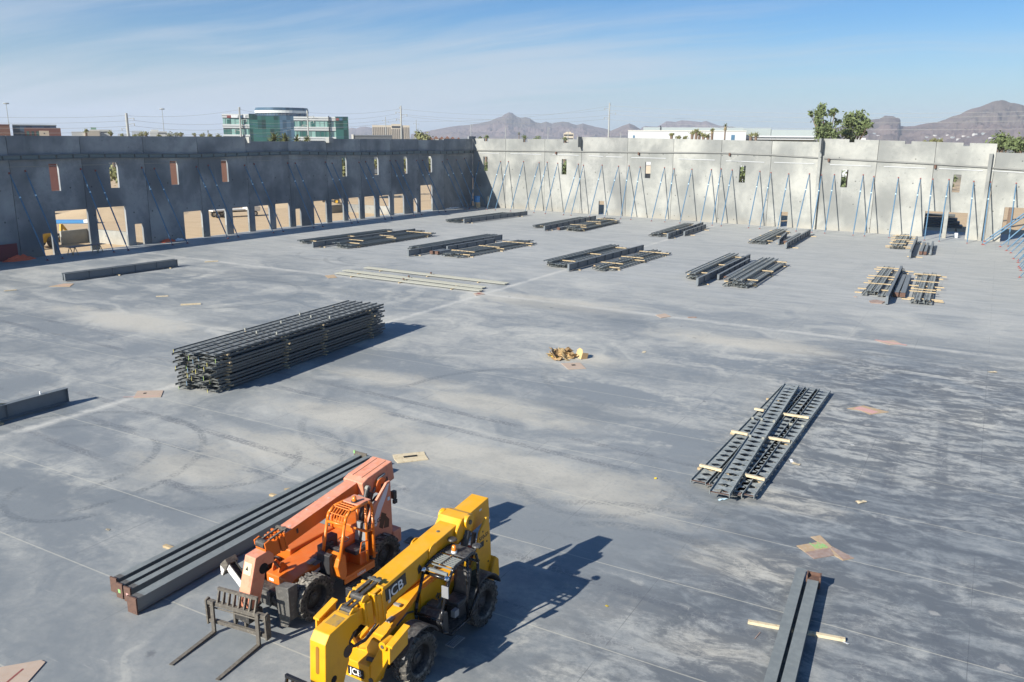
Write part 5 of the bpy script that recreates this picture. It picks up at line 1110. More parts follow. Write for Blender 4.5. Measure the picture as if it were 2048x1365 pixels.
t, c = poly('plywood_cover', [(1122, 727.5), (1160, 726.5), (1172, 738), (1137, 740)], .004, .03, 'ply', 'pale plywood cover with a square hole before the cardboard heap', 'plywood cover', G_); hole(t, c, 1147, 731.5, .26, .26, R(45), .031)
t, c = poly('plywood_cover', [(947, 588), (961, 584.5), (970, 589.5), (952, 592)], .004, .04, 'ply', 'small pink marked plywood cover at the end of the pale purlins', 'plywood cover', G_); MB().box((-.2, -.2, .041), (.2, .2, .044)).build('paint_mark', K['red'], t)
t, c = poly('plywood_cover', [(1311, 631), (1330, 628), (1342, 634), (1322, 637)], .004, .035, 'ply', 'small pinkish plywood cover in the middle of the open floor', 'plywood cover', G_)
t, c = poly('plywood_cover', [(1754, 683), (1787, 681), (1805, 689), (1780, 691)], .004, .02, 'ply', 'pink striped plywood cover alone right of the middle', 'plywood cover', G_); MB().box((-1.1, -.14, .021), (1.1, .14, .024)).build('paint_stripe', K['pink'], t, rz=R(-15))
t, c = poly('plywood_cover', [(1694, 818), (1727, 812), (1778, 825), (1740, 830), (1722, 822)], .004, .02, 'ply_tan', 'tan plywood cover with a pink patch right of the crossed joists', 'plywood cover', G_); MB().box((-.55, -.28, .021), (.55, .28, .024)).build('paint_patch', K['pink'], t, rz=R(-25))
Z6d = lambda x, y: (1440+x/4.3325, 1050+y/4.3325)
t, c = poly('plywood_cover', [Z6d(*p) for p in ((785, 108), (868, 95), (965, 190), (1162, 292), (1065, 312), (990, 268), (955, 205), (850, 152))], .004, .022, 'ply_tan', 'large notched plywood cover with green lettering reading hole', 'plywood cover', G_)
for (pp, mt, z) in (([(663, 185), (850, 153), (953, 205), (738, 240)], 'ply_tan', .023), ([(740, 242), (955, 207), (988, 268), (815, 298)], 'ply_brown', .024), ([(958, 205), (968, 196), (1160, 292), (1068, 310)], 'ply_brown', .027)):
    P = [at(*Z6d(*p)) for p in pp]; MB().prism([(p.x-c.x, p.y-c.y) for p in P], .004, z, 'z').build('sheet', K[mt], t)
ca, cb = at(*Z6d(800, 192)), at(*Z6d(915, 180)); v = cb-ca; th_ = math.atan2(v.y, v.x); cm = (ca+cb)/2-c
text('green_lettering', 'hole', .62, K['green'], t, Matrix.Translation((cm.x, cm.y, .030))@Matrix.Rotation(th_, 4, 'Z'), .002, v.length/1.15, 0, .012)
t, c = poly('plywood_sheet', [(-8, 1338), (82, 1322), (91, 1326), (55, 1367), (62, 1385), (-8, 1385)], .004, .03, 'ply', 'pinkish plywood sheets at the bottom left corner', 'plywood cover', G_); MB().box((-.03, -.5, .031), (.03, .5, .034)).build('paint_stripe', K['red'], t, rz=R(20), loc=(-.1, -.3, 0))
t, c = poly('plywood_cover', [(98, 574), (128, 568), (148, 568), (140, 574)], .004, .03, 'ply_tan', 'flat tan plywood scrap below the lone girder pair', 'plywood cover', G_); MB().box((-.6, -.12, .031), (.6, .12, .034)).build('paint_stripe', K['pink'], t, rz=R(40))
t, c = poly('plywood_cover', [(650, 552), (668, 550), (674, 556), (656, 557)], .004, .03, 'ply_tan', 'small tan plywood cover at the left end of the pale purlins', 'plywood cover', G_)
t, c = poly('plywood_cover', [(1738, 603), (1752, 601), (1770, 605), (1764, 608), (1742, 607)], .004, .07, 'ply_brown', 'brown plywood scrap left of the rightmost near pile girder', 'plywood cover', G_)
for i, (p, q, s_, lab) in enumerate([((361, 611), (402, 609), (.22, .1), 'pale plank in the open floor left of the joist stack'), ((312, 594), (337, 593), (.2, .06), 'thin pale plank further back on the left floor'), ((410, 525), (436, 523.5), (.25, .1), 'short pale plank near the lone girder pair right end'), ((9, 583), (33, 581), (.2, .07), 'short tan plank near the left edge'), ((1376, 636), (1392, 635.5), (.2, .06), 'dark wood offcut right of the middle cover'), ((1708, 594), (1714, 595), (.1, .05), 'tiny wood offcut near the rightmost near pile')]):
    timber(lab, at(*p), at(*q), s_, 'loose planks on the floor', 'timber_pale' if i < 4 else 'ply_brown'); COL.objects[-1].location.z = .004
# cardboard heap
hc = at(1128, 716); rc = random.Random(5); U = Vector((_r0.x, _r0.y, 0)); V = Vector((-U.y, U.x, 0))
def bent(sz, rr, k=3, am=.18):
    vs = []; n = 5
    for i in range(n):
        for j in range(n):
            x, y = (i/(n-1)-.5)*sz[0], (j/(n-1)-.5)*sz[1]; vs.append(Vector((x, y, am*mn.noise(Vector((x*k+rr*7, y*k, rr))))))
    fs = [(i*n+j, (i+1)*n+j, (i+1)*n+j+1, i*n+j+1) for i in range(n-1) for j in range(n-1)]
    return vs, fs
for i in range(17):
    a = rc.uniform(0, 6.28); rr = rc.uniform(.1, .85)**.8; h = .06+.24*(1-rr)*rc.uniform(.6, 1.0); pos = hc+U*(math.cos(a)*rr*.95-.2)+V*(math.sin(a)*rr*.7)
    vs, fs = bent((rc.uniform(.4, .85), rc.uniform(.3, .65)), i); M = Matrix.Rotation(rc.uniform(-.8, .8), 3, 'X')@Matrix.Rotation(rc.uniform(-.8, .8), 3, 'Y')
    vs = [M@v for v in vs]; lo = min(v.z for v in vs); h = max(h, .01-lo)
    o = MB().add(vs, fs).build('cardboard_piece', K['cardboard' if i % 3 else 'cardboard_dark']); o.modifiers.new('thickness', 'SOLIDIFY').thickness = .012; o.location = (pos.x, pos.y, h); o.rotation_euler.z = rc.uniform(0, 6.28)
    tag(o, 'crumpled tan cardboard sheet in the heap by the pale plywood cover', 'cardboard', 'crumpled cardboard in the heap')
p = hc+U*.92-V*.1
t = thing('cardboard_box', 'open leaning cardboard box at the right side of the cardboard heap', 'box', (p.x, p.y, 0), R(-35)); M = Matrix.Rotation(R(-14), 4, 'X')
t.scale = (.72, .72, .62)
MB().box((-.5, -.02, .02), (.5, .01, .82), M=M).build('panel', K['cardboard'], t); MB().box((-.5, .012, .06), (-.47, .62, .74), M=M).build('panel', K['cardboard_dark'], t); MB().box((.47, .012, .06), (.5, .62, .74), M=M).build('panel', K['cardboard_dark'], t); MB().prism([(-.5, .82), (.5, .82), (.28, 1.05), (-.2, 1.08)], -.02, .0, 'y', M=M).build('flap', K['cardboard'], t)
for i, (dx_, dy, mt, lab) in enumerate(((-.75, .25, 'yellow_wrap', 'yellow wrapper at the left back of the cardboard heap'), (-.35, -.45, 'yellow_wrap', 'yellow strap lying in front of the cardboard heap'), (-.7, .75, 'black', 'dark scrap on top back left of the cardboard heap'))):
    vs, fs = bent((.4, .22), 40+i, 6, .1); p = hc+U*dx_+V*dy; o = MB().add(vs, fs).build('wrapper', K[mt]); o.modifiers.new('thickness', 'SOLIDIFY').thickness = .01; o.location = (p.x, p.y, .1 if i < 2 else .42); o.rotation_euler = (.5, .3, i); tag(o, lab, 'wrapper')
def litter(px, py, sz, mt, lab, cat='litter', name='paper_scrap', k=0):
    vs, fs = bent(sz, k+60, 5, .05); lo = min(v.z for v in vs); o = MB().add(vs, fs).build(name, K[mt]); o.modifiers.new('thickness', 'SOLIDIFY').thickness = .006; c = at(px, py); o.location = (c.x, c.y, .008-lo); o.rotation_euler.z = k; tag(o, lab, cat)
litter(578, 981, (.34, .3), 'timber', 'orange tan wood scrap beside the columns left of the orange machine', 'wood scrap', 'wood_scrap', 1)
litter(1583, 923, (.34, .14), 'white', 'white paper scrap right of the crossed joists', k=2); litter(1592, 929, (.34, .2), 'timber_pale', 'cream scrap next to the white paper scrap', 'wood scrap', 'wood_scrap', 3)
litter(1722, 1005, (.42, .2), 'timber_pale', 'torn pale rag between the crossed joists and the large cover', 'rag', 'rag', 4); litter(1311, 958, (.1, .1), 'yellow_wrap', 'small yellow scrap left of the crossed joists', k=5)
litter(1214, 1213, (.09, .09), 'yellow_wrap', 'small yellow scrap right of the machine shadow', k=6); litter(1985, 745, (.5, .25), 'timber_pale', 'pale rag on the floor near the right edge', 'rag', 'rag', 7)
litter(1288, 705, (.4, .2), 'timber_pale', 'pale rag right of the cardboard heap', 'rag', 'rag', 8); litter(1692, 1288, (.16, .1), 'white', 'white tag at the end of the lower right timber', k=9); litter(1705, 891, (.14, .14), 'white', 'small white paper ball right of the crossed joists', k=10)
litter(822, 1082, (.45, .35), 'grimy_grey', 'grey crumpled film between the two machines', 'film', 'plastic_film', 11); litter(1446, 1000, (.12, .42), 'sticker', 'blue and white tag hanging at the near end of the crossed joists', 'tag', 'tag_strip', 12)
litter(216, 1061, (.12, .12), 'timber_pale', 'tiny pale scrap on the left floor', k=13)
# ------------------------------------------------------------------ telehandlers (local x forward, y left, z up)
def tyre_wheel(t, x, y, r=.70, wd=.45, out=1, holes=True, seed=0):
    m = MB(); h = wd/2
    m.lathe([(r*.58, -h*.80), (r*.66, -h*.97), (r*.84, -h), (r*.925, -h*.9), (r*.945, -h*.5), (r*.945, h*.5), (r*.925, h*.9), (r*.84, h), (r*.66, h*.97), (r*.58, h*.80)], 36)
    n = 17
    for sd in (-1, 1):
        for i in range(n):
            a0 = 2*math.pi*(i+(.5 if sd > 0 else 0))/n; da = 2*math.pi/n
            def q(a, rr, yy): return (rr*math.cos(a), yy, rr*math.sin(a))
            P = []
            for rr in (r*.88, r*1.0):
                for (aa, yy) in ((a0-.27*da, .02*sd), (a0+.22*da, -.02*sd), (a0+.52*da, h*1.0*sd), (a0+.02*da, h*1.0*sd)): P.append(q(aa, rr-(.012 if yy*sd > .1 else 0), yy))
            m.add(P, [(3, 2, 1, 0), (4, 5, 6, 7), (0, 1, 5, 4), (1, 2, 6, 5), (2, 3, 7, 6), (3, 0, 4, 7)])
            # lug shoulder wrapping on to the sidewall
            P = [q(a0+da*k, rr, yy*sd) for (rr, yy) in ((r*.82, h+.006), (r*.975, h+.004)) for k in (.04, .50)]+[q(a0+da*k, rr, (h-.05)*sd) for rr in (r*.82, r*.975) for k in (.04, .50)]
            m.add(P, [(0, 1, 3, 2), (4, 6, 7, 5), (0, 2, 6, 4), (1, 5, 7, 3), (2, 3, 7, 6), (0, 4, 5, 1)])
    if holes:
        for i in range(26):
            a = 2*math.pi*i/26; rr = r*(.735 if i % 2 else .785)
            for sd in (-1, 1):
                vs = [(rr*math.cos(a)+.030*math.cos(b), sd*(h*.985+.004), rr*math.sin(a)+.030*math.sin(b)) for b in [k*math.pi/3 for k in range(6)]]; m.add(vs, [tuple(range(6))], 1)  # flat black discs stand in for the dark inside the sidewall holes
    w_ = m.build('wheel', [K['rubber'], K['void']], t); w_.location = (x, y, r); w_.rotation_euler.y = seed*.7
    rim = MB().lathe([(r*.585, -h*.8), (r*.57, -h*.2), (r*.55, 0), (r*.55, h*.2), (r*.585, h*.8)], 32).lathe([(0, out*h*.10), (r*.30, out*h*.12), (r*.42, out*h*.02), (r*.56, -out*h*.02)], 32).build('rim', K['black'], w_)
    hb = MB().lathe([(0, out*h*.62), (r*.13, out*h*.58), (r*.17, out*h*.40), (r*.24, out*h*.34), (r*.25, out*h*.1)], 20)
    for k in range(10): a = 2*math.pi*k/10; hb.tube((r*.33*math.cos(a), out*h*.08, r*.33*math.sin(a)), (r*.33*math.cos(a), out*h*.24, r*.33*math.sin(a)), .016, 6)
    hb.build('hub', K['black'], w_); return w_
def carriage(t, M, mt, w_=2.2, grille=True, forklen=1.78, z0=.0):
    b = MB().box((-.07, -w_/2, .84), (.07, w_/2, .96), M=M).box((-.06, -w_/2+.02, .26), (.05, w_/2-.02, .36), M=M)
    for y in (-w_/2+.02, w_/2-.08): b.prism([(-.12, .20), (.08, .20), (.10, .98), (-.05, 1.02), (-.12, .9)], y, y+.06, 'y', M=M)
    for y in (-.22, .16): b.box((-.10, y, .28), (-.075, y+.07, .92), M=M).box((-.2, y, .3), (-.101, y+.07, .8), M=M)
    b.tube(M@Vector((.0, -w_/2, .74)), M@Vector((.0, w_/2, .74)), .025, 8); c = b.build('fork_carriage', mt, t, bev=.008)
    if grille:
        g = MB().box((-.13, -.70, 1.30), (-.05, .70, 1.38), M=M)
        for k in range(8): y = -.69+k*.19; g.prism([(-.06, .965), (.05, .965), (-.06, 1.30), (-.13, 1.30)], y, y+.045, 'y', M=M)
        g.build('backrest', mt, t)
    for y in (-.80, .80):
        f = MB().box((.072, y-.06, .03), (.135, y+.06, 1.0), M=M).prism([(.072, -.0), (forklen, .0), (forklen, .012), (1.1, .03), (.136, .055), (.072, .03)], y-.06, y+.06, 'y', M=M); f.build('fork', mt, t, bev=.006)
def lift_text(name, body, size, mt, t, loc, face, xs=1, tilt=0, bold=.0, ext=.004, shear=0):
    """text standing on a side face: face 'L' looks to +y, 'F' looks to +x"""
    if face == 'L': Mx = Matrix(((-1, 0, 0, 0), (0, 0, 1, 0), (0, 1, 0, 0), (0, 0, 0, 1)))
    else: Mx = Matrix(((0, 0, 1, 0), (1, 0, 0, 0), (0, 1, 0, 0), (0, 0, 0, 1)))
    return text(name, body, size, mt, t, Matrix.Translation(loc)@Mx@Matrix.Rotation(tilt, 4, 'Z'), ext, xs, shear, bold)
BV = .012
K['pale_patch'] = mat('pale_worn_patch', (.62, .42, .34), .7, .1, 5)

# ---- orange telehandler
t = JL = thing('telehandler', 'faded orange telehandler with open cab and rusty forks, beside the yellow one', 'telehandler', (-16.95, 18.07, 0), R(-92.9))
O, F_ = K['orange'], K['orange_faded']
for i, (x, y) in enumerate(((1.53, .88), (-1.55, .88), (1.53, -1.13), (-1.55, -1.13))): tyre_wheel(t, x, y, out=1 if y > 0 else -1, seed=i+1)
MB().box((-2.1, -.58, .42), (1.9, .33, .82)).tube((1.53, -.95, .69), (1.53, .7, .69), .13, 10).tube((-1.55, -.95, .69), (-1.55, .7, .69), .13, 10).build('chassis', K['grimy_dark'], t, bev=BV)
h = MB().prism([(1.98, .98), (1.98, 1.26), (1.75, 1.32), (.5, 1.44), (-1.0, 1.5), (-1.0, .8), (1.7, .8)], -.55, .55); h.build('hood', O, t, bev=.03)
MB().prism([(1.6, 1.08), (1.55, 1.17), (.35, 1.30), (.35, 1.21)], .552, .556).build('pale_stripe', K['swoosh'], t); MB().prism([(1.6, .99), (1.6, 1.07), (.35, 1.20), (.35, 1.10)], .552, .556).build('black_stripe', K['blackgloss'], t)
MB().box((1.982, -.42, 1.05), (1.986, -.24, 1.13)).build('headlamp_plate', K['white'], t); MB().box((1.982, .36, 1.02), (1.986, .5, 1.12)).build('headlamp', K['chrome'], t)
MB().prism([(1.5, 1.36), (1.9, 1.32), (1.80, 1.58), (1.70, 1.62)], -.42, -.37).prism([(1.5, 1.36), (1.9, 1.32), (1.80, 1.58), (1.70, 1.62)], -.15, -.10).build('boom_rest', O, t, bev=BV)
MB().box((-.9, -1.35, .7), (1.0, -.56, 1.55)).build('engine_cover', O, t, bev=.05)
MB().prism([(.15, 1.46), (1.1, 1.42), (.75, 1.475), (.2, 1.50)], .25, .62).build('deck_cover', K['grimy_grey'], t)
# boom
BJ = Matrix.Translation((0, 0, 2.95))@Matrix.Rotation(R(9.0), 4, 'Y')
def ftop(m, a, b, M):                                   # a box whose upper face is the sun-faded paint
    m.box(a, b, 0, M); m.m[-5] = 1; return m
m = ftop(MB(), (-1.5, -.27, -.43), (1.85, .20, 0), BJ); bm_ = m.build('boom', [O, F_], t, bev=BV)
MB().box((-.55, -.27, .002), (-.53, .20, .006), M=BJ).box((.15, -.27, .002), (.17, .20, .006), M=BJ).build('weld_seam', K['orange_faded'], bm_)
m = MB().prism([(-2.78, -.60), (-2.78, .07), (-1.55, .07), (-1.28, .01), (-1.28, -.45), (-1.5, -.62)], -.42, .42, 'y', 0, BJ); m.m = [0]*len(m.f)
sl_ = m.build('boom_sleeve', F_, t, bev=.035)
MB().box((-2.7, -.20, .0705), (-1.5, -.175, .0745), M=BJ).box((-2.7, .20, .0705), (-1.5, .225, .0745), M=BJ).build('slot', K['darkorange'], sl_)  # raised dark strips paint the shade inside two grooves
m = MB()
for x, e in ((1.86, .055), (2.02, .04), (2.14, .03)): m.box((x, -.27-e, -.43-e), (x+.06, .20+e, e), M=BJ)
m.build('boom_flange', O, t, bev=.01)
MB().box((1.93, -.24, -.50), (2.02, .24, -.02), M=BJ).box((2.2, -.21, -.46), (2.62, .21, -.05), M=BJ).build('inner_boom', O, t, bev=BV)
m = MB()
for y in (-.14, .10): m.box((1.7, y, .06), (2.5, y+.05, .11), M=BJ)
m.box((1.75, -.2, .06), (1.83, .2, .13), M=BJ).build('extension_chain', K['grimy'], t)
MB().tube(BJ@Vector((2.52, -.17, .02)), BJ@Vector((2.52, .17, .02)), .13, 16).build('chain_roller', K['grimy_dark'], t)
m = MB()
for y in (-.24, .19): m.prism([(2.2, -.42), (2.34, -.42), (2.62, -.02), (2.62, .14), (2.42, .16), (2.3, .02), (2.2, .0)], y, y+.05, M=BJ)
m.build('roller_bracket', O, t, bev=.01)
hd = MB().prism([(2.3, 2.42), (2.62, 2.40), (2.95, 2.37), (3.32, 1.13), (3.26, .84), (2.95, .82), (2.68, 1.62), (2.60, 1.98), (2.3, 1.98)], -.22, .22).build('boom_head', [F_], t, bev=.02)
MF = Matrix.Translation((3.135, 0, 1.75))@Matrix.Rotation(-math.atan2(.37, 1.24), 4, 'Y')
MB().box((.004, -.17, .12), (.008, .13, .46), M=MF).build('warning_decal', K['timber_pale'], hd); MB().prism([(-.10, .24), (.02, .24), (-.04, .36)], .009, .011, 'x', M=MF).build('warning_triangle', K['blackgloss'], hd)
MB().tube((2.70, .222, 1.95), (2.70, .23, 1.95), .16, 14).build('pin_hole_shade', K['void'], hd)  # flat black disc paints the dark inside of the pin hole
MB().tube((2.86, -.18, .95), (3.3, -.18, .80), .06, 8).tube((2.86, .18, .95), (3.3, .18, .80), .06, 8).box((2.9, -.3, .55), (3.4, .3, .85)).build('carriage_mount', K['grimy_dark'], t)
carriage(t, Matrix.Translation((3.46, -.12, .03))@Matrix.Rotation(R(9.5), 4, 'Z'), K['grimy'])
# tail uprights
pl = [(-2.25, 1.1), (-2.2, 3.03), (-2.02, 3.02), (-1.32, 2.42), (-.98, 1.85), (-.95, 1.1)]
for y in (.70, -.80):
    p = MB().prism(pl, y, y+.09).build('tail_plate', F_ if y > 0 else O, t, bev=.02)
    if y > 0:
        MB().prism([(-2.14, 2.98), (-2.02, 2.95), (-1.55, 2.42), (-1.22, 1.75), (-1.46, 1.72), (-1.72, 2.2), (-1.98, 2.6)], y+.091, y+.095).build('swoosh_decal', K['swoosh'], p)
        MB().prism([(-1.35, 2.45), (-1.28, 2.42), (-1.02, 1.9), (-1.18, 1.85)], y+.091, y+.094).build('black_decal', K['blackgloss'], p)
        MB().prism([(-1.95, 1.95), (-1.72, 2.1), (-1.58, 1.62), (-1.75, 1.5)], y+.091, y+.096).build('vent', K['darkorange'], p); MB().prism([(-2.08, 1.72), (-1.92, 1.9), (-1.80, 1.50), (-2.05, 1.45)], y+.091, y+.096).build('vent', K['darkorange'], p)  # dark patches paint the shade inside the vent openings
        lift_text('tail_lettering', 'JLG', .20, K['black'], p, (-1.45, y+.098, 1.88), 'L', 1.3, 0, .002, .002, .2)
        MB().box((-2.15, y+.091, 2.38), (-2.03, y+.095, 2.5)).build('sticker', K['sticker'], p)
MB().box((-2.22, -.70, 1.0), (-1.0, .69, 1.75)).build('tail_body', O, t, bev=.03); MB().box((-2.62, -1.0, .72), (-2.2, .85, 1.22)).build('counterweight', F_, t, bev=.04)
MB().box((-2.42, .72, 2.35), (-2.27, .86, 2.62)).box((-2.40, .80, 2.2), (-2.25, .90, 2.34)).build('rear_lamp', K['black'], t, bev=.01)
MB().tube((-.95, .50, 1.9), (-1.42, .50, 2.98), .085, 12).tube((-1.05, .44, 1.6), (-1.62, .44, 2.75), .11, 12).build('lift_cylinder', K['black'], t); MB().tube((-1.42, .45, 2.98), (-1.42, .56, 2.98), .09, 12).build('cylinder_pin', K['galv'], t)
MB().tube((-2.05, .40, 2.85), (-2.05, .55, 2.85), .27, 20).build('pivot_boss', O, t, bev=.01); MB().box((-2.1, .552, 2.76), (-2.0, .556, 2.92)).build('pivot_mark', K['black'], t)
m = MB()
for k in range(6):
    pts = [Vector((-1.5-.05*k, .46+.02*k, 2.35+.05*k)), Vector((-1.75, .50+.02*k, 2.55-.04*k)), Vector((-2.05-.04*k, .57, 2.62+.07*k)), Vector((-2.38, .52-.05*k, 2.72+.06*k)), Vector((-2.45, .42-.12*k, 3.0))]; m.pipe(pts, .022, 6)
m.build('hydraulic_hose', K['black'], t); MB().pipe([Vector((-1.72, .48, 2.72)), Vector((-1.95, .49, 3.1)), Vector((-2.3, .46, 3.16))], .035, 8).build('steel_hose_pipe', K['steel_light'], t)
MB().box((.9, .30, 1.43), (1.15, .46, 1.50)).build('deck_clamp', K['galv'], t); MB().tube((.3, .5, 1.5), (.55, .62, 1.56), .02, 6).build('deck_rod', K['galv'], t)
MB().box((1.2, -.273, -.30), (1.28, -.2705, -.14), M=BJ).box((1.35, .2005, -.26), (1.43, .203, -.10), M=BJ).build('decal', K['grimy_dark'], t)
for (x, y) in ((1.5, .08), (.6, -.1), (-.2, .05)): MB().lathe([(0, .006), (.05, .005), (.055, 0)], 12, 'z').build('boom_cap', K['pale_patch'], t, loc=BJ@Vector((x, y-.05, .001)))
m = MB()
for k in range(3): m.pipe([Vector((1.75, -.25+.06*k, 1.36)), Vector((2.0, -.2+.06*k, 1.75)), Vector((2.35, -.12+.05*k, 1.95))], .022, 6)
m.build('hydraulic_hose', K['black'], t)
# cab
cab = MB()
fo = [(.58, 1.5), (.32, 2.58), (.24, 2.80), (.06, 2.93), (-.70, 2.93), (-.86, 2.84), (-.93, 2.55), (-.93, .95)]
for y in (1.13, .47): cab.pipe([Vector((x+(.06 if y < 1 and x > .2 else 0), y, z)) for x, z in fo], .05, 8)
cab.pipe([Vector((-.62, 1.13, .95)), Vector((-.62, 1.13, 2.9))], .045, 8).pipe([Vector((-.93, .47, 1.9)), Vector((-.93, 1.13, 1.9))], .04, 8).pipe([Vector((-.93, 1.13, 1.95)), Vector((-.62, 1.13, 1.95))], .035, 8)
cab.pipe([Vector((.33, 1.13, 2.56)), Vector((.39, .47, 2.56))], .045, 8).pipe([Vector((-.62, .47, 1.95)), Vector((-.62, 1.13, 1.95))], .035, 8)
cf = cab.build('cab_frame', K['cab_orange'], t, smooth=True)
m = MB()
for k in range(1, 6):
    y = .47+.66*k/6; m.pipe([Vector((.35, y, 2.57)), Vector((.27, y, 2.80)), Vector((.08, y, 2.93)), Vector((-.32, y, 2.93))], .017, 6)
for x, z in ((.08, 2.945), (-.05, 2.945), (-.18, 2.945), (.26, 2.80)): m.tube((x, .47, z), (x, 1.13, z), .016, 6)
m.build('roof_grille', K['cab_orange'], t)
MB().box((-.86, .45, 2.93), (-.30, 1.15, 2.975)).build('roof_plate', F_, t, bev=.015)
MB().lathe([(0, 3.17), (.055, 3.15), (.075, 3.07), (.075, 3.02)], 16, 'z', (-.42, .86, 0)).build('beacon', K['beacon'], t, smooth=True); MB().lathe([(.09, 3.025), (.10, 2.975)], 16, 'z', (-.42, .86, 0)).build('beacon_base', K['black'], t)
MB().prism([(.62, .98), (.70, 1.32), (.62, 1.56), (.42, 1.66), (.34, 1.56), (.30, .98), (.38, .80), (.5, .82)], .50, 1.15)  .build('cab_front_panel', K['cab_orange'], t, bev=.03)
MB().box((-.93, .45, .76), (.42, 1.15, .86)).box((-.93, 1.10, .62), (.42, 1.15, .76)).build('cab_floor', K['cab_orange'], t, bev=BV); MB().box((-.96, .45, .86), (-.93, 1.1, 1.9)).build('cab_rear_panel', O, t)
MB().box((-.80, .50, .86), (-.38, 1.05, 1.28)).build('seat_base', O, t, bev=.02)
s_ = MB().box((-.72, .55, 1.28), (-.20, 1.05, 1.42)).build('seat', K['vinyl'], t, bev=.04); M = Matrix.Translation((-.72, 0, 1.40))@Matrix.Rotation(R(-12), 4, 'Y')
MB().box((-.06, .55, 0), (.06, 1.05, .72), M=M).build('seat_back', K['vinyl'], s_, bev=.04); MB().box((.062, .56, .12), (.085, .74, .70), M=M).build('back_pad', K['seatpad'], s_, bev=.015); MB().box((.062, .86, .12), (.085, 1.04, .70), M=M).build('back_pad', K['seatpad'], s_, bev=.015)
MB().box((.28, .55, 1.5), (.42, .95, 1.74)).tube((.30, .75, 1.6), (.02, .75, 1.84), .03, 8).build('dash', K['black'], t, bev=.02)
MB().lathe([(.15, .0), (.165, .015), (.18, 0), (.165, -.015), (.15, 0)], 20, 'z').build('steering_wheel', K['black'], t, loc=(0, .75, 1.86)); 
for k in range(3): MB().tube((.12, .52+.05*k, 1.5), (.10, .52+.05*k, 1.78), .012, 6).build('lever', K['black'], t)
MB().box((.15, .22, 1.5), (.62, .48, 1.78)).build('battery_box', K['vinyl'], t, bev=.02); MB().box((-.1, .12, 1.5), (.3, .4, 1.92)).build('battery_box', mat('dark_maroon_cover', (.10, .035, .035), .6, .2, 4), t, bev=.02)
MB().pipe([Vector((-.60, 1.17, 1.35)), Vector((-.60, 1.2, 1.70)), Vector((-.30, 1.2, 1.74)), Vector((-.22, 1.2, 1.42)), Vector((-.58, 1.17, 1.35))], .018, 6).build('side_guard', O, t)
MB().prism([(.62, .75), (.86, .8), (.84, 1.7), (.7, 1.72)], .42, .95).build('mud_flap', K['black'], t, bev=.02)
MB().box((-.3, 1.0, .52), (.35, 1.22, .56)).box((-.3, 1.0, .56), (-.26, 1.04, .76)).box((.31, 1.0, .56), (.35, 1.04, .76)).build('step', K['black'], t)
lift_text('number_lettering', '10054', .14, K['white'], t, (-.3, 1.152, .70), 'L', 1.1, 0, .003, .002)
MB().box((-1.1, 1.0, 1.0), (-.99, 1.12, 1.06)).build('bracket', O, t)
# stabilisers
MB().prism([(-.60, .50), (.45, .50), (.62, .72), (.50, 1.0), (-.65, 1.0)], 1.98, 2.32, 'x').build('stabiliser_beam', K['grimy_dark'], t, bev=.02); MB().box((2.33, -.55, .52), (2.40, .05, .96)).build('front_plate', K['grimy_grey'], t, bev=.01)
st = MB().beam((2.32, .20, .88), (2.36, .76, .42), .26, .2).build('stabiliser_leg', K['grimy_dark'], t, bev=.02)
MB().prism([(.42, 1.34), (.96, 1.44), (.97, .45), (.86, .16), (.55, .10), (.48, .6)], 2.46, 2.50, 'x').prism([(.42, 1.34), (.96, 1.44), (.96, 1.38), (.42, 1.28)], 2.16, 2.46, 'x').box((2.16, .925, .40), (2.46, .965, 1.42)).build('stabiliser_pad', K['grimy_grey'], st, bev=.01)
st = MB().beam((2.33, -.55, .50), (2.33, -1.72, 1.36), .24, .03).beam((2.22, -.60, .56), (2.22, -1.72, 1.42), .02, .15).beam((2.44, -.60, .56), (2.44, -1.72, 1.42), .02, .15).build('stabiliser_leg', K['grimy_dark'], t)
MB().beam((2.455, -.62, .50), (2.455, -1.72, 1.33), .012, .24).build('chipped_side', K['chipped'], st); MB().prism([(-1.98, 1.00), (-1.90, .96), (-1.62, 1.42), (-1.74, 1.56), (-1.98, 1.34)], 2.10, 2.50, 'x').build('stabiliser_pad', K['grimy'], st, bev=.01); MB().prism([(-1.97, 1.00), (-1.91, .98), (-1.80, 1.20), (-1.97, 1.30)], 2.502, 2.508, 'x').build('chipped_face', K['chipped'], st)

# ---- yellow telehandler
t = JC = thing('telehandler', 'clean yellow telehandler with black open cab and lettered boom, nearest the camera', 'telehandler', (-12.61, 17.2, 0), R(-90.7))
Y = K['yellow']
for i, (x, y) in enumerate(((1.57, .88), (-1.57, .88), (1.57, -1.13), (-1.57, -1.13))): tyre_wheel(t, x, y, out=1 if y > 0 else -1, seed=i+6)
MB().box((-2.2, -.62, .45), (2.1, .38, .9)).tube((1.57, -.95, .69), (1.57, .7, .69), .13, 10).tube((-1.57, -.95, .69), (-1.57, .7, .69), .13, 10).build('chassis', K['black'], t, bev=BV)
MB().prism([(2.75, .38), (2.78, .92), (2.3, 1.10), (1.2, 1.36), (-1.0, 1.5), (-2.2, 1.5), (-2.2, .7), (1.9, .7), (2.3, .35)], -.60, .34).build('frame', Y, t, bev=.02)
MB().prism([(2.1, 1.18), (2.1, 1.26), (.2, 1.95), (-.6, 2.0), (-.6, 1.3)], .16, .30).prism([(2.2, 1.14), (2.2, 1.2), (.2, 1.8), (-.6, 1.85), (-.6, 1.3)], -.52, -.40).build('side_rail', Y, t, bev=BV)
MB().prism([(1.9, 1.24), (.6, 1.55), (-.9, 1.6), (-.9, 1.4), (1.9, 1.1)], -.38, .14).build('deck', Y, t, bev=BV); MB().box((-.6, .30, 1.35), (.55, .34, 1.95)).build('cab_mount', Y, t)
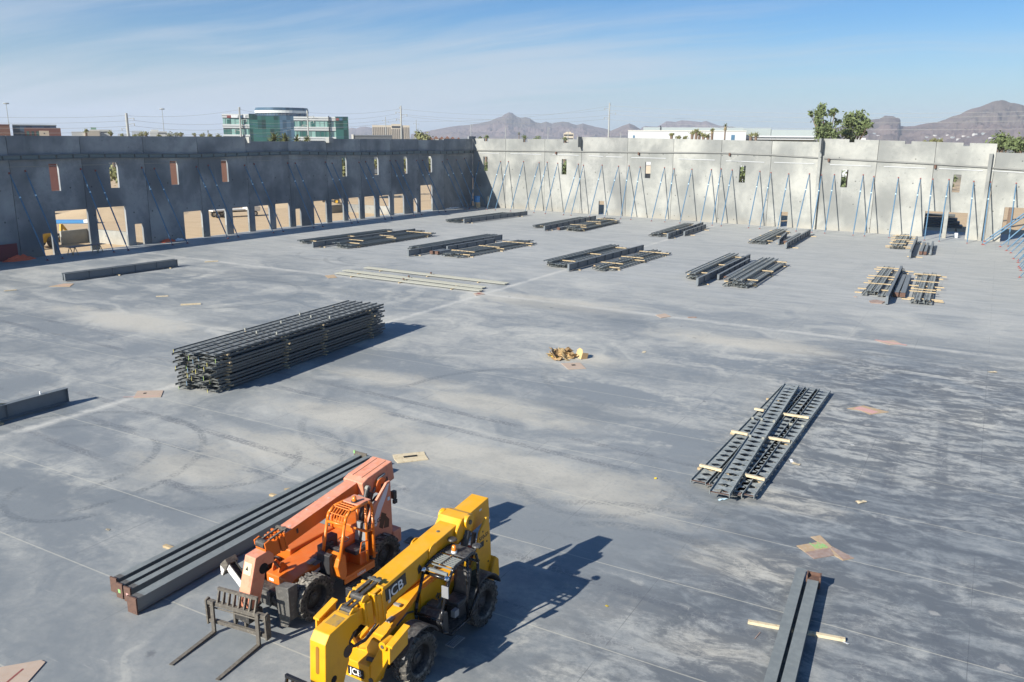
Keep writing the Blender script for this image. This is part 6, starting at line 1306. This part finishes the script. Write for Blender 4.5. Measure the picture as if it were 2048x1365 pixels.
MB().box((-.9, -1.30, .7), (1.0, -.61, 1.6)).build('engine_cover', Y, t, bev=.06); MB().box((-.8, -1.31, .95), (.6, -1.302, 1.4)).build('grille', K['black'], t)
# boom
BC = Matrix.Translation((0, 0, 3.0))@Matrix.Rotation(R(5.9), 4, 'Y')
MB().box((-3.02, -.30, -.66), (2.1, .30, 0), M=BC).build('boom', Y, t, bev=.02)
MB().prism([(-2.05, -.16), (-2.0, .02), (-1.78, .12), (-1.42, .12), (-1.12, -.12), (-1.1, -.5), (-1.9, -.5)], -.40, .40, M=BC).build('boom_collar', Y, t, bev=.03)
for y in (.36, -.50): MB().tube(BC@Vector((-1.66, y, -.06)), BC@Vector((-1.66, y+.14, -.06)), .20, 20).prism([(-1.85, -.1), (-1.48, -.1), (-1.40, -.62), (-1.75, -.62)], y, y+.06, M=BC).build('lift_lug', Y, t, bev=.015)
for y in (.505,): MB().tube(BC@Vector((-1.66, y, -.06)), BC@Vector((-1.66, y+.03, -.06)), .07, 12).build('pin', K['grimy'], t)
m = MB()
for sgn in (-1, 1):
    m.prism([(-.25, .0), (-.12, .05), (.02, .03), (.12, -.05), (.15, -.3), (-.2, -.3)], .301*sgn if sgn > 0 else -.335, .335 if sgn > 0 else -.301, M=BC)
m.build('boom_bracket', Y, t, bev=.01)
m = MB().box((2.1, -.36, -.74), (2.17, .36, .07), M=BC).box((2.17, -.30, .0), (2.5, .30, .05), M=BC).box((2.44, -.36, -.80), (2.51, .36, .06), M=BC)
for y in (-.38, .33): m.box((2.17, y, -.9), (2.44, y+.05, .0), M=BC).box((2.22, y+(.05 if y > 0 else -.03), -.85), (2.28, y+(.08 if y > 0 else 0), .0), M=BC)
m.build('boom_front_frame', Y, t, bev=.012)
MB().box((2.50, -.26, -.62), (2.82, .26, -.06), M=BC).build('second_boom', Y, t, bev=BV)
m = MB().box((2.78, -.30, -.66), (2.84, .30, .0), M=BC)
for y in (-.31, .26): m.box((2.56, y, -.74), (2.78, y+.05, -.05), M=BC)
m.build('second_frame', Y, t, bev=.012); MB().box((2.84, -.22, -.55), (3.05, .22, -.12), M=BC).build('third_boom', Y, t, bev=BV)
m = MB()
for y in (-.16, .02): m.box((1.9, y, .075), (2.72, y+.10, .115), M=BC)
for y in (-.14, .03): m.box((2.6, y, -.03), (3.12, y+.09, .01), M=BC)
m.build('extension_chain', K['grimy_dark'], t)
MB().tube(BC@Vector((2.70, -.2, .03)), BC@Vector((2.70, .2, .03)), .095, 14).tube(BC@Vector((3.12, -.18, -.09)), BC@Vector((3.12, .18, -.09)), .10, 14).build('chain_roller', K['grimy_dark'], t)
m = MB()
for y in (-.24, .20): MB().prism([(2.52, -.1), (2.84, -.1), (2.84, .06), (2.72, .14), (2.58, .10)], y, y+.04, M=BC).build('roller_bracket', Y, t, bev=.008)
for y in (-.20, .17): MB().prism([(2.90, -.2), (3.24, -.2), (3.26, -.04), (3.12, .03), (2.98, -.02)], y, y+.035, M=BC).build('roller_bracket', Y, t, bev=.008); MB().box((2.0, -.2, .12), (2.08, .2, .15), M=BC).build('chain_anchor', K['galv'], t)
K['scuffpaint'] = mat('scuffed_yellow', (.42, .25, .05), .6, .2, 4, col2=(.22, .17, .10), thr=(.45, .65))
hd = MB().prism([(3.0, 2.58), (3.3, 2.60), (4.02, 2.50), (4.18, 2.30), (4.24, 1.30), (4.16, .30), (3.84, .28), (3.60, .95), (3.38, 1.45), (3.36, 1.95), (3.2, 2.12), (3.0, 2.14)], -.25, .25).build('boom_head', Y, t, bev=.02)
Mf = Matrix.Translation((4.21, 0, 1.85))@Matrix.Rotation(R(-3.4), 4, 'Y'); MB().box((.004, -.05, -.32), (.008, .05, .30), M=Mf).tube(Mf@Vector((.004, 0, -.32)), Mf@Vector((.0082, 0, -.32)), .05, 14).tube(Mf@Vector((.004, 0, .30)), Mf@Vector((.0082, 0, .30)), .05, 14).build('slot', mat('slot_shade_yellow', (.28, .12, .01), .6, .1, 3), hd)  # raised darker-yellow patch paints the shade inside a recess
MB().tube((3.95, .251, 1.25), (3.95, .256, 1.25), .10, 16).build('side_hole_shade', K['void'], hd); MB().tube((4.02, .251, .75), (4.02, .256, .75), .10, 16).build('side_hole_shade', K['void'], hd); MB().tube((3.42, .26, 1.72), (3.42, -.26, 1.72), .16, 16).build('pin_boss', K['black'], hd)  # flat black discs paint the dark inside of the side holes
MB().box((4.05, .255, .98), (4.10, .275, 1.12)).build('tap', K['red'], hd); MB().box((4.05, .255, 1.13), (4.09, .30, 1.2)).build('tap_body', K['galv'], hd)
MB().prism([(3.2, 2.606), (3.75, 2.548), (3.55, 2.572)], -.16, .2).build('scuff', K['scuffpaint'], hd)
m = MB()
for sgn in (-1, 1): m.tube((3.35, .1*sgn, 1.75), (3.0, .12*sgn, 2.0), .05, 8)
m.pipe([Vector((3.3, .1, 1.9)), Vector((3.05, .14, 1.6)), Vector((2.6, .1, 1.5)), Vector((1.9, .1, 1.7))], .03, 6).pipe([Vector((3.3, -.05, 1.9)), Vector((3.0, .0, 1.5)), Vector((2.5, 0, 1.45)), Vector((1.9, 0, 1.7))], .03, 6).tube((3.4, 0, 1.6), (2.9, 0, 1.95), .09, 10)
m.build('hydraulic_hose', K['black'], t)
carriage(t, Matrix.Translation((4.62, -.05, .02)), K['blackgloss'], 1.95, True, 1.8); MB().box((4.15, -.3, .35), (4.6, .3, .75)).build('carriage_mount', K['black'], t)
sg = MB().prism([(.55, -.52), (1.42, -.52), (1.42, -.16), (.55, -.16)], .3012, .3035, M=Matrix.Translation((.62, 0, 0))@BC).build('sign_plate', K['blackgloss'], t)
lift_text('boom_lettering', 'JCB', .40, K['white'], t, BC@Vector((1.61, .306, -.335)), 'L', 1.02, R(5.9), .004, .003)
sg = MB().box((2.784, -.36, .50), (2.79, .16, .74)).build('sign_plate', K['blackgloss'], t); lift_text('front_lettering', 'JCB', .25, K['white'], t, (2.794, -.10, .62), 'F', 1.0, 0, .003, .003)
MB().prism([(.50, -.30), (.56, -.22), (.66, -.30), (.64, -.48), (.52, -.46)], .302, .312, M=BC).build('boom_vent', K['black'], t)
# stabilisers
for sgn, px_ in ((1, 0), (-1, -.28)):
    c = px_
    st = MB().beam((2.62, c+sgn*.32, .55), (2.58, c+sgn*.88, 1.62), .34, .24, upv=(1, 0, 0)).build('stabiliser_leg', Y, t, bev=.02)
    kn = MB().tube((2.40, c+sgn*.80, 1.66), (2.78, c+sgn*.80, 1.66), .12, 14).build('knuckle', Y, st, bev=.01); MB().tube((2.781, c+sgn*.80, 1.66), (2.80, c+sgn*.80, 1.66), .05, 10).build('pin', K['grimy'], st)
    y0 = c+sgn*1.06
    MB().prism([(2.86, 1.30), (2.84, 1.78), (2.10, 1.98), (2.12, 1.46)], y0-.03, y0+.03).prism([(2.84, 1.74), (2.84, 1.80), (2.10, 2.0), (2.10, 1.94)], y0-.10, y0+.10).prism([(2.6, 1.4), (2.6, 1.72), (2.3, 1.78), (2.3, 1.5)], min(y0, c+sgn*.9), max(y0, c+sgn*.9)).build('stabiliser_pad', Y, st, bev=.01)
    MB().tube((2.66, c+sgn*.20, 1.05), (2.66, c+sgn*.62, 1.10), .06, 10).build('cylinder', K['black'], st)
MB().prism([(-.72, .40), (.46, .40), (.62, .95), (.40, 1.45), (.18, 1.50), (-.05, 1.1), (-.30, 1.05), (-.62, 1.45), (-.80, 1.0)], 2.36, 2.46, 'x').prism([(-.72, .40), (.46, .40), (.40, .80), (-.66, .80)], 2.46, 2.72, 'x').build('stabiliser_frame', Y, t, bev=.015)
MB().tube((2.73, .36, .52), (2.76, .36, .52), .07, 12).build('pin', K['grimy'], t)
# tail
pl = [(-2.72, 1.05), (-2.66, 2.0), (-2.56, 2.92), (-2.42, 2.97), (-2.05, 2.62), (-1.85, 2.05), (-1.45, 1.45), (-1.35, .95), (-2.5, .9)]
for y in (.52, -.66):
    p = MB().prism(pl, y, y+.08).build('tail_plate', Y, t, bev=.02)
    if y > 0:
        lift_text('model_lettering', '510-56', .17, K['blackgloss'], p, (-2.26, y+.083, 2.42), 'L', 1.1, R(4), .004, .002); MB().box((-2.25, y+.081, 2.12), (-1.98, y+.085, 2.30)).build('small_decal', K['black'], p)
        MB().box((-2.60, y+.081, 2.75), (-2.55, y+.085, 2.85)).build('sticker', K['white'], p)
        for (x, z) in ((-2.42, 2.2), (-2.2, 2.6), (-2.0, 1.75), (-2.5, 1.5)): MB().tube((x, y+.08, z), (x, y+.09, z), .03, 8).build('bolt', K['grimy_dark'], p)
MB().box((-2.62, -.58, 1.0), (-2.0, .51, 1.6)).build('tail_body', Y, t, bev=.03); MB().prism([(-2.95, .85), (-2.9, 1.45), (-2.73, 1.6), (-2.4, 1.0), (-2.4, .8)], -.9, .75).build('counterweight', Y, t, bev=.05)
MB().tube((-1.05, .44, 1.55), (-1.62, .44, 2.85), .11, 12).tube((-1.25, -.5, 1.55), (-1.66, -.5, 2.85), .11, 12).build('lift_cylinder', K['black'], t); MB().tube((-1.9, .36, 1.6), (-2.1, .36, 2.55), .07, 10).build('compensating_cylinder', K['black'], t)
MB().box((-1.95, .18, 1.75), (-1.72, .40, 2.2)).build('red_cover', K['red'], t, bev=.02); MB().box((-2.05, .302, 2.72), (-1.75, .307, 2.86)).build('decal', K['white'], t)
m = MB()
for k in range(3): m.pipe([Vector((-1.0, .33+.03*k, 1.75)), Vector((-.9, .36, 2.1+.04*k)), Vector((-1.2-.05*k, .40, 2.35)), Vector((-1.9, .38-.03*k, 2.55))], .02, 6)
m.pipe([Vector((1.6, .32, 1.45)), Vector((1.2, .36, 1.62)), Vector((.9, .33, 1.5))], .025, 6).build('hydraulic_hose', K['black'], t)
for (x, z, w_, h_) in ((-.75, -.52, .14, .08), (1.85, -.56, .10, .08), (-2.6, -.2, .12, .06)): MB().box((x, .3008, z), (x+w_, .3035, z+h_), M=BC).build('decal', K['white'], t)
MB().lathe([(.0, .012), (.05, .010), (.06, .0)], 14, 'z').build('grease_cap', K['grimy'], t, loc=BC@Vector((-.75, .02, .004)))
MB().box((1.2, -.15, 1.36), (1.5, .0, 1.40)).build('deck_plate', K['galv'], t); MB().box((.85, -.3, 1.52), (.95, -.1, 1.57)).build('deck_clamp', K['galv'], t)
MB().tube((-1.55, -.95, 1.6), (-1.55, -.95, 2.35), .06, 10).build('exhaust', K['black'], t)
# cab
prof = [(.28, .72), (.66, 1.02), (.72, 1.35), (.66, 1.70), (.34, 2.42), (.20, 2.58), (.0, 2.66), (-.80, 2.68), (-.98, 2.58), (-1.08, 2.30), (-1.10, 1.3), (-.62, .74), (.28, .72)]
m = MB()
for y, dx_ in ((1.14, 0), (.36, .10)): m.pipe([Vector((x+(dx_ if x > 0 else 0), y, z+.02*(y < 1))) for x, z in prof], .045, 8)
m.pipe([Vector((-.55, 1.14, .76)), Vector((-.55, 1.14, 2.66))], .04, 8)
for x, z, w_ in ((.36, 2.42, .05), (-1.08, 2.30, .04), (-1.10, 1.35, .04), (.72, 1.36, .04)): m.tube((x, .36, z), (x, 1.14, z), w_, 8)
m.build('cab_frame', K['blackgloss'], t, smooth=True)
for k in range(7):
    x = .17-.085*k; MB().box((x-.015, .38, 2.605 if k == 0 else 2.645), (x+.015, 1.12, 2.64 if k == 0 else 2.68)).build('roof_bar', K['steel_light'], t)
MB().box((-.42, .735, 2.682), (.18, .765, 2.70)).build('roof_spine', K['black'], t)
MB().box((-.98, .34, 2.66), (-.42, 1.16, 2.72)).build('roof_plate', K['black'], t, bev=.02); MB().box((.28, .42, 2.50), (.36, 1.08, 2.58)).build('roof_front_bar', K['steel_light'], t, bev=.01)
MB().lathe([(0, 2.95), (.055, 2.93), (.07, 2.85), (.07, 2.79)], 16, 'z', (-.52, .72, 0)).build('beacon', K['beacon'], t, smooth=True); MB().lathe([(.085, 2.79), (.085, 2.72)], 16, 'z', (-.52, .72, 0)).build('beacon_base', K['white'], t)
for (x, y, z) in ((.46, .38, 2.56), (.40, 1.10, 2.46)): MB().lathe([(0, .09), (.07, .05), (.085, 0), (.06, -.06), (0, -.09)], 16, 'x', (x, y, z)).build('work_lamp', K['chrome'], t, smooth=True)
for (x, y, z) in ((-.82, .42, 2.90), (-.95, 1.16, 2.84)): MB().tube((x, y, 2.72), (x, y, z), .015, 6).lathe([(0, .03), (.12, .02), (.14, -.02), (0, -.03)], 18, 'z', (x-.05, y, z)).build('round_mirror', K['black'], t)
MB().box((.58, 1.08, 2.02), (.62, 1.30, 2.36)).tube((.5, 1.14, 2.3), (.6, 1.19, 2.3), .015, 6).build('wing_mirror', K['seatpad'], t, bev=.03)
MB().tube((1.5, -.5, 1.5), (1.75, -1.05, 2.1), .02, 6).box((1.72, -1.22, 1.95), (1.82, -.92, 2.2)).build('wing_mirror', K['black'], t, bev=.03)
MB().prism([(.40, .78), (.66, .98), (.76, 1.34), (.55, 1.50), (.36, 1.46), (.30, .8)], .38, 1.10).build('dash', K['black'], t, bev=.03); MB().box((.10, .40, 1.20), (.40, .72, 1.52)).build('console', K['vinyl'], t, bev=.03)
MB().box((-1.08, .38, .74), (.34, 1.12, .80)).build('cab_floor', K['black'], t); MB().box((-1.10, .36, .8), (-1.04, 1.12, 1.34)).build('cab_rear_panel', K['black'], t)
s_ = MB().box((-.78, .52, 1.18), (-.26, 1.02, 1.34)).box((-.72, .56, .8), (-.32, .98, 1.18)).build('seat', K['vinyl'], t, bev=.04); M = Matrix.Translation((-.78, 0, 1.32))@Matrix.Rotation(R(-12), 4, 'Y')
MB().box((-.06, .52, 0), (.06, 1.02, .80), M=M).build('seat_back', K['vinyl'], s_, bev=.05); MB().box((.061, .60, .12), (.08, .94, .72), M=M).build('back_pad', K['grimy_grey'], s_, bev=.015)
MB().tube((.40, .74, 1.45), (.12, .74, 1.66), .035, 8).build('steering_column', K['black'], t); MB().lathe([(.16, .0), (.175, .015), (.19, 0), (.175, -.015), (.16, 0)], 20, 'z').build('steering_wheel', K['black'], t, loc=(.1, .74, 1.68))
for k in range(2): MB().tube((-.1, .46, 1.3), (-.06, .46+.06*k, 1.62), .015, 6).build('lever', K['black'], t)
MB().box((-.2, .95, 1.05), (.0, 1.08, 1.25)).build('manual', K['seatpad'], t)
m = MB().box((.02, 1.14, .56), (.06, 1.42, .60)).box((.54, 1.14, .56), (.58, 1.42, .60))
for k in range(5): m.box((.06, 1.15+.058*k, .565), (.54, 1.18+.058*k, .595))
m.build('step', K['steel'], t)
def fender(x, a0, a1, y0, y1, rr, c_z=.72, name='fender'):
    m = MB(); n = 14; vs = []
    for i in range(n+1):
        a = R(a0+(a1-a0)*i/n)
        for (dr, y) in ((0, y0), (0, y1), (-.05, y1), (-.05, y0)): vs.append((x+(rr+dr)*math.cos(a), y, c_z+(rr+dr)*math.sin(a)))
    fs = []
    for i in range(n):
        for j in range(4): fs.append((i*4+j, i*4+(j+1) % 4, (i+1)*4+(j+1) % 4, (i+1)*4+j))
    fs += [(0, 1, 2, 3), (n*4+3, n*4+2, n*4+1, n*4)]
    return MB().add(vs, fs).build(name, K['black'], t, bev=.01)
fender(1.57, 28, 150, .58, 1.13, .88); fender(-1.57, 35, 158, .58, 1.13, .88); fender(1.57, 28, 150, -1.38, -.85, .88); fender(-1.57, 35, 158, -1.38, -.85, .88)
gm = bpy.data.materials.new('cab_glass'); gm.use_nodes = True; gt = gm.node_tree; gt.nodes.clear(); q = NT(gt)
q.n('ShaderNodeOutputMaterial', {'Surface': q.n('ShaderNodeMixShader', {0: .16, 1: q.n('ShaderNodeBsdfTransparent', {'Color': (.72, .82, .78, 1)}).outputs[0], 2: q.n('ShaderNodeBsdfGlossy', {'Roughness': .02}).outputs[0]}).outputs[0]})
MB().box((-1.10, .40, 1.38), (-1.09, 1.10, 2.28)).build('rear_window', gm, t)
# ------------------------------------------------------------------ air
hm = bpy.data.materials.new('haze_air'); hm.use_nodes = True; ht = hm.node_tree; ht.nodes.clear(); q = NT(ht)
q.n('ShaderNodeOutputMaterial', {'Volume': q.n('ShaderNodeVolumePrincipled', {'Color': (.80, .87, 1.0, 1), 'Density': 1.2e-4, 'Anisotropy': 0.1}).outputs[0]})
tag(MB().box((-7600, -7600, -3.4), (7600, 7600, 240)).build('haze', hm), kind='stuff')
bpy.context.view_layer.update()
# lettering becomes plain mesh
dg = bpy.context.evaluated_depsgraph_get()
for o in [o for o in COL.objects if o.type == 'FONT']:
    me = bpy.data.meshes.new_from_object(o.evaluated_get(dg)); n_ = bpy.data.objects.new(o.name+'_', me); nm = o.name; pr = o.parent; ml = o.matrix_local.copy()
    bpy.data.objects.remove(o); n_.name = nm; COL.objects.link(n_); n_.parent = pr; n_.matrix_local = ml
bpy.context.view_layer.update()
